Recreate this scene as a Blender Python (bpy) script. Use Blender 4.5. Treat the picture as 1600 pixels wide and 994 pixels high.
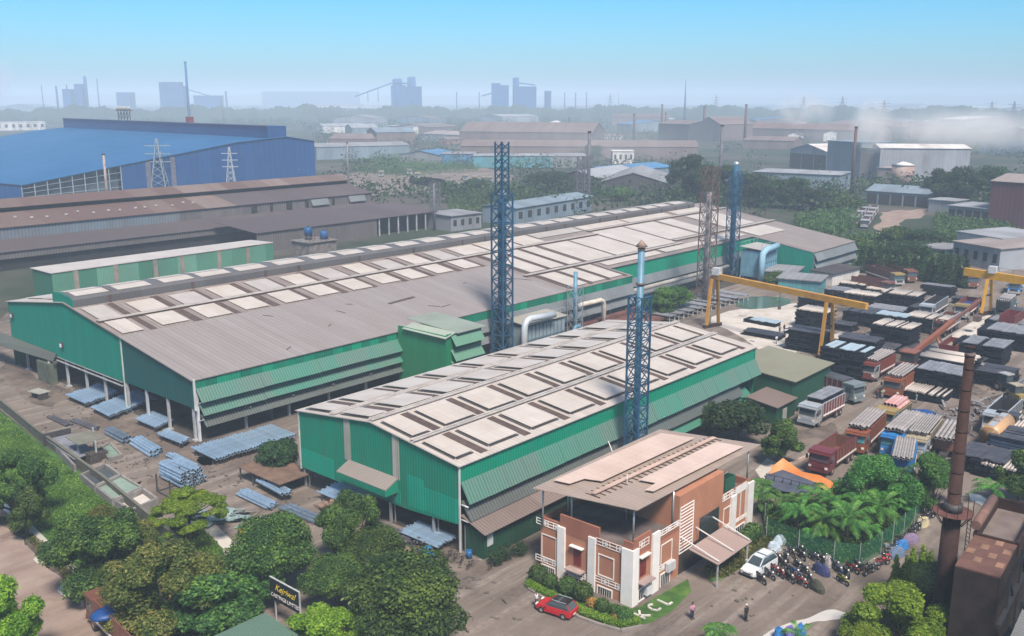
import bpy, math, random
import numpy as np
from mathutils import Vector, Matrix
R = math.radians
random.seed(7)
for o in list(bpy.data.objects): bpy.data.objects.remove(o)
scene = bpy.context.scene
COL = scene.collection

# ---------------------------------------------------------------- camera
CAMH = 48.0; FP = 1500.0; PITCH = math.atan(345/1500.); HEAD = R(41.3)
fw = (math.cos(HEAD)*math.cos(PITCH), math.sin(HEAD)*math.cos(PITCH), -math.sin(PITCH))
rt = (math.sin(HEAD), -math.cos(HEAD), 0)
upv = (math.cos(HEAD)*math.sin(PITCH), math.sin(HEAD)*math.sin(PITCH), math.cos(PITCH))
cd = bpy.data.cameras.new('camera'); cam = bpy.data.objects.new('camera', cd); COL.objects.link(cam)
cd.sensor_width = 36; cd.lens = FP/1600*36; cd.clip_start = 1; cd.clip_end = 60000
cam.location = (0, 0, CAMH); cam.rotation_euler = (math.pi/2-PITCH, 0, HEAD-math.pi/2)
scene.camera = cam

# ---------------------------------------------------------------- world, sun, exposure
SUN_EL = R(55); SUN_AZ = R(-122)          # azimuth measured from +X towards +Y
w = bpy.data.worlds.new('World'); scene.world = w; w.use_nodes = True
nt = w.node_tree; nt.nodes.clear()
out = nt.nodes.new('ShaderNodeOutputWorld'); bg = nt.nodes.new('ShaderNodeBackground')
sky = nt.nodes.new('ShaderNodeTexSky'); sky.sky_type = 'NISHITA'; sky.sun_disc = False
sky.sun_elevation = SUN_EL; sky.sun_rotation = math.pi/2-SUN_AZ
sky.air_density = 1.0; sky.dust_density = 1.0; sky.ozone_density = 1.0; sky.altitude = 50
tint = nt.nodes.new('ShaderNodeMixRGB'); tint.blend_type = 'MULTIPLY'; tint.inputs[0].default_value = 1
wtc = nt.nodes.new('ShaderNodeTexCoord'); wsx = nt.nodes.new('ShaderNodeSeparateXYZ'); nt.links.new(wtc.outputs['Generated'], wsx.inputs[0])
wrp = nt.nodes.new('ShaderNodeValToRGB'); nt.links.new(wsx.outputs['Z'], wrp.inputs[0])
wrp.color_ramp.elements[0].position = 0; wrp.color_ramp.elements[0].color = (.60, 1.0, 1.40, 1)
wrp.color_ramp.elements[1].position = .5; wrp.color_ramp.elements[1].color = (1.0, 1.0, 1.0, 1)
e_ = wrp.color_ramp.elements.new(.10); e_.color = (.34, .98, 1.40, 1)
nt.links.new(wrp.outputs[0], tint.inputs[2])
nt.links.new(sky.outputs[0], tint.inputs[1]); nt.links.new(tint.outputs[0], bg.inputs[0])
bg.inputs[1].default_value = 0.09
nt.links.new(bg.outputs[0], out.inputs[0])
ld = bpy.data.lights.new('sun', 'SUN'); ld.energy = 4.8; ld.angle = R(14); ld.color = (1, .89, .78)
sun = bpy.data.objects.new('sun', ld); COL.objects.link(sun)
sdir = Vector((math.cos(SUN_EL)*math.cos(SUN_AZ), math.cos(SUN_EL)*math.sin(SUN_AZ), math.sin(SUN_EL)))
sun.rotation_euler = (-sdir).to_track_quat('-Z', 'Y').to_euler(); sun.location = (0, 0, 200)
scene.view_settings.view_transform = 'Standard'; scene.view_settings.look = 'None'
scene.view_settings.exposure = 0.42; scene.view_settings.gamma = 1
scene.view_settings.use_curve_mapping = False
scene.render.engine = 'CYCLES'
cy = scene.cycles
cy.use_denoising = True; cy.max_bounces = 5; cy.diffuse_bounces = 2; cy.glossy_bounces = 2
cy.transmission_bounces = 3; cy.transparent_max_bounces = 8; cy.volume_bounces = 2
cy.use_adaptive_sampling = True; cy.adaptive_threshold = 0.02; cy.volume_step_rate = 4; cy.volume_max_steps = 96
cy.caustics_reflective = False; cy.caustics_refractive = False; cy.sample_clamp_indirect = 4
scene.render.use_persistent_data = False

# ---------------------------------------------------------------- picture -> world helpers (1600 x 994 pixels)
def ray(x, y):
    a = (x-800)/FP; b = (497-y)/FP
    return [fw[i]+a*rt[i]+b*upv[i] for i in range(3)]
def G(x, y, z=0.):
    r = ray(x, y); t = (z-CAMH)/r[2]; return (r[0]*t, r[1]*t)
def pr(X, Y, Z):
    d = (X, Y, Z-CAMH); c = [sum(d[i]*v[i] for i in range(3)) for v in (rt, upv, fw)]
    return (800+FP*c[0]/c[2], 497-FP*c[1]/c[2], c[2])
def depth(X, Y, Z=0): return pr(X, Y, Z)[2]
def HZ(X, Y, y1):
    lo, hi = 0, 300
    for _ in range(40):
        m = (lo+hi)/2
        if pr(X, Y, m)[1] > y1: lo = m
        else: hi = m
    return lo
def onY(x, y, Y):
    r = ray(x, y); t = Y/r[1]; return (r[0]*t, CAMH+r[2]*t)
def onX(x, y, X):
    r = ray(x, y); t = X/r[0]; return (r[1]*t, CAMH+r[2]*t)

# ---------------------------------------------------------------- materials
MATS = {}
def _new(name):
    m = bpy.data.materials.new(name); m.use_nodes = True
    n = m.node_tree; b = n.nodes['Principled BSDF']
    return m, n, b
def lin(c):
    return tuple(((v/255)/12.92 if v/255 <= .04045 else ((v/255+.055)/1.055)**2.4) for v in c)
def mat(name, col, rough=.75, metal=0., var=.2, scale=.6, bump=0., spec=.4, col2=None, detail=4, alpha=None, thr=None):
    if name in MATS: return MATS[name]
    m, n, b = _new(name); L = n.links.new
    tc = n.nodes.new('ShaderNodeTexCoord')
    no = n.nodes.new('ShaderNodeTexNoise'); no.inputs['Scale'].default_value = scale; no.inputs['Detail'].default_value = detail
    no.inputs['Roughness'].default_value = .62
    L(tc.outputs['Object'], no.inputs['Vector'])
    rp = n.nodes.new('ShaderNodeValToRGB')
    lo, hi = thr or (.32, .68)
    rp.color_ramp.elements[0].position = lo; rp.color_ramp.elements[1].position = hi
    c2 = col2 or tuple(c*(1+var) for c in col)
    c1 = col if col2 else tuple(c*(1-var) for c in col)
    rp.color_ramp.elements[0].color = (*c1, 1); rp.color_ramp.elements[1].color = (*c2, 1)
    L(no.outputs['Fac'], rp.inputs[0])
    oi = n.nodes.new('ShaderNodeObjectInfo')
    hv = n.nodes.new('ShaderNodeHueSaturation')
    mr = n.nodes.new('ShaderNodeMapRange'); mr.inputs[3].default_value = .9; mr.inputs[4].default_value = 1.1
    L(oi.outputs['Random'], mr.inputs[0]); L(mr.outputs[0], hv.inputs['Value']); L(rp.outputs[0], hv.inputs['Color'])
    L(hv.outputs[0], b.inputs['Base Color'])
    b.inputs['Roughness'].default_value = rough; b.inputs['Metallic'].default_value = metal
    b.inputs['Specular IOR Level'].default_value = spec
    if bump:
        bp = n.nodes.new('ShaderNodeBump'); bp.inputs['Strength'].default_value = bump; bp.inputs['Distance'].default_value = .1
        n2 = n.nodes.new('ShaderNodeTexNoise'); n2.inputs['Scale'].default_value = scale*6; L(tc.outputs['Object'], n2.inputs['Vector'])
        L(n2.outputs['Fac'], bp.inputs['Height']); L(bp.outputs[0], b.inputs['Normal'])
    MATS[name] = m; return m
def sheet(name, col, axis='X', period=.32, patch=0., patchw=1.1, patchcol=None, dirt=.25, dirtcol=(.09, .07, .06), rough=.5, depth_=.5, groove=.72, dirt_scale=.12, spec=.22, streak=.0, metal=0.):
    """corrugated metal sheet: ribs vary along one object axis; sheet-to-sheet tone differences; blotchy dirt"""
    if name in MATS: return MATS[name]
    m, n, b = _new(name); L = n.links.new; N = n.nodes.new
    tc = N('ShaderNodeTexCoord'); sx = N('ShaderNodeSeparateXYZ'); L(tc.outputs['Object'], sx.inputs[0])
    a = sx.outputs[axis]
    def mth(op, x, y=None, v=None):
        q = N('ShaderNodeMath'); q.operation = op; L(x, q.inputs[0])
        if y is not None: L(y, q.inputs[1])
        if v is not None: q.inputs[1].default_value = v
        return q.outputs[0]
    ph = mth('MULTIPLY', a, v=2*math.pi/period); sn = mth('SINE', ph)
    hgt = mth('ADD', mth('MULTIPLY', sn, v=.5), v=.5)
    # per-sheet value
    cell = mth('FLOOR', mth('DIVIDE', a, v=patchw))
    wn = N('ShaderNodeTexWhiteNoise'); wn.noise_dimensions = '1D'; L(cell, wn.inputs['W'])
    mx = N('ShaderNodeMixRGB'); mx.inputs[1].default_value = (*col, 1)
    pc = patchcol or tuple(c*1.5 for c in col); mx.inputs[2].default_value = (*pc, 1)
    L(mth('MULTIPLY', mth('POWER', wn.outputs['Value'], v=2.), v=patch), mx.inputs[0])
    # dirt
    no = N('ShaderNodeTexNoise'); no.inputs['Scale'].default_value = dirt_scale; no.inputs['Detail'].default_value = 6; no.inputs['Roughness'].default_value = .65
    mp = N('ShaderNodeMapping'); L(tc.outputs['Object'], mp.inputs[0]); L(mp.outputs[0], no.inputs['Vector'])
    if streak:
        s = [1, 1, 1]; s['XYZ'.index(axis)] = 1+streak*8; mp.inputs['Scale'].default_value = s
    rp = N('ShaderNodeValToRGB'); rp.color_ramp.elements[0].position = .38; rp.color_ramp.elements[1].position = .75
    L(no.outputs['Fac'], rp.inputs[0])
    m2 = N('ShaderNodeMixRGB'); L(mth('MULTIPLY', rp.outputs[0], v=dirt), m2.inputs[0]); L(mx.outputs[0], m2.inputs[1]); m2.inputs[2].default_value = (*dirtcol, 1)
    # grooves
    m3 = N('ShaderNodeMixRGB'); m3.blend_type = 'MULTIPLY'; m3.inputs[0].default_value = 1
    gr = N('ShaderNodeValToRGB'); gr.color_ramp.elements[0].color = (groove, groove, groove, 1); gr.color_ramp.elements[0].position = .0
    gr.color_ramp.elements[1].position = .45; L(hgt, gr.inputs[0]); L(m2.outputs[0], m3.inputs[1]); L(gr.outputs[0], m3.inputs[2])
    L(m3.outputs[0], b.inputs['Base Color'])
    bp = N('ShaderNodeBump'); bp.inputs['Strength'].default_value = depth_; bp.inputs['Distance'].default_value = .05
    L(hgt, bp.inputs['Height']); L(bp.outputs[0], b.inputs['Normal'])
    b.inputs['Roughness'].default_value = rough; b.inputs['Specular IOR Level'].default_value = spec; b.inputs['Metallic'].default_value = metal
    MATS[name] = m; return m

# ---------------------------------------------------------------- mesh builder
class MB:
    def __init__(s): s.v = []; s.f = []; s.sm = []; s.mi = []; s.m = 0
    def add(s, vs, fs, smooth=False):
        o = len(s.v); s.v += [tuple(v) for v in vs]
        for f in fs: s.f.append(tuple(i+o for i in f)); s.sm.append(smooth); s.mi.append(s.m)
        return s
    def box(s, x0, x1, y0, y1, z0, z1):
        return s.hexa([(x0, y0, z0), (x1, y0, z0), (x1, y1, z0), (x0, y1, z0), (x0, y0, z1), (x1, y0, z1), (x1, y1, z1), (x0, y1, z1)])
    def hexa(s, p):
        return s.add(p, [(3, 2, 1, 0), (4, 5, 6, 7), (0, 1, 5, 4), (1, 2, 6, 5), (2, 3, 7, 6), (3, 0, 4, 7)])
    def cbox(s, c, sz, rz=0, rx=0, ry=0):
        m = Matrix.Translation(c) @ Matrix.Rotation(rz, 4, 'Z') @ Matrix.Rotation(ry, 4, 'Y') @ Matrix.Rotation(rx, 4, 'X')
        h = [v/2 for v in sz]
        P = [m @ Vector((a*h[0], b*h[1], c_*h[2])) for c_ in (-1, 1) for a, b in ((-1, -1), (1, -1), (1, 1), (-1, 1))]
        return s.hexa(P)
    def slab(s, quad, t=.06):
        """thick sheet: polygon (ccw seen from outside) thickened inward"""
        q = [Vector(p) for p in quad]; n = Vector((0, 0, 0))
        for i in range(len(q)): n += q[i].cross(q[(i+1) % len(q)])
        n.normalize(); k = len(q)
        vs = q+[p-n*t for p in q]
        fs = [tuple(range(k)), tuple(range(2*k-1, k-1, -1))]+[(i, i+k, (i+1) % k+k, (i+1) % k) for i in range(k)]
        return s.add(vs, fs)
    def bar(s, a, b, w=.1, h=None, upd=None):
        a = Vector(a); b = Vector(b); h = h or w; d = (b-a)
        if d.length < 1e-6: return s
        d.normalize(); u = Vector(upd or (0, 0, 1))
        if abs(d.dot(u)) > .98: u = Vector((1, 0, 0))
        x = d.cross(u).normalized()*w/2; y = x.cross(d).normalized()*h/2
        return s.hexa([a-x-y, a+x-y, b+x-y, b-x-y, a-x+y, a+x+y, b+x+y, b-x+y])
    def tube(s, pts, r, n=8, caps=True, smooth=True):
        pts = [Vector(p) for p in pts]; rs = r if isinstance(r, (list, tuple)) else [r]*len(pts)
        o = []; u = None
        for i, p in enumerate(pts):
            d = (pts[min(i+1, len(pts)-1)]-pts[max(i-1, 0)]).normalized()
            if u is None:
                u = d.orthogonal().normalized()
            u = (u-d*u.dot(d)).normalized(); w_ = d.cross(u)
            o += [p+(u*math.cos(2*math.pi*k/n)+w_*math.sin(2*math.pi*k/n))*rs[i] for k in range(n)]
        fs = []
        for i in range(len(pts)-1):
            for k in range(n):
                fs.append((i*n+k, i*n+(k+1) % n, (i+1)*n+(k+1) % n, (i+1)*n+k))
        s.add(o, fs, smooth)
        if caps:
            b = len(s.v)-len(o)
            s.f += [tuple(b+k for k in range(n))[::-1], tuple(b+(len(pts)-1)*n+k for k in range(n))]; s.sm += [False]*2; s.mi += [s.m]*2
        return s
    def cyl(s, c, r, h, n=12, r2=None, axis='Z'):
        c = Vector(c); d = {'Z': Vector((0, 0, 1)), 'X': Vector((1, 0, 0)), 'Y': Vector((0, 1, 0))}[axis]
        return s.tube([c, c+d*h], [r, r if r2 is None else r2], n)
    def blob(s, c, r, n=8, m=6, sq=(1, 1, 1), jit=0):
        vs = [(c[0], c[1], c[2]-r*sq[2])]
        for j in range(1, m):
            th = math.pi*j/m
            for k in range(n):
                q = 1+random.uniform(-jit, jit)
                vs.append((c[0]+r*sq[0]*q*math.sin(th)*math.cos(2*math.pi*k/n), c[1]+r*sq[1]*q*math.sin(th)*math.sin(2*math.pi*k/n), c[2]-r*sq[2]*q*math.cos(th)))
        vs.append((c[0], c[1], c[2]+r*sq[2]))
        fs = [(0, 1+(k+1) % n, 1+k) for k in range(n)]
        for j in range(m-2):
            for k in range(n):
                a = 1+j*n
                fs.append((a+k, a+(k+1) % n, a+n+(k+1) % n, a+n+k))
        a = 1+(m-2)*n
        fs += [(a+k, a+(k+1) % n, len(vs)-1) for k in range(n)]
        return s.add(vs, fs, True)
    def prism(s, prof, y0, y1, axis='Y'):
        """profile polygon (a,z) extruded along the given axis"""
        k = len(prof)
        if axis == 'Y': vs = [(a, y0, z) for a, z in prof]+[(a, y1, z) for a, z in prof]
        else: vs = [(y0, a, z) for a, z in prof]+[(y1, a, z) for a, z in prof]
        fs = [tuple(range(k)), tuple(range(2*k-1, k-1, -1))]+[(i, i+k, (i+1) % k+k, (i+1) % k) for i in range(k)]
        return s.add(vs, fs)
    def mesh(s, name, mats, org=(0, 0, 0)):
        me = bpy.data.meshes.new(name)
        o = Vector(org)
        me.from_pydata([Vector(v)-o for v in s.v] if org != (0, 0, 0) else s.v, [], s.f)
        me.polygons.foreach_set('use_smooth', s.sm)
        for m in (mats if isinstance(mats, (list, tuple)) else [mats]): me.materials.append(m)
        if isinstance(mats, (list, tuple)): me.polygons.foreach_set('material_index', s.mi)
        me.update(); return me
    def build(s, name, mats, parent=None, org=None, loc=None):
        """geometry in parent-local coordinates, or in world coordinates when org is given"""
        me = s.mesh(name, mats, org or (0, 0, 0))
        ob = bpy.data.objects.new(name, me); COL.objects.link(ob)
        if parent is not None: ob.parent = parent
        elif org: ob.location = org
        if loc: ob.location = loc
        return ob
def _split(self, name, m, parent, org):
    # every connected piece becomes a part of its own
    par = list(range(len(self.v)))
    def fd(a):
        while par[a] != a: par[a] = par[par[a]]; a = par[a]
        return a
    for f in self.f:
        for i in f[1:]: par[fd(i)] = fd(f[0])
    gr = {}
    for k, f in enumerate(self.f): gr.setdefault(fd(f[0]), []).append(k)
    for ks in gr.values():
        b = MB(); ix = {}
        for k in ks:
            for i in self.f[k]:
                if i not in ix: ix[i] = len(b.v); b.v.append(self.v[i])
            b.f.append(tuple(ix[i] for i in self.f[k])); b.sm.append(self.sm[k]); b.mi.append(0)
        b.build(name, m, parent, org)
MB.split = _split
def tag(o, label=None, cat=None, group=None, kind=None):
    if label: o['label'] = label
    if cat: o['category'] = cat
    if group: o['group'] = group
    if kind: o['kind'] = kind
    return o
def thing(name, label, cat, loc=(0, 0, 0), rz=0, group=None):
    o = bpy.data.objects.new(name, None); COL.objects.link(o); o.location = loc; o.rotation_euler = (0, 0, rz)
    o.empty_display_size = .5
    return tag(o, label, cat, group)
def dup(src, loc, rz=None, scale=None, label=None, group=None):
    c = src.copy(); COL.objects.link(c); c.location = loc
    if rz is not None: c.rotation_euler = (0, 0, rz)
    if scale is not None: c.scale = scale if isinstance(scale, (tuple, list)) else (scale,)*3
    if label: c['label'] = label
    if group: c['group'] = group
    for ch in src.children:
        d = ch.copy(); COL.objects.link(d); d.parent = c
        for g in ch.children:
            e = g.copy(); COL.objects.link(e); e.parent = d
    return c
def flat(name, pts, z, m, kind='structure', label=None, cat=None):
    """flat ground patch from a world polygon (a sheet lying on the ground)"""
    b = MB(); b.add([(p[0], p[1], z) for p in pts], [tuple(range(len(pts)))])
    o = b.build(name, m)
    if o.data.polygons[0].normal.z < 0: o.data.flip_normals()
    return tag(o, label, cat, None, kind)
def smoothpoly(pts, it=2):
    for _ in range(it):
        q = []
        for i in range(len(pts)):
            a = pts[i]; b = pts[(i+1) % len(pts)]
            q += [(a[0]*.75+b[0]*.25, a[1]*.75+b[1]*.25), (a[0]*.25+b[0]*.75, a[1]*.25+b[1]*.75)]
        pts = q
    return pts
def rag(pts, n=6, j=.5):
    """break the edges of a polygon into ragged pieces"""
    q = []
    for i in range(len(pts)):
        a = pts[i]; b = pts[(i+1) % len(pts)]
        for k in range(n):
            t = k/n; q.append((a[0]+(b[0]-a[0])*t+random.uniform(-j, j), a[1]+(b[1]-a[1])*t+random.uniform(-j, j)))
    return q
def GP(*px): return [G(*p) for p in px]
# ================================================================ the setting
def groundmat(name, cols, scales, rough=.95, bump=.3):
    m, n, b = _new(name); L = n.links.new; N = n.nodes.new
    tc = N('ShaderNodeTexCoord'); prev = None
    for i, (c, s, lo, hi, mapsc) in enumerate([(cols[k], *scales[k]) for k in range(len(cols))]):
        if prev is None:
            v = N('ShaderNodeRGB'); v.outputs[0].default_value = (*c, 1); prev = v.outputs[0]; continue
        mp = N('ShaderNodeMapping'); mp.inputs['Scale'].default_value = mapsc; mp.inputs['Rotation'].default_value = (0, 0, .2*i); L(tc.outputs['Object'], mp.inputs[0])
        no = N('ShaderNodeTexNoise'); no.inputs['Scale'].default_value = s; no.inputs['Detail'].default_value = 7; no.inputs['Roughness'].default_value = .62
        L(mp.outputs[0], no.inputs['Vector'])
        rp = N('ShaderNodeValToRGB'); rp.color_ramp.elements[0].position = lo; rp.color_ramp.elements[1].position = hi; L(no.outputs['Fac'], rp.inputs[0])
        mx = N('ShaderNodeMixRGB'); L(rp.outputs[0], mx.inputs[0]); L(prev, mx.inputs[1]); mx.inputs[2].default_value = (*c, 1); prev = mx.outputs[0]
    L(prev, b.inputs['Base Color']); b.inputs['Roughness'].default_value = rough; b.inputs['Specular IOR Level'].default_value = .2
    no = N('ShaderNodeTexNoise'); no.inputs['Scale'].default_value = 2.2; no.inputs['Detail'].default_value = 8; L(tc.outputs['Object'], no.inputs['Vector'])
    bp = N('ShaderNodeBump'); bp.inputs['Strength'].default_value = bump; bp.inputs['Distance'].default_value = .25; L(no.outputs['Fac'], bp.inputs['Height']); L(bp.outputs[0], b.inputs['Normal'])
    MATS[name] = m; return m
I3 = (1, 1, 1)
m_far = groundmat('far_ground', [(.035, .05, .03), (.09, .08, .07), (.025, .04, .022), (.16, .145, .13)], [(1, 0, 0, I3), (.012, .45, .6, I3), (.03, .5, .62, I3), (.006, .62, .7, I3)])
m_dirt = groundmat('yard_dirt', [(.19, .158, .136), (.115, .092, .078), (.27, .235, .205), (.055, .046, .040), (.155, .13, .112)],
                   [(1, 0, 0, I3), (.06, .40, .60, I3), (.35, .48, .68, (.12, 1.6, 1)), (.05, .56, .66, I3), (1.3, .45, .7, I3)])
m_road = groundmat('road_dirt', [(.27, .205, .17), (.21, .155, .13), (.33, .27, .23), (.12, .09, .075)],
                   [(1, 0, 0, I3), (.35, .42, .62, (.25, 1.4, 1)), (.2, .5, .75, I3), (.12, .62, .74, I3)])
m_conc = groundmat('yard_concrete', [(.50, .47, .43), (.38, .35, .31), (.56, .53, .5), (.2, .18, .16)], [(1, 0, 0, I3), (.12, .42, .6, I3), (.5, .5, .7, I3), (.2, .64, .74, I3)])
m_grass = groundmat('grass_ground', [(.06, .14, .025), (.03, .07, .016), (.13, .21, .045), (.15, .14, .09)], [(1, 0, 0, I3), (.2, .4, .6, I3), (.5, .5, .75, I3), (.15, .66, .72, I3)])
m_mud = groundmat('dark_mud', [(.075, .06, .05), (.13, .105, .085), (.04, .033, .03)], [(1, 0, 0, I3), (.4, .45, .62, I3), (1, .55, .7, I3)], rough=.6)
m_mudp = groundmat('mud_patch', [(.12, .095, .08), (.19, .155, .13), (.05, .042, .036), (.15, .12, .10)], [(1, 0, 0, I3), (.25, .45, .62, I3), (.16, .5, .68, (1, .4, 1)), (1.5, .5, .7, I3)], rough=.8)
m_water = mat('puddle_water', (.52, .50, .46), rough=.14, var=.06, spec=.5)  # pale silty base colour also carries the white sky reflection
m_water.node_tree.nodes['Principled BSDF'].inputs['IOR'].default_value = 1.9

flat('ground', [(-500, -500), (10000, -500), (10000, 10000), (-500, 10000)], 0, m_far)
# factory yard dirt
yard = GP((-60, 505), (0, 500), (10, 490))+[(95, 240), (165, 240), (262, 190), (300, 150), (310, 95), (330, 60), (250, 20), (190, 5), (140, 0), (100, -10), (60, -10), (30, 10)]+GP((650, 1060), (430, 1000), (365, 932), (284, 864), (161, 761), (63, 690), (0, 640), (-80, 580))
flat('yard', yard, .004, m_dirt)
flat('concrete_pad', smoothpoly(GP((1098, 500), (1150, 482), (1240, 474), (1290, 470), (1250, 540), (1232, 572), (1205, 560), (1150, 520)), 1), .012, m_conc)
flat('concrete_track', GP((1385, 592), (1440, 548), (1530, 497), (1560, 488), (1580, 494), (1470, 560), (1420, 606)), .016, m_conc)
flat('road', rag(GP((-300, 700), (0, 817), (35, 842), (92, 902), (150, 950), (235, 1010), (250, 1100), (-400, 1100)), 8, .35), .008, m_road)
flat('verge', rag(GP((-300, 640), (0, 778), (40, 815), (95, 865), (165, 925), (215, 965), (250, 1010), (235, 1010), (150, 950), (92, 902), (35, 842), (0, 817), (-300, 700)), 5, .3), .012, m_mud)
gr = flat('grass_strip', GP((-200, 530), (0, 642), (63, 692), (161, 763), (284, 866), (365, 934), (430, 1002), (650, 1062), (250, 1100), (250, 1010), (165, 925), (95, 865), (40, 815), (0, 778), (-300, 640)), .016, m_grass)
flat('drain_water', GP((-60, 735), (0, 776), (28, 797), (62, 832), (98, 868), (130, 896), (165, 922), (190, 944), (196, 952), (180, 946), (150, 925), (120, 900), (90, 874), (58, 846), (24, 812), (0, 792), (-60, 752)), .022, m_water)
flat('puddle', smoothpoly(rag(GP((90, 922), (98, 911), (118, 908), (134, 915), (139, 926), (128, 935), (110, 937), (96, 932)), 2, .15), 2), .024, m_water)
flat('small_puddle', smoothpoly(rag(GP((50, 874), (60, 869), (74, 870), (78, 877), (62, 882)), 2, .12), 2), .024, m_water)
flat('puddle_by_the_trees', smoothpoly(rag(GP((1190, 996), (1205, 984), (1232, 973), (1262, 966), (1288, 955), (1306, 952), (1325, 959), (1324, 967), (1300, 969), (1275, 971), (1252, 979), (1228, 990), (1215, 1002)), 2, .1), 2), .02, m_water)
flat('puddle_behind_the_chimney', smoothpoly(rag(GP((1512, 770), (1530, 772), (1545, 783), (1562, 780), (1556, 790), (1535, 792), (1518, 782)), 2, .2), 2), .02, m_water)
flat('pool_by_the_crane', smoothpoly(GP((1150, 468), (1185, 462), (1235, 466), (1236, 477), (1180, 484), (1150, 482)), 1), .018, mat('green_pond', (.07, .12, .08), rough=.12, var=.3))
for nm, pp, mm in (('far_lot', ((640, 268), (760, 262), (800, 272), (800, 296), (690, 296), (640, 285)), m_dirt), ('far_yard', ((400, 285), (560, 268), (700, 280), (690, 300), (480, 312)), m_dirt),
                   ('far_road', ((1366, 352), (1374, 334), (1400, 329), (1445, 326), (1440, 338), (1412, 346), (1404, 366), (1372, 370)), m_road), ('far_field', ((560, 240), (760, 236), (770, 256), (600, 262)), m_grass)):
    flat(nm, smoothpoly(rag(GP(*pp), 4, 2.5), 1), .02, mm)
# far hills along the horizon
b = MB(); n = 260; rnd = random.Random(3)
def hh(i, ph):
    return 60+9*math.sin(i*.045+ph)+5*math.sin(i*.21+2*ph)+3*math.sin(i*.67+ph*3)+rnd.uniform(-1.5, 1.5)
vs = []
for i in range(n+1):
    a = R(-2+94*i/n); h = hh(i, .6)
    for r_, z in ((8300, 0), (8700, h), (9600, h*.8), (9900, 0)):
        vs.append((min(r_*math.cos(a), 9990), min(r_*math.sin(a), 9990), z))
b.add(vs, [(i*4+k, (i+1)*4+k, (i+1)*4+k+1, i*4+k+1) for i in range(n) for k in range(3)], True)
o = b.build('hills', mat('hill_woods', (.035, .055, .03), var=.3, scale=.01)); tag(o, kind='structure'); o.data.flip_normals()
# low wooded ridge that hides the feet of the far plants
b = MB(); vs = []; rnd = random.Random(8); n = 900
for i in range(n+1):
    a = R(-2+94*i/n); h = 27+4*math.sin(i*.11)+2.5*math.sin(i*.43+1)+rnd.uniform(-2.6, 2.6)
    for r_, z in ((1950, 0), (2080, h*.75), (2160+rnd.uniform(-15, 15), h), (2300, h*.7), (2700, 0)): vs.append((r_*math.cos(a), r_*math.sin(a), z))
b.add(vs, [(i*5+k, (i+1)*5+k, (i+1)*5+k+1, i*5+k+1) for i in range(n) for k in range(4)], True)
o = b.build('hills', mat('hill_woods', (.035, .055, .03))); tag(o, kind='structure'); o.data.flip_normals()
# the air
b = MB(); b.box(-520, 10050, -520, 10050, -1, 112)
m, n_, bs = _new('haze_air'); n_.nodes.remove(bs)
pv = n_.nodes.new('ShaderNodeVolumePrincipled'); pv.inputs['Color'].default_value = (.66, .82, 1.0, 1)
pv.inputs['Density'].default_value = .00036; pv.inputs['Anisotropy'].default_value = -.3
n_.links.new(pv.outputs[0], n_.nodes['Material Output'].inputs['Volume'])
tag(b.build('haze', m), 'thin blue haze hanging over the whole plant', 'haze', None, 'stuff')

for nm, pp in (('mud', ((112, 668), (150, 640), (230, 668), (300, 700), (340, 722), (300, 730), (230, 700), (150, 680))), ('mud', ((300, 715), (345, 712), (420, 690), (462, 684), (463, 712), (400, 730), (330, 735))),
               ('mud', ((225, 755), (262, 735), (320, 770), (300, 790), (250, 782))), ('mud', ((470, 800), (560, 800), (640, 838), (720, 862), (760, 890), (700, 905), (600, 870), (520, 830))), ('mud', ((170, 775), (215, 750), (238, 768), (205, 800))),
               ('mud', ((0, 560), (60, 590), (110, 610), (80, 640), (0, 600))), ('mud', ((1180, 650), (1240, 672), (1300, 660), (1320, 690), (1240, 700))), ('mud', ((1290, 500), (1420, 480), (1500, 520), (1440, 580), (1350, 600), (1300, 560))),
               ('mud', ((1480, 640), (1600, 600), (1600, 730), (1500, 720)))):
    flat(nm, smoothpoly(rag(GP(*pp), 4, .9), 1), .0085, m_mudp)
# ================================================================ the green sheds
GREEN = (.0, .235, .145); TEAL = (.0, .225, .165)
m_gw = sheet('green_wall_sheet', GREEN, 'Y', .42, patch=.22, patchw=3.1, patchcol=(.0, .28, .16), dirt=.30, streak=.6, rough=.5)
m_gs = sheet('green_fascia_sheet', (.001, .16, .10), 'X', .42, patch=.8, patchw=1.9, patchcol=(.002, .34, .19), dirt=.2, streak=.6, rough=.5)
m_gs2 = sheet('green_side_sheet', (.0, .25, .15), 'X', .42, patch=.15, patchw=3, dirt=.12, streak=.5, rough=.5)
m_teal = sheet('teal_wall_sheet', TEAL, 'Y', .5, patch=.35, patchw=1.1, patchcol=(.0, .27, .20), dirt=.35, dirtcol=(.02, .12, .10), streak=.6, rough=.55, groove=.85)
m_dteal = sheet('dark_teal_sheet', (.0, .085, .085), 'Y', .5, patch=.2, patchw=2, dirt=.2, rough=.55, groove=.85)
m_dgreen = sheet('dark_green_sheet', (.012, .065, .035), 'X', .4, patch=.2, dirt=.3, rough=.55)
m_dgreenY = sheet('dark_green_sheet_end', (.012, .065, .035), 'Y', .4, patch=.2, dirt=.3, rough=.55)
m_louv = sheet('louvre_sheet', (.10, .20, .165), 'X', .45, patch=.6, patchw=6.2, patchcol=(.02, .25, .17), dirt=.35, dirtcol=(.17, .16, .14), dirt_scale=.1, rough=.45, streak=.2, groove=.6)
m_louvd = sheet('dark_louvre_sheet', (.10, .12, .115), 'X', .45, patch=.4, patchw=5, patchcol=(.13, .16, .15), dirt=.4, rough=.45, groove=.6)
m_louvb = sheet('brown_louvre_sheet', (.20, .155, .14), 'X', .45, patch=.4, patchw=5, dirt=.4, rough=.5, groove=.7)
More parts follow.
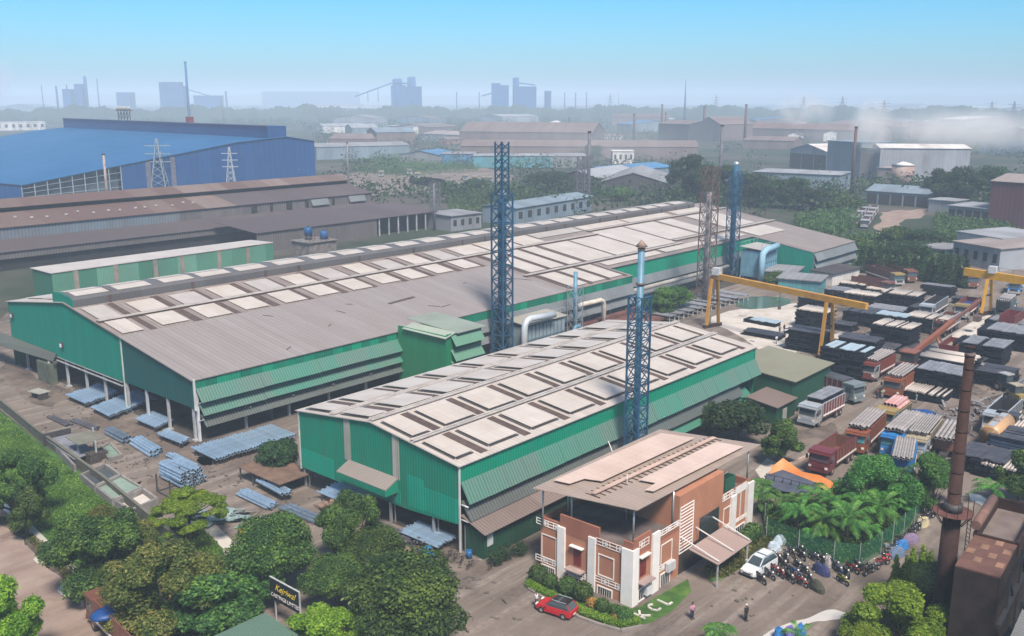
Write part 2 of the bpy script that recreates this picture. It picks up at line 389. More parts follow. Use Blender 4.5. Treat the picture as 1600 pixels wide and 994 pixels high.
m_louvg = sheet('grey_louvre_sheet', (.17, .19, .20), 'X', .5, patch=.4, patchw=7, dirt=.35, rough=.45, groove=.75)
m_roofg = sheet('grey_roof_sheet', (.255, .23, .225), 'X', .9, patch=.45, patchw=1.1, patchcol=(.33, .31, .30), dirt=.5, dirtcol=(.2, .165, .145), dirt_scale=.06, rough=.5, groove=.88, streak=.35)
m_roofd = sheet('weathered_roof_sheet', (.25, .215, .20), 'X', .8, patch=.3, patchw=1.2, dirt=.55, dirtcol=(.15, .115, .10), dirt_scale=.15, rough=.5, groove=.8, streak=.3)
m_roofl = sheet('pale_roof_sheet', (.46, .42, .385), 'X', .6, patch=.3, patchw=1.1, dirt=.35, dirtcol=(.27, .22, .19), dirt_scale=.2, rough=.45, groove=.85, streak=.3)
m_strip = mat('rusty_strip', (.085, .06, .05), rough=.7, var=.3, scale=1.2)
m_metal = mat('galvanised_metal', (.42, .44, .46), rough=.38, metal=.6, var=.2, scale=.5)
m_post = mat('grey_post', (.36, .37, .38), rough=.6, var=.25, scale=.7)
m_dark = mat('dark_steel', (.05, .048, .05), rough=.6, var=.3)
m_trans = sheet('translucent_sheet', (.34, .33, .28), 'Y', .3, patch=.5, patchw=.5, patchcol=(.6, .6, .56), dirt=.5, rough=.3)
def panelmat(name, col, gx, gy):  # pale panel colour stands in for the sky reflected in the glass
    m, n, b = _new(name); L = n.links.new; N = n.nodes.new
    tc = N('ShaderNodeTexCoord'); br = N('ShaderNodeTexBrick'); br.offset = 0; br.inputs['Scale'].default_value = 1
    br.inputs['Brick Width'].default_value = gx; br.inputs['Row Height'].default_value = gy; br.inputs['Mortar Size'].default_value = .035
    br.inputs['Color1'].default_value = (*col, 1); br.inputs['Color2'].default_value = (*[c*.93 for c in col], 1); br.inputs['Mortar'].default_value = (*[c*.8 for c in col], 1)
    br.inputs['Mortar Smooth'].default_value = .3
    L(tc.outputs['Object'], br.inputs['Vector'])
    no = N('ShaderNodeTexNoise'); no.inputs['Scale'].default_value = .22; no.inputs['Detail'].default_value = 6; L(tc.outputs['Object'], no.inputs['Vector'])
    rp = N('ShaderNodeValToRGB'); rp.color_ramp.elements[0].position = .35; rp.color_ramp.elements[0].color = (.88, .86, .83, 1); rp.color_ramp.elements[1].position = .65; rp.color_ramp.elements[1].color = (1, 1, 1, 1); L(no.outputs['Fac'], rp.inputs[0])
    mm = N('ShaderNodeMixRGB'); mm.blend_type = 'MULTIPLY'; mm.inputs[0].default_value = 1; L(br.outputs[0], mm.inputs[1]); L(rp.outputs[0], mm.inputs[2]); L(mm.outputs[0], b.inputs['Base Color'])
    b.inputs['Roughness'].default_value = .4; b.inputs['Specular IOR Level'].default_value = .5
    MATS[name] = m; return m
m_pan = panelmat('solar_panel_glass', (.53, .485, .44), 1.05, 2.1)
m_pang = panelmat('dull_solar_panel_glass', (.44, .415, .395), 1.05, 2.1)

def slope_panel(par, org, zf, x0, x1, y0, y1, lift=.22, m=None, name='solar_panel'):
    """panel lying on a roof slope whose height is zf(Y)"""
    b = MB(); b.slab([(x0, y0, zf(y0)+lift), (x1, y0, zf(y0)+lift), (x1, y1, zf(y1)+lift), (x0, y1, zf(y1)+lift)], .07)
    return b.build(name, m or m_pan, par, org)
def awning(par, org, x0, x1, yt, zt, yb, zb, m, name='louvre', notch=0, seg=9):
    """sloping sheet louvre hung off the wall; slightly uneven lower edge"""
    b = MB(); n = max(1, int((x1-x0)/seg)); xs = [x0+(x1-x0)*i/n for i in range(n+1)]
    for i in range(n):
        dz = random.uniform(-.05, .05); g = .02
        b.slab([(xs[i]+g, yb, zb+dz), (xs[i+1]-g, yb, zb+dz+random.uniform(-.04, .04)), (xs[i+1]-g, yt, zt), (xs[i]+g, yt, zt)], .05)
    return b.build(name, m, par, org)

# ---- the long main shed ------------------------------------------------
MS = 67.6; RY = 158.; RZ = 15.05; SL = .147
zr = lambda Y: RZ-(RY-Y)*SL if Y <= RY else RZ-(Y-RY)*.132
org = (MS, 150., 0.)
sh = thing('factory_shed', 'long green-walled factory shed with ridge ventilator and white solar panels, the largest green shed', 'factory shed', org)
def rs(x0, x1, y0, y1, m, name='roof'):
    b = MB(); b.slab([(x0, y0, zr(y0)), (x1, y0, zr(y0)), (x1, y1, zr(y1)), (x0, y1, zr(y1))], .12); return b.build(name, m, sh, org)
rs(MS-.3, 152, 118.8, 139.4, m_roofg); rs(MS-.3, 152, 139.42, 158, m_roofd)
rs(152.02, 176, 118.8, 158, m_roofd); rs(176.02, 244, 125, 158, m_roofd); rs(244.02, 272, 107, 158, m_roofd)
b = MB(); b.slab([(MS-.3, RY, RZ), (262, RY, RZ), (262, 181.3, zr(181.3)), (MS-.3, 181.3, zr(181.3))], .12); b.build('roof', m_roofl, sh, org)
# walls
b = MB(); g = [(139.4, 5), (181, 4.7), (181, zr(181)-.1), (RY+4, zr(162)-.1), (RY+4, 16.2), (RY+1, 16.5), (RY-3.2, 15.9), (RY-3.5, zr(154.5)-.1), (139.4, zr(139.4)-.1)]
b.prism([(y, z) for y, z in g], MS, MS+.12, 'X'); b.build('gable_wall', m_teal, sh, org)
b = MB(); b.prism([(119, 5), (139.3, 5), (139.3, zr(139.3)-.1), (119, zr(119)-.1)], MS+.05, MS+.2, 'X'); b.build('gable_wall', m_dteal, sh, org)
b = MB(); b.box(MS-.06, MS+.1, 139.25, 139.5, .1, 12); b.box(MS-.1, MS+.2, 118.8, 119, 4.8, 9.4); b.build('corner_trim', mat('pale_trim', (.5, .52, .5)), sh, org)
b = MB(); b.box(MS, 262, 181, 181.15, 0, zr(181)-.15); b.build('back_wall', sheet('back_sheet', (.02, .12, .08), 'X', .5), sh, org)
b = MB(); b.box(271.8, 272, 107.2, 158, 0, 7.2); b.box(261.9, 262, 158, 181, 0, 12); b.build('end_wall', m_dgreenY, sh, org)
b = MB(); b.box(MS+.2, 112, 119, 119.12, 7.9, zr(119)-.1); b.box(112.1, 176, 118.9, 119.02, 7.6, zr(119)-.1); b.build('fascia', m_gs, sh, org)
b = MB(); b.box(176.1, 244, 125.3, 125.45, 6.6, zr(125.3)-.1); b.build('fascia', m_gs2, sh, org)
b = MB(); b.box(175.9, 176.05, 118.9, 125.4, 6.5, 9.2); b.build('fascia', m_gs2, sh, org)
# side louvres
awning(sh, org, MS+.3, 110, 119., 7.95, 117.6, 6.15, m_louv)
awning(sh, org, MS+.5, 110, 119., 5.9, 117.6, 4.2, m_louv)
awning(sh, org, MS+.7, 110, 119., 4.0, 117.6, 2.5, m_louvd)
awning(sh, org, 113, 176, 118.9, 7.6, 117.9, 5.4, m_louvg); awning(sh, org, 113, 176, 118.9, 5.1, 117.9, 3.2, m_louvg)
awning(sh, org, 176.1, 243.6, 125.3, 6.6, 124.4, 4.6, m_louvg); awning(sh, org, 176.1, 243.6, 125.3, 4.2, 124.4, 2.2, m_louvg)
b = MB(); b.box(176.1, 244, 126.5, 126.6, 0, 6.6); b.box(112, 176, 120.6, 120.7, 0, 7.6); b.build('inner_wall', m_louvg, sh, org)
# far end block
b = MB(); b.prism([(107, 0), (125.2, 0), (125.2, zr(125.2)-.1), (107, zr(107)-.1)], 244.1, 244.3, 'X'); b.build('end_block_wall', m_teal, sh, org)
b = MB(); b.box(244.3, 272, 107, 107.15, 0, 7.3); b.build('end_block_side', m_louvg, sh, org)
for z in (7.1, 4.8, 2.5): awning(sh, org, 244.4, 271.6, 107, z, 105.9, z-1.9, m_louvg)
# ridge ventilator
b = MB(); b.prism([(RY-3.4, 14.6), (RY-3.4, 15.75), (RY-2.6, 16.15), (RY+.4, 16.45), (RY+3.6, 16.1), (RY+3.8, 14.4)], MS+.15, 262, 'X')
b.build('ridge_ventilator', sheet('ventilator_sheet', (.115, .115, .12), 'X', .35, patch=.4, patchw=6, dirt=.4, rough=.42), sh, org)
b = MB(); x = MS+1
while x < 258:
    L_ = random.uniform(5.4, 6.6)
    b.slab([(x, RY-2.5, 16.25), (x+L_, RY-2.5, 16.25), (x+L_, RY+.2, 16.52), (x, RY+.2, 16.52)], .05)
    b.slab([(x+random.uniform(-.4, .4), RY+.7, 16.52), (x+L_, RY+.7, 16.52), (x+L_, RY+3.3, 16.22), (x, RY+3.3, 16.22)], .05)
    x += L_+random.uniform(1.4, 2.6)
b.split('ventilator_panel', m_pan, sh, org)
b = MB(); x = MS+6
while x < 260:
    b.box(x, x+.5, RY-3.55, RY-3.42, 14.55, 15.8); b.slab([(x, RY-2.6, 16.2), (x+1.1, RY-2.6, 16.2), (x+1.1, RY+.4, 16.5), (x, RY+.4, 16.5)], .03); x += random.choice([7.7, 15.4])
b.split('ventilator_strap', m_strip, sh, org)
# walkways, dark strips, panels on the near slope
b = MB()
for y, xa, xb in ((146.4, MS, 200), (149.5, 200, 272), (130, 152, 215), (132.6, 215, 272)):
    for dy in (-.32, .32):
        b.slab([(xa, y+dy-.14, zr(y)+.36), (xb, y+dy-.14, zr(y)+.36), (xb, y+dy+.14, zr(y)+.40), (xa, y+dy+.14, zr(y)+.40)], .1)
b.build('roof_walkway', mat('walkway_metal', (.40, .37, .34), rough=.5, var=.2), sh, org)
b = MB()
for y, xa, xb in ((146.4, MS, 200), (149.5, 200, 272), (130, 152, 215), (132.6, 215, 272)):
    b.slab([(xa, y-.55, zr(y-.55)+.12), (xb, y-.55, zr(y-.55)+.12), (xb, y+.55, zr(y+.55)+.12), (xa, y+.55, zr(y+.55)+.12)], .08)
x = MS+5.2; k = 0
while x < 150:
    wd = 1.5 if k % 2 else 1.1
    b.slab([(x, 139.6, zr(139.6)+.06), (x+wd, 139.6, zr(139.6)+.06), (x+wd, 153.9, zr(153.9)+.06), (x, 153.9, zr(153.9)+.06)], .05); x += 7.65; k += 1
for x in (154, 161, 167.5, 173.8):
    b.slab([(x, 119.4, zr(119.4)+.06), (x+1.2, 119.4, zr(119.4)+.06), (x+1.2, 145.9, zr(145.9)+.06), (x, 145.9, zr(145.9)+.06)], .05)
b.split('dark_roof_strip', m_strip, sh, org)
x = MS+.9; k = 0
slope_panel(sh, org, zr, MS+.7, MS+4.4, 147.2, 153.4, m=m_pang); slope_panel(sh, org, zr, MS+.7, MS+4.2, 139.8, 145.7, m=m_roofl)
x = MS+6.9+1.2
while x < 150:
    j = random.uniform(-.25, .25)
    slope_panel(sh, org, zr, x+j, x+4.9+j, 147.3, 153+random.uniform(-.5, .4), m=m_pang if k % 2 else m_pan)
    slope_panel(sh, org, zr, x-.3+j, x+4.4+j, 139.9+random.uniform(-.2, .3), 145.5, m=m_pan)
    x += 7.65; k += 1
for i, (xa, xb) in enumerate(((155.4, 160.7), (162.4, 167.2), (168.9, 173.5))):
    slope_panel(sh, org, zr, xa, xb, 119.9, 128.9); slope_panel(sh, org, zr, xa, xb, 131.2, 145.4)
for xa, xb, ya, yb in ((152, 160, 147.5, 153.5), (161, 171, 147.4, 153.8), (172, 180, 147.4, 153.8), (175.5, 186, 131, 145.3), (187, 199, 131, 145.3), (181, 199, 150.3, 154), (200, 214, 131.2, 148.4), (215, 229, 133.8, 148.4), (200, 220, 150.6, 154),
                      (221, 243, 150.6, 154), (231, 238, 133.8, 148.4), (246, 262, 133.8, 148.2), (246, 262, 150.6, 154.2), (177, 200, 126.4, 128.8), (202, 222, 126.6, 129.2), (224, 243, 126.6, 130.6), (246, 262, 124, 131)):
    slope_panel(sh, org, zr, xa, xb, ya, yb, m=random.choice([m_pan, m_pan, m_pang]))
x = MS+2
while x < 256:
    slope_panel(sh, org, zr, x, x+6, 163, 170.5); slope_panel(sh, org, zr, x+.5, x+6.5, 172, 179.5); x += 8.2
b = MB()
for xx, yy, L_, a in ((118, 131, 7, .1), (150, 129, 4, -.8), (98, 127, 1.2, .5), (104, 131.5, 1.8, -1.2), (121, 125.5, 2.2, -.7), (123, 124.5, 2.6, .1), (108, 134, 1.3, -.5), (92, 136, 1.7, -.9), (137, 133, 1.4, .3), (86, 122, 1.5, .5)):
    wd = .7 if L_ > 4 else .14
    c = Vector((xx, yy, zr(yy)+.08)); d = Vector((math.cos(a), math.sin(a), SL*math.sin(a)))*L_/2; e = Vector((-math.sin(a), math.cos(a), SL*math.cos(a)))*wd/2
    b.slab([c-d-e, c+d-e, c+d+e, c-d+e], .03)
b.split('roof_patch', m_strip, sh, org)
# posts
for y in (120, 127, 133.2, 139.1, 146.5, 153, 160, 168, 176): 
    b = MB(); b.box(MS+.15, MS+.5, y-.17, y+.17, 0, 5.2); b.box(MS-.05, MS+.7, y-.4, y+.4, 0, .25); b.build('post', m_post, sh, org)
for i in range(14):
    x = MS+.4+i*7.7
    b = MB(); b.box(x, x+.35, 119.15, 119.5, 0, 8); b.bar((x+.17, 119.3, 5.5), (x+.17, 117.8, 6.2), .1); b.bar((x+.17, 119.3, 3), (x+.17, 117.8, 3.6), .1); b.build('post', m_post if i else mat('white_post', (.55, .57, .6)), sh, org)
b = MB(); b.bar((MS, 140, 4.2), (MS, 172, 4.2), .18); b.bar((MS, 140, 4.8), (MS, 165, 4.8), .12); b.build('gable_beam', m_post, sh, org)
b = MB(); b.box(MS+13, MS+13.2, 119.6, 180, 0, 9.0); b.build('shade_partition', m_dark, sh, org)  # added dark wall that keeps the open shed interior in shade
for y, z in ((179.5, 9.6), (160, 7.4)):
    b = MB(); b.cbox((MS-.2, y, z), (.35, .8, .9)); b.build('floodlight', m_dark, sh, org)
    b = MB(); b.cbox((MS-.4, y, z-.05), (.06, .6, .6)); b.build('lamp_glass', mat('lamp_glass', (.7, .72, .72), rough=.2), sh, org)
# lean-to canopy at the far left of the gable
cp = thing('entrance_canopy', 'grey-green lean-to canopy with a concrete pillar at the left end of the big shed gable', 'canopy', (60, 172, 0))
co = (60., 172., 0.)
b = MB(); c4 = [G(-40, 525, 6.0), G(0, 541, 5.2), G(82, 566, 4.3), G(105, 553, 5), G(0, 521, 6.2)]
A1 = G(82, 563, 4.4); A2 = G(-60, 520, 4.4)
b.slab([(A2[0], A2[1], 4.2), (A1[0], A1[1], 4.2), (MS-.1, A1[1], 5.4), (MS-.1, A2[1], 5.4)], .12); b.box(A1[0], MS-.1, A1[1]-.1, A1[1], 3.7, 4.2) ; b.build('canopy_roof', sheet('canopy_sheet', (.10, .115, .10), 'Y', .4, dirt=.4), cp, co)
P1 = G(82, 598)
b = MB(); b.cyl((P1[0], P1[1], 0), .38, 4.2, 12); b.build('pillar', mat('old_concrete', (.30, .28, .24), var=.25), cp, co)
b = MB(); q1 = G(62, 600); q2 = G(108, 590); b.box(q1[0]+1, q1[0]+2.2, A1[1]+.5, A1[1]+5.5, 0, 3.6); b.build('block_wall', mat('greenish_render', (.085, .10, .075), var=.3), cp, co)
# concrete plinth and junk table under it
P2 = G(62, 622)
tb = thing('work_table', 'small rough concrete table with brick piles in front of the canopy pillar', 'table', (P2[0], P2[1], 0))
b = MB(); b.cbox((0, 0, 1.15), (2, 3.2, .12), .2); b.build('table_top', mat('pale_slab', (.28, .28, .25)), tb)
b = MB(); b.cbox((.1, -1.1, .55), (1.4, .8, 1.1), .2); b.cbox((.1, 1.1, .55), (1.4, .8, 1.1), .2); b.build('brick_base', mat('sooty_brick', (.055, .045, .04), var=.5, scale=3), tb)

# ---- vent tower block beside the main shed --------------------------------
tx0, tx1, ty0, ty1 = 105.9, 114.2, 107.2, 118.7
vt = thing('vent_tower', 'square green tower block with three sloping louvres at the side of the long shed', 'tower block', (tx0, ty0, 0)); vo = (tx0, ty0, 0.)
b = MB(); b.box(tx0, tx0+.15, ty0, ty1, 0, 10.4); b.box(tx1-.15, tx1, ty0, ty1, 0, 10.4); b.split('wall', sheet('tower_green_end', (.01, .20, .09), 'Y', .4, patch=.2), vt, vo)
b = MB(); b.box(tx0+.15, tx1-.15, ty0, ty0+.15, 0, 10.6); b.build('wall', sheet('tower_green', (.01, .20, .09), 'X', .4, patch=.2), vt, vo)
b = MB(); b.slab([(tx0+2, ty0-.7, 10.7), (tx1+.6, ty0-.7, 10.7), (tx1+.6, ty1, 11.3), (tx0+2, ty1, 11.3)], .12)
b.build('roof', sheet('tower_roof', (.27, .32, .27), 'X', .5, dirt=.3), vt, vo)
b = MB(); b.slab([(tx0-.5, ty0-.3, 10.1), (tx0+1.95, ty0-.3, 10.75), (tx0+1.95, ty1-1.5, 10.85), (tx0-.5, ty1-1.5, 10.2)], .1); b.build('lean_roof', sheet('tower_roof_b', (.34, .40, .33), 'Y', .5, dirt=.2), vt, vo)
for z in (10.4, 7.9, 6.0):
    b = MB(); b.slab([(tx0+1, ty0-1.3, z-1.7), (tx1-.4, ty0-1.3, z-1.7), (tx1-.4, ty0-.02, z), (tx0+1, ty0-.02, z)], .06); b.build('louvre', sheet('tower_louvre', (.12, .27, .19), 'X', .35, dirt=.2), vt, vo)

# ---- second green shed ------------------------------------------------------
S2 = 67.9; FX = 134.; ya, yr, yb = 67.1, 81.1, 95.
z2 = lambda Y: 10.14+(Y-ya)*.121 if Y <= yr else 10.14+(yb-Y)*.1225
o2 = (S2, 81., 0.)
s2 = thing('factory_shed', 'smaller green shed in front with gabled roof of white panels and louvred side', 'factory shed', o2)
b = MB(); b.slab([(S2-.3, ya-.3, z2(ya-.3)), (FX, ya-.3, z2(ya-.3)), (FX, yr, z2(yr)), (S2-.3, yr, z2(yr))], .1); b.build('roof', m_roofl, s2, o2)
b = MB(); b.slab([(S2-.3, yr, z2(yr)), (FX, yr, z2(yr)), (FX, yb+.3, z2(yb+.3)), (S2-.3, yb+.3, z2(yb+.3))], .1); b.build('roof', m_roofl, s2, o2)
b = MB(); b.prism([(ya, 3.3), (75, 2.7), (yb, 2.6), (yb, 10.0), (yr, z2(yr)-.12), (ya, 10.0)], S2, S2+.12, 'X'); b.build('gable_wall', m_gw, s2, o2)
for y0_, y1_, z0_, z1_ in ((88.4, 94.8, 2.66, 5.2), (76.4, 80.2, 3.0, 4.6), (67.2, 72.6, 3.36, 6.1), (72.65, 75.2, 3.2, 6.9)):
    b = MB(); b.box(S2-.03, S2-.003, y0_, y1_, z0_, z1_); b.build('wall_sheet', sheet('lighter_wall_sheet', (.0, .30, .20), 'Y', .42, patch=.3, patchw=1.1, dirt=.2, streak=.6), s2, o2)
for px, yt, ybm in ((541, 655, 718), (617, 680, 748)):
    y, z = onX(px, yt, S2); y2, zz = onX(px, ybm, S2)
    b = MB(); b.box(S2-.05, S2-.01, y-.62, y+.5, zz, z2(y)-.25); b.build('light_strip', m_trans, s2, o2)
b = MB(); b.box(S2-.07, S2+.12, yb-.12, yb+.1, 2.4, 10.05); b.box(S2-.07, S2+.1, ya-.1, ya+.08, .1, 10); b.build('corner_trim', mat('pale_trim', (.5, .52, .5)), s2, o2)
b = MB(); b.box(S2+.12, FX, ya, ya+.12, 8.0, 10.0); b.build('fascia', m_gs2, s2, o2)
b = MB(); b.box(S2+.12, FX, yb-.12, yb, 5, 10); b.build('back_wall', m_gs2, s2, o2)
b = MB(); b.prism([(ya, 0), (yb, 0), (yb, 10.0), (yr, z2(yr)-.12), (ya, 10.0)], FX-.2, FX-.08, 'X'); b.build('end_wall', m_gw, s2, o2)
awning(s2, o2, S2+.2, FX, ya, 8.1, ya-1.3, 5.9, m_louv, seg=3.2)
awning(s2, o2, S2+.2, 128, ya, 6.0, ya-1.5, 4.0, m_louvd)
awning(s2, o2, S2+.1, 96, ya, 4.4, ya-3.6, 3.2, m_louvb)
b = MB(); b.slab([(96, ya-1.8, 2.6), (131, ya-1.8, 2.6), (131, ya, 4.3), (96, ya, 4.3)], .06); b.build('louvre', sheet('green_low_louvre', (.05, .20, .14), 'X', .45, patch=.4, dirt=.3), s2, o2)
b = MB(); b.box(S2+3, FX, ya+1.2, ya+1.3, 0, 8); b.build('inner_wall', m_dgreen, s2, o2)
b = MB(); b.box(S2+14, S2+14.2, ya+1.3, yb-.3, 0, 9.9); b.build('shade_partition', m_dark, s2, o2)  # added as well, darkens the space behind the gable opening
# walkways, strips and panels of both slopes
b = MB()
for y in (74.1, 81.1, 88.2):
    for dy in (-.25, .25):
        b.slab([(S2-.2, y+dy-.13, z2(y)+.34), (FX-.3, y+dy-.13, z2(y)+.34), (FX-.3, y+dy+.13, z2(y)+.34), (S2-.2, y+dy+.13, z2(y)+.34)], .09)
b.build('roof_walkway', mat('walkway_metal', (.40, .37, .34), rough=.5, var=.2), s2, o2)
b = MB(); x = S2+4.9
edges = []
for i in range(9):
    xs = S2+3.9+7.35*i
    edges.append(xs)
    if xs+1.2 < FX:
        for y0, y1 in ((67.6, 73.6), (74.6, 80.5), (81.7, 87.6), (88.8, 94.6)):
            b.slab([(xs, y0, z2(y0)+.05), (xs+1.15, y0, z2(y0)+.05), (xs+1.15, y1, z2(y1)+.05), (xs, y1, z2(y1)+.05)], .05)
b.split('dark_roof_strip', m_strip, s2, o2)
b = MB()
for i in range(9):
    xs = S2+3.9+7.35*i
    x0, x1 = (S2+.7, xs-.6) if i == 0 else (edges[i-1]+2.0, xs-.45)
    for y0, y1 in ((68.3, 73.3), (75., 80.1), (82.2, 87.4), (89.2, 94.2)):
        slope_panel(s2, o2, z2, x0+random.uniform(-.1, .1), x1, y0, y1, lift=.3)
        for dx in (x0-.12, ):
            b.slab([(dx-.1, y0, z2(y0)+.1), (dx+.06, y0, z2(y0)+.1), (dx+.06, y1, z2(y1)+.1), (dx-.1, y1, z2(y1)+.1)], .05)
        b.slab([(x0, y0-.22, z2(y0)+.13), (x1, y0-.22, z2(y0)+.13), (x1, y0-.02, z2(y0)+.13), (x0, y0-.02, z2(y0)+.13)], .05)
b.build('panel_rail', m_dark, s2, o2)
for y in (67.3, 71.4, 78.5, 94.6):
    b = MB(); b.box(S2+.15, S2+.4, y-.13, y+.13, 0, 3.4); b.box(S2+.5, S2+.6, y-.5, y-.4, 0, 3.2); b.build('post', m_metal, s2, o2)
for i in range(1, 9):
    b = MB(); x = S2+i*7.6; b.box(x, x+.3, ya+.2, ya+.5, 0, 8); b.bar((x+.1, ya+.2, 6.4), (x+.1, ya-1.3, 6), .09); b.build('post', m_post, s2, o2)
for zz in (5.6, 3.9):
    b = MB(); b.tube([(S2+.2, ya+.1, zz), (S2+.2, ya-1.1, zz)], .09, 6); b.build('bracket', mat('white_post', (.55, .57, .6)), s2, o2)
# gable canopy of the second shed
cy0 = onX(617, 772, S2); 
c1 = (S2, onX(545, 718, S2)[0], onX(545, 718, S2)[1]); c2 = (S2, onX(622, 745, S2)[0], c1[2])
f1 = G(519, 734, c1[2]-.9); 
b = MB(); xf = f1[0]
b.slab([(xf, c2[1], c1[2]-.9), (S2-.01, c2[1], c1[2]), (S2-.01, c1[1], c1[2]), (xf, c1[1], c1[2]-.9)], .1)
b.build('gable_canopy', sheet('canopy_grey', (.27, .235, .215), 'Y', .4, dirt=.3), s2, o2)
b = MB(); b.box(xf, xf+.08, c2[1], c1[1], c1[2]-1.7, c1[2]-1.02); b.prism([(xf+.08, c1[2]-1.7), (S2-.02, c1[2]-1.7), (S2-.02, c1[2]-.12), (xf+.08, c1[2]-1.02)], c2[1], c2[1]+.08, 'Y'); b.build('canopy_skirt', m_gw, s2, o2)
# dark green room at the corner
cr = thing('corner_room', 'dark green sheet-clad room under the near corner of the smaller shed', 'room', (69, 64, 0)); cro = (69., 64., 0.)
b = MB(); b.box(S2+.6, 96, ya-2.9, ya-2.8, 0, 3.05); b.build('wall', m_dgreen, cr, cro)
b = MB(); b.box(S2+.6, S2+.7, ya-2.8, ya-.2, 0, 3.2); b.build('wall', m_dgreenY, cr, cro)
wx = onY(765, 835, ya-2.9)
b = MB(); b.box(wx[0]-.4, wx[0]+.5, ya-2.96, ya-2.9, 1.3, 3.0); b.build('window', mat('pale_glass', (.45, .47, .48), rough=.2), cr, cro)
# ---- small green shed at the far corner
gs = thing('small_shed', 'small dark green shed with a khaki roof and low wing beside the lorries', 'shed', (136, 62, 0)); go = (136., 62., 0.)
r4 = [G(1162, 575, 4.6), G(1235, 600, 5.2), G(1292, 562, 5.2), G(1210, 552, 4.6)]
x0, x1 = 135.4, 149.5
b = MB(); b.slab([(x0-.4, 60.6, 5.4), (x1, 60.6, 5.4), (x1, 72.5, 6.3), (x0-.4, 72.5, 6.3)], .12); b.build('roof', sheet('khaki_roof', (.22, .22, .155), 'X', .7, dirt=.25, groove=.92), gs, go)
b = MB(); b.box(x0, x1-.3, 61.2, 61.3, 0, 5.35); b.build('wall', sheet('small_green', (.012, .085, .05), 'X', .4), gs, go)
b = MB(); b.prism([(61.3, 0), (72, 0), (72, 6.1), (61.3, 5.3)], x0, x0+.1, 'X'); b.build('wall', sheet('small_green_end', (.012, .085, .05), 'Y', .4), gs, go)
b = MB(); b.slab([(128.5, 60.2, 2.9), (135.3, 60.2, 2.9), (135.3, 65.5, 3.6), (128.5, 65.5, 3.6)], .1); b.build('wing_roof', m_louvb, gs, go)
b = MB(); b.box(129, 135.3, 60.6, 60.7, 0, 2.85); b.box(129, 129.1, 60.7, 65, 0, 2.85); b.build('wing_wall', m_dgreen, gs, go)
b = MB(); b.box(131, 132.3, 60.5, 60.58, 0, 2); b.build('door', mat('grey_door', (.3, .3, .28)), gs, go)
# ---- low green shed behind the main one
lg = thing('low_shed', 'long low pale-green shed with a white roof between the main shed and the rusty sheds', 'shed', (96, 230, 0)); lo_ = (96., 230., 0.)
b = MB(); b.slab([(95.6, 228.8, 7.6), (158, 228.8, 8.0), (158, 240, 7.6), (95.6, 240, 7.6)], .15); b.build('roof', m_pan, lg, lo_)
b = MB(); b.box(96, 158, 229, 229.15, 0, 7.5); b.build('wall', sheet('low_green', (.05, .20, .13), 'X', .4, patch=.95, patchw=5.4, patchcol=(.16, .36, .27), dirt=.3), lg, lo_)
b = MB(); b.box(95.9, 96, 229, 239.6, 0, 7.5); b.build('wall', sheet('low_green_end', (.03, .17, .11), 'Y', .4), lg, lo_)
for x in (101, 111, 121.5, 129, 140, 149):
    b = MB(); b.box(x, x+1.2, 228.85, 228.95, .5, 7.4); b.build('wall_strip', mat('grey_strip', (.22, .2, .17)), lg, lo_)

flat('shed_floor', [(MS+.5, 119.5), (262, 119.5), (262, 180.5), (MS+.5, 180.5)], .02, mat('shaded_floor', (.055, .048, .042), rough=.8, var=.4, scale=.3))  # dark concrete with the interior shade put into its colour
flat('shed_floor', [(S2+.3, ya+.2), (FX-1, ya+.2), (FX-1, yb-.2), (S2+.3, yb-.2)], .02, mat('shaded_floor', (.055, .048, .042)))
# ================================================================ the orange office building
AX, BY = 70.9, 46.9
oo = (AX, BY, 0.)
m_or = mat('orange_render', (.40, .18, .105), rough=.85, var=.12, scale=.4, bump=.1)
m_ord = mat('brown_render', (.30, .12, .075), rough=.85, var=.15, scale=.4)
m_wh = mat('white_paint', (.72, .69, .66), rough=.6, var=.06, scale=.8)
m_ter = mat('terrace_floor', (.11, .09, .085), rough=.9, var=.35, scale=.3)
m_red = mat('maroon_door', (.16, .02, .02), rough=.6, var=.1)
m_glass = mat('dark_glass', (.03, .035, .04), rough=.15, var=.2, scale=2, spec=.7)
of = thing('office_building', 'two-storey orange office with white pilasters under a big flat sheet canopy with solar panels', 'office building', oo)
Z7 = lambda zx, zy: (800+zx/3.975, 744+zy/3.976)
def colY(px, X, z):
    lo, hi = 20., 120.
    for _ in range(40):
        m = (lo+hi)/2
        if pr(X, m, z)[0] > px: lo = m
        else: hi = m
    return lo
def colX(px, Y, z):
    lo, hi = 20., 300.
    for _ in range(40):
        m = (lo+hi)/2
        if pr(m, Y, z)[0] < px: lo = m
        else: hi = m
    return lo
def rA(zx0, zy0, zy1, zx1):
    a, z1 = onX(*Z7(zx0, zy0), AX); _, z0 = onX(*Z7(zx0, zy1), AX); b = colY(Z7(zx1, 0)[0], AX, (z0+z1)/2); return b, a, z0, z1
def rB(zx0, zy0, zy1, zx1):
    a, z1 = onY(*Z7(zx0, zy0), BY); _, z0 = onY(*Z7(zx0, zy1), BY); b = colX(Z7(zx1, 0)[0], BY, (z0+z1)/2); return a, b, z0, z1
def boxF(face, r, d0, d1, b=None):
    b = b or MB(); u0, u1, z0, z1 = r
    if face == 'A': b.box(AX-d1, AX-d0, u0, u1, z0, z1)
    else: b.box(u0, u1, BY-d1, BY-d0, z0, z1)
    return b
def frameF(face, r, w=.09, d=.07, b=None):
    b = b or MB(); u0, u1, z0, z1 = r
    for q in ((u0, u1, z1-w, z1), (u0, u1, z0, z0+w), (u0, u0+w, z0+w, z1-w), (u1-w, u1, z0+w, z1-w)): boxF(face, q, .003, d, b)
    return b
YE, XE = 58.35, 94.2
b = MB(); b.box(AX, XE, BY, YE, 0, 5.05); 
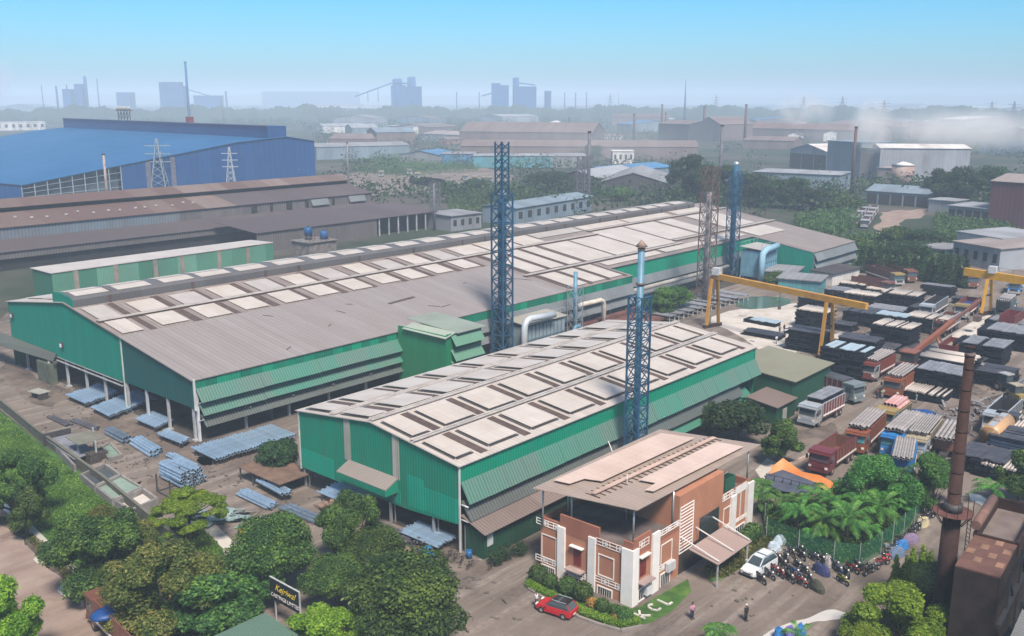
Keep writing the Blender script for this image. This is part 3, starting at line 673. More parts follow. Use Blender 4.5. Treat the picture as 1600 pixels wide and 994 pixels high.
b.build('wall', m_or, of, oo)
b = MB(); b.box(AX+.2, XE-.2, BY+.2, YE-.2, 5.0, 5.12); b.build('terrace', m_ter, of, oo)
# parapets
ra1 = rA(150, 245, 300, 298); ra3 = rA(540, 385, 430, 735)
PA = 6.15
b = MB()
yL = rA(298, 300, 400, 540)
b.box(AX, AX+.2, yL[1], YE, 5.05, 5.95); b.box(AX-.02, AX+.2, yL[0], yL[1], 5.05, 6.95); b.box(AX, AX+.2, BY+.0, yL[0], 5.05, 5.85)
xb = rB(868, 290, 400, 905)
b.box(AX+.2, xb[0], BY-.02, BY+.2, 5.05, 6.9); b.box(xb[0], 79, BY, BY+.2, 5.05, 5.9); b.box(88, XE, BY, BY+.2, 5.05, 5.9)
b.box(AX-.02, AX+.2, BY-.0, BY+1.1, 5.85, 6.6)
b.box(AX, XE, YE-.2, YE, 5.05, 5.9); b.box(XE-.2, XE, BY+.2, YE-.2, 5.05, 5.9)
b.build('parapet', m_ord, of, oo)
b = MB(); b.box(79, 88, BY-.03, YE-.4, 5.05, 8.75); b.build('stair_block', m_or, of, oo)
# pilasters
for f, q in (('A', (290, 305, 665, 332)), ('A', (480, 370, 737, 520)), ('A', (690, 440, 815, 757)), ('B', (868, 360, 725, 905)), ('B', (1358, 130, 415, 1380)), ('B', (1462, 45, 370, 1486))):
    r = rA(*q) if f == 'A' else rB(*q)
    r = (r[0], r[1], 0, r[3])
    boxF(f, r, .003, .22).build('pilaster', m_wh, of, oo)
b = MB(); b.box(AX, AX+.75, BY-.22, BY-.003, 0, 5.9); b.build('pilaster', m_wh, of, oo)
# blind frames
for f, q in (('A', (185, 352, 500, 277)), ('A', (537, 478, 612, 635)), ('B', (925, 430, 558, 992)), ('B', (1313, 205, 318, 1352))):
    frameF(f, rA(*q) if f == 'A' else rB(*q), .1).build('blind_frame', m_wh, of, oo)
b = MB(); r = rB(1385, 75, 290, 1450)
for u in (r[0]+.0, (r[0]+r[1])/2, r[1]-.1): boxF('B', (u, u+.1, r[2], r[3]), .003, .09, b)
boxF('B', (r[0], r[1], r[3]-.9, r[3]), .003, .05, b); b.build('window_surround', m_wh, of, oo)
# pattern bands
def band(f, q, n=4):
    r = rA(*q) if f == 'A' else rB(*q); b = MB(); u0, u1, z0, z1 = r; h = z1-z0
    for z in (z0, z0+h*.45, z1-.07): boxF(f, (u0, u1, z, z+.06), .003, .06, b)
    for i in range(n+1):
        u = u0+(u1-u0-.08)*i/n; boxF(f, (u, u+.08, z0+.06, z1-.07), .003, .062, b)
    for i in range(n):
        if i % 2 == 0:
            u = u0+(u1-u0)*(i+.5)/n; boxF(f, (u-.14, u+.14, z0+h*.2, z0+h*.75), .003, .07, b)
    b.build('pattern_band', m_wh, of, oo)
band('A', (153, 252, 290, 297)); band('A', (148, 478, 515, 290)); band('A', (522, 378, 420, 697)); band('A', (515, 612, 650, 687)); band('B', (905, 350, 385, 1037), 5)
band('B', (788, 410, 455, 850), 2); band('B', (895, 575, 608, 945), 3); band('B', (1308, 118, 160, 1372), 3); band('B', (1375, 92, 120, 1470), 3); band('B', (1310, 320, 342, 1465), 5); band('A', (335, 560, 595, 475), 4)
# windows and doors
def window(f, q, bars=5):
    r = rA(*q) if f == 'A' else rB(*q)
    w_ = frameF(f, r, .12, .1).build('window', m_wh, of, oo)
    boxF(f, (r[0]+.12, r[1]-.12, r[2]+.12, r[3]-.12), .004, .03).build('pane', m_glass, w_, None).data.transform(Matrix.Translation((-oo[0], -oo[1], 0)))
    b = MB()
    for i in range(1, bars+1):
        u = r[0]+.12+(r[1]-r[0]-.24)*i/(bars+1); boxF(f, (u-.02, u+.02, r[2]+.12, r[3]-.12), .04, .07, b)
    b.build('bars', m_wh, w_, None).data.transform(Matrix.Translation((-oo[0], -oo[1], 0)))
window('A', (185, 540, 612, 270)); window('A', (353, 605, 680, 437), 3); window('A', (530, 672, 752, 624)); window('B', (780, 705, 785, 843), 3); window('B', (918, 612, 697, 977), 4); window('B', (1305, 365, 430, 1345), 2); window('B', (1382, 320, 375, 1440), 3)
for f, q in (('A', (386, 435, 545, 430)), ('B', (797, 505, 625, 830))):
    r = rA(*q) if f == 'A' else rB(*q)
    boxF(f, r, .003, .06).build('door', m_red, of, oo)
    boxF(f, (r[0]-.35, r[1]+.35, r[3]+.05, r[3]+.15), .003, .45).build('door_hood', m_wh, of, oo)
    boxF(f, (r[0]-.55, r[1]+.55, r[2]-.45, r[2]-.33), .003, .9).build('ledge', mat('ledge_concrete', (.35, .27, .25)), of, oo)
r = rB(1165, 262, 400, 1280)
fr = boxF('B', r, .033, .08).build('glass_wall', m_glass, of, oo)
r = rB(1043, 200, 478, 1122); b = MB(); n = 15
for i in range(n):
    z = r[2]+(r[3]-r[2])*i/(n-1); boxF('B', (r[0], r[1], z-.045, z+.045), .033, .1, b)
for u in (r[0], r[1]-.09): boxF('B', (u, u+.09, r[2], r[3]), .033, .11, b)
b.build('slatted_screen', m_wh, of, oo)
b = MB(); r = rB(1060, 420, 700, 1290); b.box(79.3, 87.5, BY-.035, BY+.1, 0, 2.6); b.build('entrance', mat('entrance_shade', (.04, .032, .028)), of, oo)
# air conditioners
for f, q in (('A', (385, 655, 705, 428)), ('B', (948, 540, 592, 992)), ('B', (815, 690, 735, 848)), ('B', (1305, 410, 445, 1340)), ('B', (1372, 375, 400, 1400))):
    r = rA(*q) if f == 'A' else rB(*q)
    boxF(f, r, .11, .5).build('air_conditioner', mat('pale_grey_box', (.55, .56, .57), rough=.5), of, oo)
# portico
p = [G(1065, 873, 3.4), G(1101, 848, 3.4), G(1146, 863, 2.7), G(1107, 897, 2.7)]
x0, x1 = 79.2, 86.2
yo = p[3][1]
b = MB(); b.slab([(x0, BY-4.6, 2.75), (x1, BY-4.6, 2.75), (x1, BY-1.2, 3.35), (x0, BY-1.2, 3.35)], .1); b.build('porch_roof', sheet('porch_sheet', (.36, .27, .24), 'X', .35, dirt=.2, groove=.85), of, oo)
b = MB()
for x in (x0+.3, x0+3.3, x1-.3): b.bar((x, BY, 4.2), (x, BY-4.5, 2.95), .1)
b.split('porch_beam', m_wh, of, oo)
for x in (x0+.4, x1-.4):
    b = MB(); b.box(x-.07, x+.07, BY-4.4, BY-4.26, 0, 2.8); b.build('porch_post', m_post, of, oo)
# canopy over the terrace
cz = 9.5
Q = [G(832, 764, 9.4), G(990, 791, 9.2), G(1188, 692, 9.2), G(1030, 672, 9.4)]
Q = [(69.5, 58.3), (72.6, 47.7), (97.0, 47.2), (93.0, 58.3)]
zc = lambda y: 9.2+(y-47.2)*.028
b = MB(); b.slab([(*Q[1], zc(Q[1][1])), (*Q[2], zc(Q[2][1])), (*Q[3], zc(Q[3][1])), (*Q[0], zc(Q[0][1]))], .08)
b.build('canopy', sheet('canopy_roof', (.33, .265, .225), 'X', .5, patch=.2, dirt=.25, groove=.8), of, oo)
def cpan(pts, m, name='solar_panel', lift=.28, t=.06):
    b = MB(); q = [G(x, y, 9.7) for x, y in pts]; q = [(x, y, zc(y)+lift) for x, y in q]
    b.slab(q[::-1], t); o = b.build(name, m, of, oo)
    return o
Z1 = lambda zx, zy: (820+zx/4.142, 660+zy/4.142)
m_pk = panelmat('pink_panel_glass', (.60, .47, .40), 1.05, 2.1)
cpan([Z1(*p) for p in ((188, 380), (290, 400), (385, 367), (500, 380), (1100, 100), (880, 75))], m_pk)
cpan([Z1(*p) for p in ((738, 368), (848, 385), (780, 430), (835, 437), (1415, 148), (1240, 122))], m_pk)
a = G(*Z1(440, 455), 9.7); c = G(*Z1(1228, 90), 9.7)
b = MB(); b.bar((*a, zc(a[1])+.25), (*c, zc(c[1])+.25), .5, .1); b.build('canopy_tray', mat('pink_tray', (.5, .36, .30)), of, oo)
b = MB(); av = Vector((*a, zc(a[1])+.06)); cv = Vector((*c, zc(c[1])+.06)); d = (cv-av)
for i in range(26):
    q = av+d*(i/25); b.bar(q+Vector((0, -.9, 0)), q+Vector((0, .9, 0)), .1, .06)
b.build('canopy_bracket', m_strip, of, oo)
for x, y in ((70.7, 57.9), (72.0, 55.2), (73.1, 48.4), (73.5, 56.8), (79.0, 47.6), (88.1, 47.9), (95.0, 47.7), (80, 57.4), (88, 57.6), (93, 57.4)):
    b = MB(); z0 = 5.1; b.tube([(x, y, z0), (x, y, zc(y)-.09)], .1, 8); b.build('post', m_metal, of, oo)
b = MB(); b.box(88.1, 88.3, 48, YE-.5, 5.12, 8.5); b.build('inner_wall', m_ord, of, oo)
# green tank box on the right wing
t = thing('water_tank', 'dark green open box tank standing on the office roof beside the canopy post', 'tank', (90.5, 48.4, 5.12))
b = MB(); b.box(-1.1, -1.0, -1, 1, 0, 2.0); b.box(1.0, 1.1, -1, 1, 0, 2.0); b.box(-1, 1, -1, -.9, 0, 2.0); b.box(-1, 1, .9, 1, 0, 2.0); b.box(-1, 1, -.9, .9, .1, .3); b.build('tank_side', mat('tank_green', (.02, .09, .06), rough=.5), t)
b = MB(); b.bar((-1.1, 0, 2.04), (1.1, 0, 2.04), .08); b.build('crossbar', m_post, t)
# flag pole with a hanging flag
fp = thing('flag_pole', 'thin flag pole with a limp red and white flag on the office terrace', 'flag pole', (*G(978, 815, 5.1), 5.12))
b = MB(); b.tube([(0, 0, 0), (0, 0, 5.2)], .05, 6); b.build('pole', m_post, fp)
b = MB(); b.slab([(0, -.05, 1.9), (-.15, .45, 2.1), (-.1, .5, 3.4), (0, .05, 4.3)], .05); b.build('flag', mat('flag_cloth', (.65, .6, .6), col2=(.5, .05, .06), scale=2.5, thr=(.48, .52)), fp)
# planted lawn with letters and the hedge kerb
lawn = GP((826, 915), (838, 905), (985, 952), (1000, 948), (1075, 905), (1080, 925), (1050, 955), (1020, 972), (1000, 978), (975, 984), (930, 972), (905, 962), (880, 940), (845, 928))
flat('lawn', lawn, .03, m_grass)
flat('flowerbed', GP((1100, 890), (1180, 835), (1200, 845), (1225, 835), (1215, 850), (1130, 905), (1110, 910)), .03, m_grass)
b = MB()
kc = [G(826, 921), G(850, 936), G(880, 950), G(905, 966), G(935, 977), G(970, 987), G(1004, 980)]
for i in range(len(kc)-1): b.bar((*kc[i], .12), (*kc[i+1], .12), .3, .24)
tag(b.build('garden_kerb', mat('kerb_stone', (.25, .22, .2))), 'low stone kerb curving round the office garden', 'kerb')
hg = [G(826, 917), G(850, 931), G(882, 945), G(908, 960), G(938, 971), G(972, 980), G(1000, 975)]
HEDGE_PATH = hg
def letter(b, ch, o, ex, ey, s):
    L_ = {'K': [((0, 0), (0, 1)), ((0, .45), (.6, 1)), ((.12, .52), (.65, 0))], 'C': [((.62, .85), (.35, 1)), ((.35, 1), (.06, .8)), ((.06, .8), (.0, .4)), ((0, .4), (.2, .05)), ((.2, .05), (.6, .1))], 'L': [((0, 1), (0, 0)), ((0, 0), (.5, 0))]}[ch]
    for p, q in L_:
        P = o+ex*p[0]*s+ey*p[1]*s; Q_ = o+ex*q[0]*s+ey*q[1]*s
        b.bar((P.x, P.y, .12), (Q_.x, Q_.y, .12), .2*s*.8, .12)
k0 = Vector(G(*Z7(826, 893))); k1 = Vector(G(*Z7(970, 806)))
ex = (k1-k0).normalized(); ey = Vector((-ex.y, ex.x))
for i, ch in enumerate('KCL'):
    b = MB(); o_ = k0+(k1-k0)*(i/2.0); letter(b, ch, o_, ex, ey, 1.3)
    tag(b.build('ground_letter', mat('letter_white', (.5, .48, .43), var=.3, scale=2)), 'white ground letter %s set in the lawn at the office corner' % ch, 'letter', 'KCL letters on the lawn')

# ---------------------------------------------------------------- lettering
def text_mesh(txt, size, m, name, parent, loc, rot, shear=0, extrude=.01, align='CENTER', sx=1):
    cu = bpy.data.curves.new(name, 'FONT'); cu.body = txt; cu.size = size; cu.extrude = extrude; cu.shear = shear; cu.align_x = align; cu.resolution_u = 3
    tmp = bpy.data.objects.new(name, cu); COL.objects.link(tmp)
    dg = bpy.context.evaluated_depsgraph_get(); me = bpy.data.meshes.new_from_object(tmp.evaluated_get(dg))
    bpy.data.objects.remove(tmp); me.materials.clear(); me.materials.append(m)
    o = bpy.data.objects.new(name, me); COL.objects.link(o); o.parent = parent; o.location = loc; o.rotation_euler = rot; o.scale = (sx, 1, 1)
    return o
sp = G(452, 985, 0)
sg = thing('company_sign', 'black company sign board with yellow script and white capitals among the trees', 'sign', (sp[0], sp[1], 0))
sy = colY(466, sp[0], 6.0)-sp[1]
W_ = 4.5; zb_ = onX(466, 958, sp[0])[1]; zt_ = onX(466, 925, sp[0])[1]
b = MB(); b.box(-.05, .05, sy, sy+W_, zb_, zt_); b.build('board', mat('black_board', (.015, .02, .022), rough=.5), sg)
b = MB(); b.box(-.08, .08, sy-.06, sy, zb_, zt_+.05); b.box(-.08, .08, sy, sy+W_, zt_, zt_+.06); b.build('board_frame', m_post, sg)
hgt = zt_-zb_
text_mesh('Kejriwal', hgt*.42, mat('yellow_letters', (.75, .55, .04)), 'lettering', sg, (-.07, sy+W_*.48, zb_+hgt*.52), (math.pi/2, 0, -math.pi/2), .45)
text_mesh('CASTINGS LIMITED', hgt*.25, m_wh, 'lettering', sg, (-.07, sy+W_*.48, zb_+hgt*.16), (math.pi/2, 0, -math.pi/2), 0, sx=.95)
for y in (sy+.5, sy+W_-.5):
    b = MB(); b.box(-.06+.12, .06+.12, y-.06, y+.06, 0, zt_); b.build('sign_post', m_post, sg)
gb = G(400, 1000, 2.6)
gt = thing('gate_booth', 'small booth with a pale green sheet roof under the company sign', 'booth', (gb[0], gb[1], 0))
b = MB(); b.slab([(-3, -2.5, 2.9), (2.6, -2.5, 2.9), (2.6, 2.5, 3.1), (-3, 2.5, 3.1)], .1); b.build('roof', sheet('booth_roof', (.10, .18, .14), 'Y', .3, dirt=.3), gt)
b = MB(); b.box(-2.6, 2.2, -2, 2, 0, 2.9); b.build('wall', m_dgreen, gt)
# ================================================================ lattice towers, stacks, cranes
m_blue = mat('blue_paint_steel', (.02, .08, .15), rough=.5, var=.3, scale=.6)
m_bluel = mat('pale_blue_steel', (.10, .22, .31), rough=.45, var=.2, scale=.5)
m_rust = mat('rust_steel', (.019, .008, .006), rough=.85, var=.4, scale=1.2, col2=(.045, .018, .013), bump=.3)
m_brown = mat('brown_steel', (.12, .085, .08), rough=.8, var=.3)
m_yel = mat('crane_yellow', (.50, .27, .035), rough=.55, var=.3, scale=.5, col2=(.38, .18, .04))
m_galv = mat('dull_galvanised', (.30, .36, .40), rough=.45, metal=.3, var=.15)
def lattice(label, x, y, w, h, m, z0=0, flue=None, wt=None, group=None, pitch=None, name='lattice_tower', th=.16, mf=None, cap=None, fh=None):
    t = thing(name, label, 'tower', (x, y, z0), 0, group)
    wt = wt or w; pitch = pitch or w*.9; n = max(2, int(h/pitch))
    def c(i, k):
        u = (w+(wt-w)*i/n)/2; s = ((-1, -1), (1, -1), (1, 1), (-1, 1))[k % 4]; return Vector((s[0]*u, s[1]*u, h*i/n))
    for k in range(4):
        b = MB(); b.bar(c(0, k), c(n, k), th*1.3); b.build('leg', m, t)
    b = MB()
    for i in range(n):
        for k in range(4):
            b.bar(c(i, k), c(i+1, k+1), th*.6); b.bar(c(i, k+1), c(i+1, k), th*.6)
            b.bar(c(i+1, k), c(i+1, k+1), th*.8)
    b.build('bracing', m, t)
    if flue:
        fh = fh or h; b = MB(); b.tube([(0, 0, 0), (0, 0, fh)], flue, 12); b.build('flue', mf or m, t)
        b = MB()
        if cap == 'cone':
            b.tube([(0, 0, fh+.15), (0, 0, fh+.3)], flue*1.15, 12); b.tube([(0, 0, fh+.5), (0, 0, fh+1.3)], [flue*1.8, .08], 12)
            for a in range(4): b.bar((flue*math.cos(a*1.57), flue*math.sin(a*1.57), fh), (flue*1.3*math.cos(a*1.57), flue*1.3*math.sin(a*1.57), fh+.55), .06)
            b.build('cap', mat('rusty_cap', (.28, .2, .16), var=.3), t)
        elif cap == 'dome':
            b.blob((0, 0, fh), flue*1.15, 10, 6, (1, 1, .8)); b.build('cap', m_metal, t)
    return t
# the tall tower between the sheds
T1 = (128.75, 115.5)
t = lattice('tall dark blue two-stage lattice tower with a flue, between the green sheds', T1[0], T1[1], 2.7, 31.0, m_blue, flue=.8, cap='dome', fh=31.1, th=.2)
b = MB(); u = .85
for k in range(4):
    s = ((-1, -1), (1, -1), (1, 1), (-1, 1))[k]; b.bar((s[0]*u, s[1]*u, 31), (s[0]*u, s[1]*u, 40.3), .22)
for i in range(7):
    for k in range(4):
        s = ((-1, -1), (1, -1), (1, 1), (-1, 1)); p = s[k]; q = s[(k+1) % 4]; z = 31+i*1.3
        b.bar((p[0]*u, p[1]*u, z), (q[0]*u, q[1]*u, z+1.3), .12); b.bar((q[0]*u, q[1]*u, z), (p[0]*u, p[1]*u, z+1.3), .12)
b.build('upper_stage', m_blue, t)
b = MB(); b.box(-2.2, 2.2, -2.2, 2.2, 0, 1.0); b.build('footing', mat('pad_concrete', (.35, .36, .36)), t)
T2 = (95.46, 63.3)
t = lattice('dark blue lattice tower with a cone-capped pale flue, just behind the orange office', T2[0], T2[1], 1.95, HZ(*T2, 463), m_blue, flue=.42, mf=m_bluel, cap='cone', fh=HZ(*T2, 392), th=.15)
b = MB(); zz = HZ(*T2, 445); b.tube([(0, 0, zz), (0, 0, zz+.25)], .55, 12); b.build('flange', m_brown, t)
b = MB(); random.seed(5)
p0 = Vector((-.8, -.8, 1)); 
b.tube([(-.8, -1, 1.2), (-2.2, -1.6, .9), (-3.5, -.5, 2.6), (-4.2, 1.2, 7)], .05, 5); b.tube([(.8, -1, 1.2), (2.5, -2, .6), (4, -2.5, .3)], .05, 5); b.build('cable', m_wh, t)
T3 = G(1101, 478)
t = lattice('brown lattice tower with a grey flue, left of the blue tower by the far filter', T3[0], T3[1], 3.0, HZ(*T3, 262), m_brown, flue=.75, mf=mat('grey_flue', (.23, .22, .23)), fh=HZ(*T3, 300), th=.16, pitch=3.2)
T4 = G(1141, 440)
t = lattice('blue lattice tower with a thick blue flue beside the far filter house', T4[0], T4[1], 2.6, HZ(*T4, 268), m_blue, flue=.72, mf=mat('blue_flue', (.015, .08, .15), var=.15), cap='dome', fh=HZ(*T4, 256), th=.15)
T5 = (149.5, 114.5)
t = lattice('slim grey lattice tower with a thin pale flue beside the bent duct', T5[0], T5[1], 2.2, HZ(*T5, 447), m_galv, flue=.42, mf=m_bluel, fh=HZ(*T5, 425), th=.09)

# filter houses with ducts
def filterhouse(label, x, y, L_, W_, H_, m, top):
    t = thing('filter_house', label, 'filter house', (x, y, 0))
    b = MB(); b.box(0, L_, 0, W_, 1.2, H_); 
    b.build('body', m, t)
    b = MB()
    for i in range(int(L_/1.1)): b.box(i*1.1+.4, i*1.1+.5, -.12, -.003, 1.2, H_)
    for z in (1.2, H_*.6): b.box(0, L_, -.15, -.125, z, z+.15)
    b.build('stiffener', mat('filter_rib', (.10, .16, .2)), t)
    b = MB(); b.slab([(-.4, -.4, H_+.5), (L_+.4, -.4, H_+.5), (L_+.4, W_+.4, H_+1.0), (-.4, W_+.4, H_+1.0)], .12); b.build('roof', top, t)
    b = MB()
    for i in range(int(L_/2)+1):
        b.bar((i*2, 0, 0), (i*2, 0, 1.2), .25); b.bar((i*2, W_, 0), (i*2, W_, 1.2), .25)
    b.build('leg_frame', m_post, t)
    b = MB(); z = H_+1.2
    for yy in (0, W_):
        b.bar((0, yy, z+.9), (L_, yy, z+.9), .06)
        for i in range(5): b.bar((L_*i/4, yy, z-.4), (L_*i/4, yy, z+.9), .06)
    b.build('railing', m_post, t)
    return t
F1 = (126.5, 108.5)
t = filterhouse('grey filter house with a big bent white duct behind the smaller shed', 131.5, 112, 11.5, 4.5, 6.4, mat('filter_grey', (.19, .25, .28), var=.2), sheet('filter_roof', (.36, .35, .30), 'X', .5, dirt=.3))
b = MB(); b.tube([(-1.7, -1, 0), (-1.7, -1, 6.6), (-1.5, -1, 7.5), (-.9, -1, 8.1), (0, -1, 8.3), (7, -1, 7.9)], .62, 12); b.build('duct', mat('duct_white', (.50, .55, .58), rough=.4, metal=.2, var=.1), t)
b = MB(); b.tube([(13, -1, 0), (13, -1, 3.6), (13.6, -1, 4.3), (14.8, -1, 4.3), (15.4, -1, 3.6), (15.4, -1, 0)], .4, 10); b.build('duct', m_bluel, t)
dd = thing('gantry_duct', 'cream bent duct crossing from the long shed and dropping behind the second shed roof', 'duct', (150, 112, 0))
a_ = G(853, 492, 6.5)
b = MB(); P = [onX(905, 478, 160), onX(940, 471, 160)]
b.tube([(151.6, 115.6, 6.6), (153, 115.2, 6.9), (158.8, 115, 6.9), (159.7, 115, 6.5), (160, 115, 5.7), (160, 115, 0)], .5, 12); b.build('pipe_run', mat('cream_duct', (.46, .42, .36), var=.2), dd, (150, 112, 0.))
t = filterhouse('pale blue filter house with a curved duct in front of the far green wall', 232, 116, 9, 6, 8.2, mat('filter_blue', (.12, .27, .36), var=.15), sheet('filter_roof2', (.40, .40, .38), 'X', .5, dirt=.2))
b = MB(); b.tube([(-1.2, -.8, 0), (-1.2, -.8, 6.5), (-.6, -.6, 7.8), (1.2, -.5, 8.6), (8, -.4, 9.0)], .85, 12); b.build('duct', mat('duct_blue', (.22, .38, .48), var=.1), t)
b = MB(); b.tube([(160, 122.2, 1.6), (176, 122.2, 1.6)], .3, 8); b.tube([(178, 122.5, 4.4), (226, 122.5, 4.4)], .5, 10)
pp = b.build('side_pipe', mat('side_pipe_grey', (.30, .29, .27), var=.2)); tag(pp, 'long pale pipe running beside the far part of the long shed', 'pipe')
# brown track (conveyor) along the main shed
b = MB(); b.box(150, 178, 110, 112.6, .6, 1.2); b.box(150, 178, 113.4, 116, 1.0, 1.6); b.box(150, 178, 116.6, 118, .6, 2.2)
tag(b.build('rusty_conveyor', mat('conveyor_rust', (.12, .055, .045), var=.4, scale=.8)), 'rust-red conveyor trough between the two green sheds', 'conveyor')

# gantry cranes
def gantry(label, A, B, h, ov0, ov1, m, legw=2.6, thick=1.5):
    A = Vector((*A, 0)); B = Vector((*B, 0)); d = (B-A).normalized(); p = Vector((-d.y, d.x, 0))
    t = thing('gantry_crane', label, 'gantry crane', A); A0 = Vector((0, 0, 0)); B0 = B-A
    b = MB(); s = A0-d*ov0+Vector((0, 0, h+thick/2)); e = B0+d*ov1+Vector((0, 0, h+thick/2))
    b.bar(s, e, .9, thick); 
    b.build('girder', m, t)
    b = MB(); n = int((e-s).length/3)
    for i in range(n):
        q = s+(e-s)*((i+.5)/n); b.bar(q+p*.5+Vector((0, 0, thick/2+.02)), q+p*.5+Vector((0, 0, thick/2+1.0)), .06)
    b.bar(s+p*.5+Vector((0, 0, thick/2+1)), e+p*.5+Vector((0, 0, thick/2+1)), .06); b.build('walkway_rail', m_brown, t)
    for Q in (A0, B0):
        for sgn in (-1, 1):
            b = MB(); f = Q+p*sgn*legw*.7; b.bar(f+Vector((0, 0, .5)), Q+p*sgn*legw*.35+Vector((0, 0, h)), .55); b.build('leg', m, t)
        b = MB(); b.bar(Q-p*legw*1.0+Vector((0, 0, .35)), Q+p*legw*1.0+Vector((0, 0, .35)), .6, .7); b.bar(Q-p*legw*.5+Vector((0, 0, h*.55)), Q+p*legw*.5+Vector((0, 0, h*.55)), .3); b.split('end_carriage', m_rust, t, None)
    q = A0+B0*.02+Vector((0, 0, h+thick+.5)); b = MB(); b.cbox(q, (1.6, 1.6, 1.5)); b.build('trolley', mat('trolley_grey', (.4, .42, .44)), t)
    b = MB(); q = B0*.6+Vector((0, 0, h)); b.bar(q, q-Vector((0, 0, 3)), .08); b.cbox(q-Vector((0, 0, 3.2)), (.6, .4, .6)); b.build('hook', m_brown, t)
    return t
g1a, g1b = G(1113, 511), G(1290, 557)
gantry('weathered yellow gantry crane spanning the pale concrete pad, left of two', g1a, g1b, HZ(*g1b, 472), .5, 8, m_yel, thick=1.15)
g2a = G(1540, 492); dd_ = Vector((g1b[0]-g1a[0], g1b[1]-g1a[1])).normalized()
g2b = (g2a[0]+dd_.x*26, g2a[1]+dd_.y*26)
gantry('bright yellow gantry crane at the right edge over parked trucks', g2a, g2b, HZ(*g2a, 436), 6, 2, mat('bright_crane_yellow', (.62, .32, .02), rough=.5, var=.15), thick=1.7)

# big rusty stack on the right with its platform
C0 = G(1468, 985)
tp = HZ(*C0, 556)
st = thing('chimney_stack', 'tall rusty riveted chimney stack with a round platform, nearest on the right', 'chimney', (C0[0], C0[1], 0))
zpl = HZ(*C0, 800)
b = MB(); b.tube([(0, 0, 0), (0, 0, zpl), (0, 0, zpl+.01), (0, 0, tp)], [.86, .76, .60, .40], 20); 
for z in [zpl+i*1.9 for i in range(1, 9)]: b.tube([(0, 0, z), (0, 0, z+.12)], .62-.19*(z-zpl)/(tp-zpl), 20)
b.build('shaft', m_rust, st)
b = MB(); b.tube([(0, 0, tp-.02), (0, 0, tp+.25)], .45, 20); b.build('rim', m_brown, st)
b = MB(); b.tube([(0, 0, zpl), (0, 0, zpl+.1)], 1.75, 18); b.build('platform', mat('rust_plate', (.12, .05, .04), var=.3), st)
b = MB()
for i in range(12):
    a = i*math.pi/6; b.bar((1.7*math.cos(a), 1.7*math.sin(a), zpl+.1), (1.7*math.cos(a), 1.7*math.sin(a), zpl+1.25), .05)
    b.bar((.85*math.cos(a), .85*math.sin(a), zpl-1.2), (1.7*math.cos(a), 1.7*math.sin(a), zpl), .07)
b.build('platform_rail', m_rust, st)
b = MB(); b.tube([(0, 0, zpl+.12), (0, 0, zpl+.9)], .8, 20); b.build('collar', m_dark, st)
b = MB()
lx, ly = -.25*math.sin(0)-.1, 0
q = Vector((.9, -1.25, 0))
for s in (-.2, .2): b.bar(q+Vector((s, s, 0)), q+Vector((s, s, zpl)), .06)
for i in range(30): b.bar(q+Vector((-.2, -.2, i*zpl/30)), q+Vector((.2, .2, i*zpl/30)), .04)
b.build('ladder', m_rust, st)
# the dark plant in the bottom-right corner
kx, ky = G(1530, 1000)
pl = thing('furnace_plant', 'dark rusty furnace plant with open tray roof in the bottom right corner', 'plant', (kx, ky, 0)); po = (kx, ky, 0.)
m_rr = mat('rust_roof_plate', (.15, .075, .055), rough=.75, col2=(.10, .05, .042), scale=.7, var=.3)
def Q3(px, py, z): x, y = G(px, py, z); return (x, y, z)
zt = 8.0
def frustum_box(b, quad, z0, z1):
    b.add([(x, y, z0) for x, y in quad]+[(x, y, z1) for x, y in quad], [(3, 2, 1, 0), (4, 5, 6, 7), (0, 1, 5, 4), (1, 2, 6, 5), (2, 3, 7, 6), (3, 0, 4, 7)])
def rectpx(p_left, p_near, z, L_):   # rectangle (axis aligned in the plant's own direction): left corner, near corner, length away
    a = Vector(G(*p_left, z)); n_ = Vector(G(*p_near, z)); d = (n_-a); pp_ = Vector((-d.y, d.x)).normalized()*L_
    if pp_.x < 0: pp_ = -pp_
    return [tuple(a), tuple(n_), tuple(n_+pp_), tuple(a+pp_)]
R1 = rectpx((1492, 884), (1563, 903), 9.0, 7.5)
b = MB(); frustum_box(b, R1, 0, 8.9); b.build('lower_block', mat('soot_wall', (.022, .013, .010), var=.4, scale=.8), pl, po)
b = MB(); frustum_box(b, [tuple(Vector(q)+(Vector(q)-Vector(R1[0])).normalized()*.0) for q in R1], 8.91, 9.05); b.build('plate_roof', m_rr, pl, po)
b = MB(); q0 = Vector(R1[0]); e1 = (Vector(R1[1])-q0)/4; e2 = (Vector(R1[3])-q0)/5
for i, j in ((1, 1), (2, 2), (1, 3), (3, 1), (2, 4), (0, 2), (3, 3)):
    c = q0+e1*(i+.15)+e2*(j+.15); frustum_box(b, [tuple(c), tuple(c+e1*.7), tuple(c+e1*.7+e2*.7), tuple(c+e2*.7)], 9.053, 9.08)
b.split('roof_patch', mat('pale_rust', (.24, .14, .09), var=.3), pl, po)
R2 = rectpx((1497, 850), (1566, 868), 9.6, 10.5)
R2 = [R1[3], R1[2]]+[tuple(Vector(R1[2])+(Vector(R1[2])-Vector(R1[1])).normalized()*10), tuple(Vector(R1[3])+(Vector(R1[3])-Vector(R1[0])).normalized()*10)]
b = MB(); frustum_box(b, R2, 0, 8.0); b.build('upper_block', mat('soot_wall', (.022, .013, .010)), pl, po)
b = MB(); V_ = [Vector((*q, 0)) for q in R2]
for i in range(4):
    p_, q_ = V_[i], V_[(i+1) % 4]; b.bar((p_.x, p_.y, 8.6), (q_.x, q_.y, 8.6), .3, 1.2)
b.build('tray_wall', m_rust, pl, po)
b = MB(); frustum_box(b, R2, 8.0, 8.1); b.build('tray_floor', mat('dusty_floor', (.15, .12, .11), var=.2), pl, po)
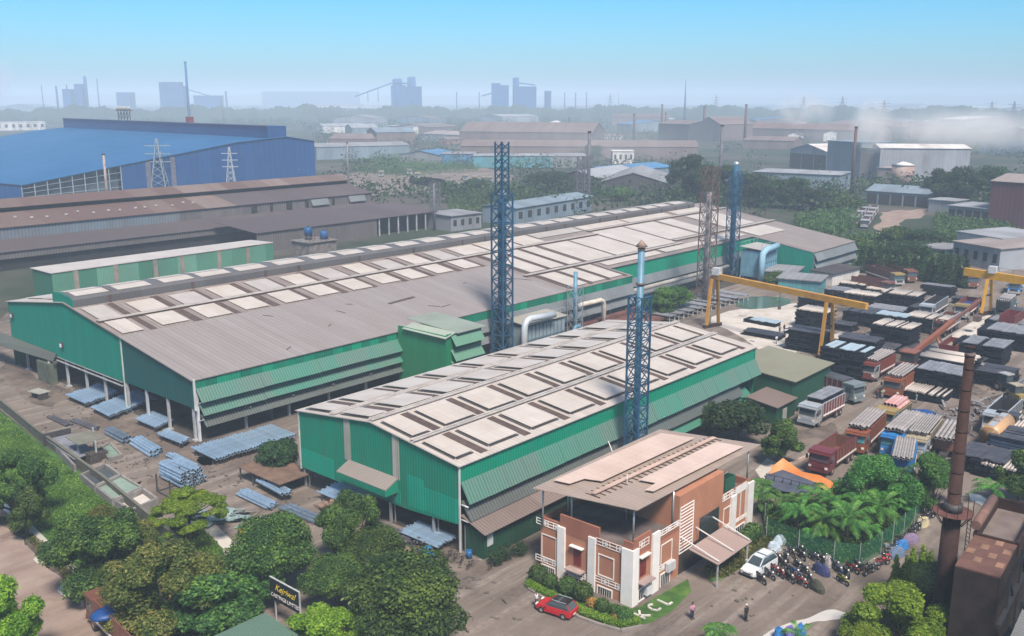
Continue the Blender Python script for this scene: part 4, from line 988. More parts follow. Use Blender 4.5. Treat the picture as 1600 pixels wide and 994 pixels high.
b = MB(); c0 = (V_[0]+V_[3])/2; v3 = V_[0]; b.tube([(V_[0].x, V_[0].y, 9.9), (V_[0].x+(V_[3]-V_[0]).x*.75, V_[0].y+(V_[3]-V_[0]).y*.75, 9.9)], .45, 10); b.build('drum', mat('rust_drum', (.16, .09, .07), var=.3), pl, po)
dl = (Vector(R1[1])-Vector(R1[0])).normalized(); dn = (Vector(R1[3])-Vector(R1[0])).normalized()
E1 = Vector((*R1[1], 0)); D1 = Vector((*dl, 0)); D2 = Vector((*dn, 0))
b = MB(); u_ = E1+D1*1.5
frustum_box(b, [tuple((u_+D1*a+D2*c).xy) for a, c in ((2.2, -14), (14, -14), (14, 16), (2.2, 16))], 0, 5.5); b.build('side_hall', mat('soot_wall', (.022, .013, .010)), pl, po)
b = MB(); 
for c in (-6, -1, 4.5, 9.8):
    p_ = u_+D2*c; b.bar((p_.x, p_.y, 0), (p_.x, p_.y, 12.5), .18); b.bar((p_.x, p_.y, 3), (p_.x+D2.x*3+D1.x*1.0, p_.y+D2.y*3+D1.y*1.0, 8.5), .22); b.bar((p_.x, p_.y, 12), (p_.x+D2.x*3, p_.y+D2.y*3, 9), .18)
for z in (6, 9.3): b.bar((u_-D2*9)+Vector((0, 0, z)), (u_+D2*12)+Vector((0, 0, z)), .3)
b.build('steel_frame', mat('black_steel', (.018, .018, .02)), pl, po)
b = MB()
for c in (-7, -4.5, -1.5, 2): b.tube([tuple((u_+D2*c+D1*.2))[:2]+(2.5,), tuple((u_+D2*(c+2.2)+D1*1.5))[:2]+(8.5,)], .3, 8)
b.build('slanting_pipe', mat('rust_pipe', (.17, .085, .065), var=.3), pl, po)
b = MB(); frustum_box(b, [tuple((u_+D1*a+D2*c).xy) for a, c in ((.8, -9), (4.5, -9), (4.5, -3.5), (.8, -3.5))], 8.3, 8.5); b.build('sheet_deck', sheet('dull_deck', (.19, .20, .20), 'X', .4, dirt=.5), pl, po)
# ================================================================ vegetation
def leafmat(name, c1, c2, c3, scale=.5, trans=.3):
    m, n, b = _new(name); L = n.links.new; N = n.nodes.new
    tc = N('ShaderNodeTexCoord'); no = N('ShaderNodeTexNoise'); no.inputs['Scale'].default_value = scale; no.inputs['Detail'].default_value = 5; L(tc.outputs['Object'], no.inputs['Vector'])
    g = N('ShaderNodeNewGeometry'); ad = N('ShaderNodeMath'); ad.operation = 'MULTIPLY_ADD'; ad.inputs[1].default_value = .45; L(g.outputs['Random Per Island'], ad.inputs[0]); L(no.outputs['Fac'], ad.inputs[2])
    rp = N('ShaderNodeValToRGB'); e = rp.color_ramp.elements; e[0].position = .45; e[0].color = (*c1, 1); e[1].position = 1.0; e[1].color = (*c3, 1); k = e.new(.72); k.color = (*c2, 1)
    L(ad.outputs[0], rp.inputs[0])
    oi = N('ShaderNodeObjectInfo'); hv = N('ShaderNodeHueSaturation'); mr = N('ShaderNodeMapRange'); mr.inputs[3].default_value = .75; mr.inputs[4].default_value = 1.3
    L(oi.outputs['Random'], mr.inputs[0]); L(mr.outputs[0], hv.inputs['Value']); L(rp.outputs[0], hv.inputs['Color'])
    mr2 = N('ShaderNodeMapRange'); mr2.inputs[3].default_value = .48; mr2.inputs[4].default_value = .515; L(oi.outputs['Random'], mr2.inputs[0]); L(mr2.outputs[0], hv.inputs['Hue'])
    L(hv.outputs[0], b.inputs['Base Color']); b.inputs['Roughness'].default_value = .55; b.inputs['Specular IOR Level'].default_value = .25
    tr = N('ShaderNodeBsdfTranslucent'); L(hv.outputs[0], tr.inputs['Color']); mx = N('ShaderNodeMixShader'); mx.inputs[0].default_value = trans
    L(b.outputs[0], mx.inputs[1]); L(tr.outputs[0], mx.inputs[2]); L(mx.outputs[0], n.nodes['Material Output'].inputs['Surface'])
    MATS[name] = m; return m
m_leaf = leafmat('mango_leaves', (.018, .05, .015), (.048, .115, .026), (.16, .27, .045), .35)
m_leafb = leafmat('bright_leaves', (.07, .16, .014), (.17, .31, .025), (.32, .46, .05), .5, .4)
m_leafo = leafmat('olive_leaves', (.035, .08, .016), (.10, .135, .028), (.26, .24, .06), .4)
m_leafd = leafmat('dark_leaves', (.012, .035, .014), (.025, .06, .02), (.05, .10, .025), .35)
m_leafm = leafmat('fresh_leaves', (.02, .075, .016), (.05, .16, .03), (.13, .30, .06), .4)
m_palm = leafmat('palm_leaves', (.03, .09, .02), (.06, .19, .03), (.16, .34, .07), .8, .35)
m_bark = mat('bark', (.10, .075, .055), rough=.9, var=.3, scale=3)
def leaves(centers, radii, n, size, seed, droop=0., aspect=.5, shell=.55, squash=1.):
    r = np.random.default_rng(seed); C_ = np.array(centers, float); Rr = np.array(radii, float)
    pw = Rr**2; idx = r.choice(len(C_), n, p=pw/pw.sum())
    d = r.normal(size=(n, 3)); d /= np.linalg.norm(d, axis=1)[:, None]
    rad = Rr[idx]*(shell+(1.08-shell)*r.random(n)**.6)
    # clumpy surface
    ph = d[:, 0]*5+d[:, 1]*4+idx; rad *= 1+.13*np.sin(ph*1.7)*np.cos(d[:, 2]*6+idx*2)
    p = C_[idx]+d*rad[:, None]*np.array([1, 1, squash])
    nr = d+r.normal(size=(n, 3))*.55+np.array([0, 0, .35]); nr /= np.linalg.norm(nr, axis=1)[:, None]
    a = r.normal(size=(n, 3)); a[:, 2] -= droop*2; a -= nr*(a*nr).sum(1)[:, None]; a /= np.linalg.norm(a, axis=1)[:, None]
    b = np.cross(nr, a); s = (size*(.6+.8*r.random(n)))[:, None]
    v = np.stack([p-a*s, p+b*s*aspect, p+a*s, p-b*s*aspect], 1).reshape(-1, 3)
    return v
def leafmesh(name, v, m, extra=None):
    me = bpy.data.meshes.new(name); nq = len(v)//4; nv = len(v)
    me.vertices.add(nv); me.vertices.foreach_set('co', v.astype(np.float32).ravel())
    me.loops.add(nq*4); me.loops.foreach_set('vertex_index', np.arange(nq*4, dtype=np.int32))
    me.polygons.add(nq); me.polygons.foreach_set('loop_start', np.arange(nq, dtype=np.int32)*4)
    me.update(calc_edges=True); me.materials.append(m); return me
def tree_kind(name, label, H, W, kind, m, seed, n=9000, leaf=.3, trunk_h=.3):
    r = random.Random(seed); t = thing(name, label, 'tree')
    cs, rs = [], []; b = MB(); th = H*trunk_h
    if kind == 'round':
        k = 32
        for i in range(k):
            a = r.uniform(0, 6.28); q = r.random()**.5*.72; z = r.uniform(-.75, .85)
            rr = math.sqrt(max(0, 1-z*z))*r.uniform(.8, 1.25); x = math.cos(a)*q*W/2*rr*1.05; y = math.sin(a)*q*W/2*rr*1.05
            cs.append((x, y, th+(H-th)*(.5+z*.36))); rs.append(W*r.uniform(.11, .23))
    elif kind == 'umbrella':
        for i in range(60):
            a = r.uniform(0, 6.28); q = r.random()**.55; x = math.cos(a)*q*W/2*.9; y = math.sin(a)*q*W/2*.9
            cs.append((x, y, H*(.93-.38*q*q)+r.uniform(-.09, .07)*H)); rs.append(W*r.uniform(.05, .095))
    elif kind == 'loose':
        for i in range(24):
            z = r.random(); q = (.35+.75*math.sin(math.pi*min(1, z*.85+.15)))*r.random()**.5; a = r.uniform(0, 6.28)
            cs.append((math.cos(a)*q*W/2, math.sin(a)*q*W/2, th+(H-th)*(.08+.86*z))); rs.append(W*r.uniform(.10, .19))
    elif kind == 'cone':
        for i in range(14):
            z = i/13; cs.append((r.uniform(-.05, .05)*W, r.uniform(-.05, .05)*W, H*(.08+.88*z))); rs.append(W*.5*(1-z*.8)*(.8 if i == 0 else 1))
    sq = .45 if kind == 'umbrella' else .85
    v = leaves(cs, rs, n, leaf, seed, droop=.6 if kind == 'round' else .1, shell=.5, squash=sq)
    # trunk with limbs reaching into the clumps
    tr = max(.09, H*.025)
    sw = (r.uniform(-.3, .3), r.uniform(-.3, .3))
    b.tube([(0, 0, -.2), (sw[0]*.4, sw[1]*.4, th*.6), (sw[0], sw[1], th*1.15)], [tr*1.3, tr, tr*.75], 8)
    if kind != 'cone':
        for i, (c, q) in enumerate(zip(cs, rs)):
            if i % 2 == 0:
                s = (sw[0], sw[1], th*r.uniform(.85, 1.1)); mid = ((s[0]+c[0])*.5+r.uniform(-.2, .2), (s[1]+c[1])*.5, s[2]*.55+c[2]*.45+r.uniform(-.1, .2)); b.tube([s, mid, c], [tr*.5, tr*.3, tr*.1], 5)
    b.build('trunk', m_bark, t)
    me = leafmesh('crown', v, m); o = bpy.data.objects.new('crown', me); COL.objects.link(o); o.parent = t
    t['W'] = W; t['H'] = H
    return t
KINDS = {}
def kind(key, *a, **k): KINDS[key] = (a, k)
kind('mango', 8, 8, 'round', m_leaf, 11, n=52000, leaf=.13, trunk_h=.28)
kind('mango2', 8, 8, 'loose', m_leaf, 23, n=48000, leaf=.12, trunk_h=.2)
kind('feather', 7, 9, 'umbrella', m_leafb, 31, n=34000, leaf=.10, trunk_h=.55)
kind('olive', 8, 7, 'loose', m_leafo, 41, n=44000, leaf=.11, trunk_h=.15)
kind('bright', 7, 7, 'loose', m_leafb, 43, n=34000, leaf=.14, trunk_h=.2)
kind('round_bright', 8, 8, 'loose', m_leafm, 83, n=30000, leaf=.14, trunk_h=.15)
kind('dark', 7, 7, 'round', m_leafd, 47, n=13000, leaf=.24, trunk_h=.22)
kind('loose', 7, 6, 'loose', m_leaf, 53, n=14000, leaf=.17, trunk_h=.25)
kind('cypress', 5, 1.6, 'cone', m_leafb, 59, n=4000, leaf=.12, trunk_h=.1)
kind('darkcypress', 5, 1.6, 'cone', m_leafd, 60, n=4000, leaf=.12, trunk_h=.1)
kind('far', 10, 10, 'round', m_leafd, 61, n=8000, leaf=.32, trunk_h=.15)
kind('far2', 12, 11, 'loose', m_leafd, 67, n=9000, leaf=.32, trunk_h=.15)
kind('far3', 8, 10, 'round', m_leaf, 71, n=7000, leaf=.34, trunk_h=.1)
PROTO = {}
def tree(key, px, py, h, w, label, name='tree', cat='tree', group=None, rz=None):
    x, y = G(px, py)
    if key not in PROTO:
        a, k = KINDS[key]; t = tree_kind(name, label, *a, **k); PROTO[key] = t
        o = t
    else:
        o = dup(PROTO[key], (0, 0, 0))
        o.name = name
        if 'group' in o: del o['group']
    W, H = PROTO[key]['W'], PROTO[key]['H']
    o.location = (x, y, 0); o.scale = (w/W, w/W, h/H); o.rotation_euler = (0, 0, random.uniform(0, 6.28) if rz is None else rz)
    tag(o, label, cat, group)
    return o
TREES = [
 # foreground, left strip
 ('mango2', 22, 815, 8.2, 7.5, 'leafy bright-edged tree on the far left over the water channel'),
 ('loose', 45, 838, 5.5, 4, 'slim young tree leaning over the channel just right of the far-left tree'),
 ('mango2', 178, 930, 8.4, 9.2, 'broad dark tree with yellowish top between the road puddle and the tanks'),
 ('olive', 165, 860, 5.2, 4.5, 'small yellow-brown tree directly below the grey tanks'),
 ('olive', 262, 990, 8.8, 9.8, 'large olive-brown tree beside the blue-tarp truck'),
 ('feather', 298, 850, 6.2, 9.4, 'bright lime feathery tree with a flat crown over the glass heap'),
 ('loose', 335, 1005, 6.4, 8.4, 'pale green bushy tree at the bottom edge left of the sign'),
 ('mango', 436, 932, 8.0, 8.6, 'large dark round tree just above the company sign'),
 ('mango2', 553, 885, 8.0, 7.2, 'tree with bright green top and bare fork in front of the smaller shed'),
 ('mango', 592, 912, 5.6, 6.4, 'low green tree tucked behind the big round mango tree'),
 ('mango', 628, 1015, 8.0, 12.6, 'big dense round mango tree at the bottom centre by the road'),
 ('bright', 508, 1036, 4.6, 6.4, 'bright bushy tree at the bottom edge right of the sign'),
 ('bright', 5, 1040, 7.5, 6.5, 'bright yellow-green tree cut by the bottom left corner'),
 ('dark', 437, 742, 4.6, 5.4, 'dark bushy tree at the left corner post of the smaller shed'),
 ('bright', 676, 580, 4.2, 4, 'small bright bush at the foot of the green tower block'),
 ('loose', 392, 950, 5.6, 5.6, 'green tree just left of the dark round tree above the sign'),
 ('mango', 528, 955, 5.4, 5.8, 'dark bushy tree between the sign and the big round mango tree'),
 ('olive', 215, 900, 6.2, 5.6, 'yellow-brown tree between the puddle trees and the boundary wall'),
 # office surroundings and yard
 ('dark', 1150, 690, 6.2, 8.5, 'dark spreading tree behind the office canopy beside the green shed wing'),
 ('dark', 1110, 680, 5.0, 6, 'dark low tree under the louvres at the end of the smaller shed'),
 ('loose', 1217, 724, 6.0, 5.2, 'slender dark tree standing alone in front of the white-faced truck'),
 ('round_bright', 1366, 806, 6.8, 8.0, 'round green tree in front of the orange-cab truck'),
 ('round_bright', 1456, 795, 6.4, 6.8, 'spreading green tree left of the rusty stack, in front of the pipe trucks'),
 ('bright', 1400, 1012, 5.4, 7.6, 'bright feathery yellow-green tree at the bottom right below the cypresses'),
 ('bright', 1345, 1040, 3.6, 4, 'low bright bush left of the feathery tree at the bottom right'),
 ('loose', 1590, 790, 6.5, 6, 'olive tree at the right edge behind the dark plant'),
 ('mango', 1044, 492, 6.5, 10, 'round green tree behind the first crane leg, left one'),
 ('mango2', 1028, 497, 5, 6, 'smaller green tree in front of the round tree by the crane leg'),
 ('far3', 1220, 447, 4, 9, 'low green thicket between the far filter house and the pond'),
 # middle distance
 ('far', 860, 300, 11, 24, 'dark broad tree group behind the grey workers block'),
 ('far2', 838, 300, 9, 12, 'smaller dark tree left of the broad trees behind the grey block'),
 ('far3', 968, 315, 7, 15, 'rounded pale green tree in front of the dark gabled workshop'),
 ('far2', 1075, 320, 22, 20, 'tallest dark tree beside the brown lattice tower'),
 ('far2', 1098, 322, 18, 16, 'tall dark tree immediately right of the tallest tree'),
 ('far2', 1125, 318, 17, 22, 'dark tree between the brown and blue towers'),
 ('far2', 1175, 322, 14, 22, 'dark tree just right of the blue flue tower'),
 ('far', 1205, 325, 13, 20, 'dark rounded tree in the row right of the blue flue'),
 ('far2', 1240, 325, 13, 16, 'dark tree with a pointed top before the low white-roofed shed'),
 ('far', 1270, 330, 10, 16, 'dark tree at the right end of the row by the thin rusty mast'),
 ('far3', 1318, 333, 8, 20, 'blue-green hazy tree behind the two rows of parked lorries'),
 ('far2', 1468, 322, 16, 16, 'dark tree left of the tall pair by the pale tank'),
 ('far2', 1497, 328, 18, 18, 'tallest dark tree at the right, left of the dark red block'),
 ('far', 1545, 318, 18, 18, 'hazy tall tree behind the dark red block'),
 ('far', 235, 318, 6, 14, 'green tree before the blue factory wall, under the left pylon'),
 ('far', 345, 312, 5, 9, 'small green tree before the blue wall by the right pylon'),
 ('far3', 155, 325, 6, 12, 'green tree below the open frame of the blue factory'),
 ('far3', 195, 324, 6, 12, 'green tree right of the mast before the blue factory'),
 ('far', 12, 335, 6, 12, 'dark green tree at the left edge before the blue factory'),
 ('far3', 60, 330, 5, 10, 'low green tree near the left corner of the blue factory'),
 ('far', 925, 255, 14, 16, 'grey-green tree between the thin mast and the white house'),
 ('far', 745, 300, 7, 16, 'green tree above the roof ridge left of the tall blue tower'),
 ('far3', 700, 300, 6, 10, 'low green tree near the end of the rusty sheds'),
 ('far3', 1400, 385, 7, 14, 'light green tree beside the pale lane at the right'),
 ('far', 1445, 392, 7, 16, 'dark bushy tree right of the pale lane'),
 ('far3', 1340, 400, 6, 12, 'green bushy tree behind the end block of the long shed'),
 ('far', 1420, 408, 6, 16, 'dark scrubby tree in front of the unfinished grey house'),
]
for i, (k, px, py, h, w_, lab) in enumerate(TREES): tree(k, px, py, h, w_, lab)
# row of dark conifers along the far yard edge
for i in range(16):
    px = 1345+i*13.5; py = 426+i*1.9+random.uniform(-2, 2)
    if 1520 < px < 1560: continue
    tree('darkcypress', px, py, random.uniform(6, 9), random.uniform(3.2, 4.4), 'dark conifer in the close row along the back edge of the truck yard', 'conifer', 'tree', 'dark conifers behind the truck yard')
for i, (px, py, h) in enumerate(((1396, 932, 4.6), (1412, 928, 4.2), (1423, 905, 3.6), (1439, 905, 3.9), (1450, 908, 3.5), (1415, 940, 4.6))):
    tree('cypress', px, py, h, 1.5, ['tall bright cypress, leftmost before the rusty stack', 'second bright cypress from the left before the stack', 'slim cypress behind the first two by the stack', 'bright cypress fourth from the left near the stack', 'cypress nearest the base of the rusty stack', 'front cypress with yellow top in the clump by the stack'][i], 'cypress', 'tree', 'cypresses by the rusty stack')
for i, (px, py) in enumerate(((1430, 925), (1448, 930), (1436, 945), (1455, 920))):
    tree('dark', px, py, 2.6, 3.6, ['dark bush behind the front cypress', 'dark bush touching the stack base', 'dark bush below the cypresses', 'dark bush at the right of the cypresses'][i], 'bush', 'bush', 'dark bushes by the rusty stack')
# clipped shrubs round the office
sb = thing('round_shrub', 'x', 'shrub'); me = leafmesh('foliage', leaves([(0, 0, .8)], [.8], 2600, .085, 5, shell=.82), m_leaf); o = bpy.data.objects.new('foliage', me); COL.objects.link(o); o.parent = sb
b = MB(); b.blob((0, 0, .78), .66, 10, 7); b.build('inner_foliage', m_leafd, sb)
SH = [(841, 910, 1.15, 'clipped round shrub at the left corner of the office front'), (860, 918, .9, 'second clipped shrub along the office front from the left'), (886, 928, 1.1, 'clipped shrub left of the office front entrance'),
      (911, 938, 1.15, 'clipped shrub right of the office front entrance'), (941, 955, .8, 'low shrub before the right front window of the office'), (975, 974, 1.0, 'large clipped ball shrub at the office corner'), (962, 962, .7, 'small shrub left of the large corner ball'),
      (1142, 868, 1.15, 'round shrub beside the porch roof, first of the row'), (1155, 859, 1.15, 'second round shrub along the right side of the office'), (1165, 850, 1.1, 'third round shrub along the right side of the office'), (1176, 843, 1.2, 'last round shrub at the far end of the office side')]
for i, (px, py, s, lab) in enumerate(SH):
    x, y = G(px, py)
    if i == 0: o = sb; o.location = (x, y, 0); o.scale = (s,)*3; o['label'] = lab; o['group'] = 'clipped shrubs round the office'
    else: dup(sb, (x, y, 0), i*1., s, lab, 'clipped shrubs round the office')
m_croton = leafmat('croton_leaves', (.25, .11, .03), (.4, .22, .05), (.5, .35, .1), 2)
for px, py, lab in ((924, 948, 'orange-leaved croton bush before the office front wall'), (962, 974, 'small orange croton beside the corner ball shrub')):
    x, y = G(px, py); me = leafmesh('croton', leaves([(0, 0, .5)], [.5], 500, .1, 9, shell=.3), m_croton); o = bpy.data.objects.new('croton_bush', me); COL.objects.link(o); o.location = (x, y, 0); tag(o, lab, 'bush')
# hedge following the kerb
cs = []; rs_ = []
for i in range(len(HEDGE_PATH)-1):
    a, c = Vector(HEDGE_PATH[i]), Vector(HEDGE_PATH[i+1]); n = max(2, int((c-a).length/.3))
    for k in range(n): q = a+(c-a)*k/n; cs.append((q.x, q.y, .45)); rs_.append(.42)
x0, y0 = HEDGE_PATH[0]
me = leafmesh('hedge', leaves([(a-x0, b_-y0, c) for a, b_, c in cs], rs_, 9000, .08, 3, shell=.6), m_leafb)
o = bpy.data.objects.new('hedge', me); COL.objects.link(o); o.location = (x0, y0, 0); tag(o, 'low bright green clipped hedge curving inside the kerb of the office garden', 'hedge')
def scatter(name, label, cat, pts, n, size, h, m, seed, kind='stuff', upright=.6):
    """ground cover inside a polygon"""
    r = np.random.default_rng(seed); P = np.array(pts); x0, y0 = P.min(0); x1, y1 = P.max(0)
    out = []
    q = r.random((n*4, 2))*[x1-x0, y1-y0]+[x0, y0]
    ins = np.zeros(len(q), bool); j = len(P)-1
    for i in range(len(P)):
        xi, yi = P[i]; xj, yj = P[j]; c = ((yi > q[:, 1]) != (yj > q[:, 1])) & (q[:, 0] < (xj-xi)*(q[:, 1]-yi)/(yj-yi+1e-9)+xi); ins ^= c; j = i
    q = q[ins][:n]; k = len(q); z = r.random(k)**2*h
    p = np.column_stack([q, z+.03]); nr = r.normal(size=(k, 3)); nr[:, 2] = abs(nr[:, 2])*(1-upright)*2; nr /= np.linalg.norm(nr, axis=1)[:, None]
    a = r.normal(size=(k, 3))*.6+[0, 0, 1]; a -= nr*(a*nr).sum(1)[:, None]; a /= np.linalg.norm(a, axis=1)[:, None]; b = np.cross(nr, a); s = (size*(.5+r.random(k)))[:, None]
    v = np.stack([p-a*s, p+b*s*.5, p+a*s, p-b*s*.5], 1).reshape(-1, 3)
    me = leafmesh(name, v, m); o = bpy.data.objects.new(name, me); COL.objects.link(o); tag(o, label, cat, None, kind); return o
m_gl = leafmat('grass_blades', (.03, .085, .012), (.09, .21, .025), (.20, .34, .06), .25, .3)
scatter('rough_grass', 'tall rough grass filling the strip between the boundary wall and the channel', 'grass', GP((-60, 640), (0, 648), (63, 700), (161, 775), (284, 880), (365, 945), (430, 1010), (250, 1010), (190, 940), (165, 915), (98, 860), (45, 810), (0, 772), (-60, 740)), 52000, .11, .3, m_gl, 4)
scatter('verge_weeds', 'low weeds on the muddy road verge', 'weeds', GP((-20, 800), (24, 816), (95, 868), (170, 930), (200, 965), (150, 945), (92, 895), (35, 836), (0, 812)), 3500, .12, .25, m_leafo, 6)
scatter('grass_by_the_wall', 'green grass patch under the feathery tree inside the wall', 'grass', GP((262, 820), (300, 812), (340, 850), (352, 888), (362, 925), (330, 900), (290, 868)), 9000, .14, .3, m_gl, 7)
flat('grass_patch', GP((258, 818), (300, 806), (345, 848), (356, 888), (365, 930), (330, 902), (286, 866)), .02, m_grass)
scatter('wall_weeds', 'weeds along the foot of the garden beds beside the white car', 'weeds', GP((1105, 905), (1100, 890), (1180, 838), (1200, 842), (1225, 832), (1215, 852), (1135, 903)), 6000, .14, .5, m_leafo, 8)
# palms in the netted grove
def frond(v, f, o, az, L_, up, droop, nl=16, wd=.55):
    d = Vector((math.cos(az), math.sin(az), 0)); s = Vector((-d.y, d.x, 0)); pts = []
    for i in range(nl+1):
        t = i/nl; pts.append(Vector(o)+d*L_*t*(1-.25*t*droop)+Vector((0, 0, L_*(up*t-droop*t*t))))
    for i in range(1, nl):
        w_ = wd*math.sin(math.pi*min(1, .12+.85*i/nl))*L_*.35
        t = (pts[i+1]-pts[i-1]).normalized()
        for sg_ in (-1, 1):
            a = pts[i]; tip = a+s*sg_*w_+t*w_*.6-Vector((0, 0, w_*.55)); h = t*L_/nl*.42
            v += [a-h, a+h, tip+h*.3, tip-h*.3]; f.append(tuple(range(len(v)-4, len(v))))
def palm_tree(label, h, n=16, L_=2.8, seed=1, banana=False, name='palm'):
    r = random.Random(seed); t = thing(name, label, 'palm')
    b = MB(); b.tube([(0, 0, -.1), (r.uniform(-.2, .2), r.uniform(-.2, .2), h*.5), (0, 0, h)], [.17, .12, .1], 7); b.build('trunk', m_bark, t)
    v, f = [], []
    for i in range(n):
        az = i*2.4+r.uniform(-.2, .2); u = r.uniform(.2, 1.3); frond(v, f, (0, 0, h), az, L_*r.uniform(.8, 1.1), u, u*.45+.45, nl=22, wd=.8 if banana else .42)
    me = bpy.data.meshes.new('fronds'); me.from_pydata(v, [], f); me.materials.append(m_palm); o = bpy.data.objects.new('fronds', me); COL.objects.link(o); o.parent = t
    return t
pa = [palm_tree('x', 2.2, 16, 3.4, 1), palm_tree('x', 3.0, 15, 3.5, 5), palm_tree('x', 1.8, 12, 2.7, 9, True)]
PL = [(1222, 812, 0, 1.0, 'palm at the left end of the netted grove, by the orange tarpaulin'), (1246, 836, 1, .95, 'arching palm with a pale midrib near the left front of the grove'), (1262, 815, 2, 1.1, 'broad-leaved palm third from the left in the grove'),
      (1285, 845, 0, 1.1, 'palm at the front centre-left of the netted grove'), (1300, 820, 1, 1, 'tall palm in the middle of the grove'), (1322, 852, 1, 1.05, 'palm leaning over the front net corner'), (1335, 828, 2, 1.2, 'wide-leaved palm right of the grove centre'),
      (1352, 812, 0, 1.2, 'palm with long bright fronds below the round tree'), (1372, 830, 1, 1.0, 'palm near the slanting right net of the grove'), (1385, 805, 0, 1.15, 'tall palm with upswept fronds at the right of the grove'), (1405, 812, 2, 1, 'broad palm at the far right corner of the grove'),
      (1240, 800, 2, .9, 'small broad palm behind the left end of the grove'), (1275, 798, 0, .9, 'small palm in the back row beside the tarpaulin'), (1310, 796, 2, .9, 'broad palm in the back row under the round tree'), (1270, 850, 2, .8, 'low broad-leaved palm against the front net'), (1350, 850, 0, .8, 'low palm at the bend of the net'),
      (1405, 775, 1, 1.0, 'palm below the trailer of ribbed pipes'), (1185, 800, 0, .9, 'palm just right of the office end wall'), (1190, 775, 2, .8, 'small palm beside the green office tank'), (1246, 1024, 1, .6, 'palm at the bottom edge above the blue and purple covers'), (1550, 790, 0, 1.0, 'lone palm in front of the right-hand pipe stack'), (1125, 1018, 2, .9, 'palm bush at the bottom edge below the man in black')]
used = set()
for i, (px, py, k, s, lab) in enumerate(PL):
    x, y = G(px, py)
    if k not in used: o = pa[k]; used.add(k); o.location = (x, y, 0); o.scale = (s,)*3; o['label'] = lab
    else: o = dup(pa[k], (x, y, 0), random.uniform(0, 6), s, lab)
    o['group'] = 'palms of the netted grove' if i < 16 else 'single palms'
grove = GP((1188, 795), (1195, 838), (1245, 860), (1300, 878), (1340, 882), (1372, 862), (1420, 822), (1432, 800), (1400, 780), (1300, 790))
flat('grove_floor', grove, .03, m_grass)
scatter('grove_undergrowth', 'dense leafy undergrowth filling the netted grove', 'undergrowth', grove, 26000, .14, 1.3, m_leaf, 12)
# green net round the grove
def netmat():
    m, n, b = _new('green_net'); L = n.links.new; b.inputs['Base Color'].default_value = (.02, .17, .08, 1); b.inputs['Roughness'].default_value = .8
    t = n.nodes.new('ShaderNodeBsdfTransparent'); mx = n.nodes.new('ShaderNodeMixShader'); mx.inputs[0].default_value = .38
    L(t.outputs[0], mx.inputs[1]); L(b.outputs[0], mx.inputs[2]); L(mx.outputs[0], n.nodes['Material Output'].inputs['Surface']); return m
NP = GP((1192, 800), (1197, 842), (1247, 864), (1302, 882), (1342, 886), (1376, 866), (1428, 822), (1436, 806))
nf = thing('net_fence', 'green shade-net fence on posts wrapped round the palm grove', 'fence', (*NP[0], 0)); no_ = (*NP[0], 0.)
b = MB()
for i in range(len(NP)-1):
    a, c = NP[i], NP[i+1]; b.add([(a[0], a[1], 0), (c[0], c[1], 0), (c[0], c[1], 2.6), (a[0], a[1], 2.6)], [(0, 1, 2, 3)])
b.build('net', netmat(), nf, no_)
for i in range(len(NP)-1):
    a, c = Vector((*NP[i], 0)), Vector((*NP[i+1], 0)); k = max(1, int((c-a).length/3))
    for j in range(k):
        q = a+(c-a)*j/k; bb = MB(); bb.bar(q, q+Vector((0, 0, 2.7)), .06); bb.build('post', m_post, nf, no_)
# ================================================================ the rusty sheds behind, the blue factory and the far plants
m_rs1 = sheet('rusty_roof', (.12, .08, .072), 'X', 1.0, patch=.8, patchw=9, patchcol=(.24, .20, .18), dirt=.6, dirtcol=(.12, .075, .065), dirt_scale=.06, rough=.8, groove=.85, streak=.3)
m_rs2 = sheet('brown_roof', (.085, .07, .075), 'X', 1.0, patch=.5, patchw=12, dirt=.5, dirtcol=(.09, .07, .07), dirt_scale=.05, rough=.8, groove=.85)
m_rw1 = sheet('bluegrey_wall', (.15, .19, .23), 'X', 1.0, patch=.6, patchw=14, patchcol=(.22, .19, .17), dirt=.5, dirtcol=(.12, .09, .08), dirt_scale=.07, rough=.7, streak=.3)
m_rw2 = sheet('dusty_wall', (.13, .12, .125), 'X', .9, patch=.5, patchw=8, patchcol=(.2, .19, .18), dirt=.6, dirt_scale=.08, rough=.8, streak=.4)
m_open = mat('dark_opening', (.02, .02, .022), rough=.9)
rx0, rx1 = 70., 252.
ro = (160., 296., 0.)
rb = thing('old_shed', 'long rusty brown industrial shed with stepped roofs behind the low green shed', 'factory shed', ro)
def rq(name, m, y0, z0, y1, z1, xa=rx0, xb=rx1):
    b = MB(); b.slab([(xa, y0, z0), (xb, y0, z0), (xb, y1, z1), (xa, y1, z1)], .15); b.build(name, m, rb, ro)
def rwall(name, m, y, z0, z1, xa=rx0, xb=rx1):
    b = MB(); b.box(xa, xb, y, y+.2, z0, z1); b.build(name, m, rb, ro)
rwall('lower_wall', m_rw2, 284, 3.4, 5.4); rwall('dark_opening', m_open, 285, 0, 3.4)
rq('lower_roof', m_rs2, 283.6, 5.5, 296, 7.4)
rwall('upper_wall', m_rw1, 296, 7.4, 10.8, rx0, 168); rwall('upper_wall', m_rw2, 296, 7.4, 10.8, 168.1, rx1)
rq('main_roof', m_rs1, 295.5, 10.9, 311, 13.8, rx0, 190); rq('main_roof', m_rs2, 295.5, 10.9, 311, 13.8, 190.1, rx1)
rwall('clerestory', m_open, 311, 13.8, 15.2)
rq('ridge_roof', m_rs1, 309.5, 15.2, 317, 17.2); rq('ridge_roof', m_rs2, 317, 17.2, 332, 14.0)
b = MB(); b.prism([(284, 0), (284, 5.4), (296, 7.3), (296, 10.7), (311, 13.7), (317, 17), (332, 13.8), (332, 0)], rx1-.3, rx1-.1, 'X'); b.build('end_wall', m_rw2, rb, ro)
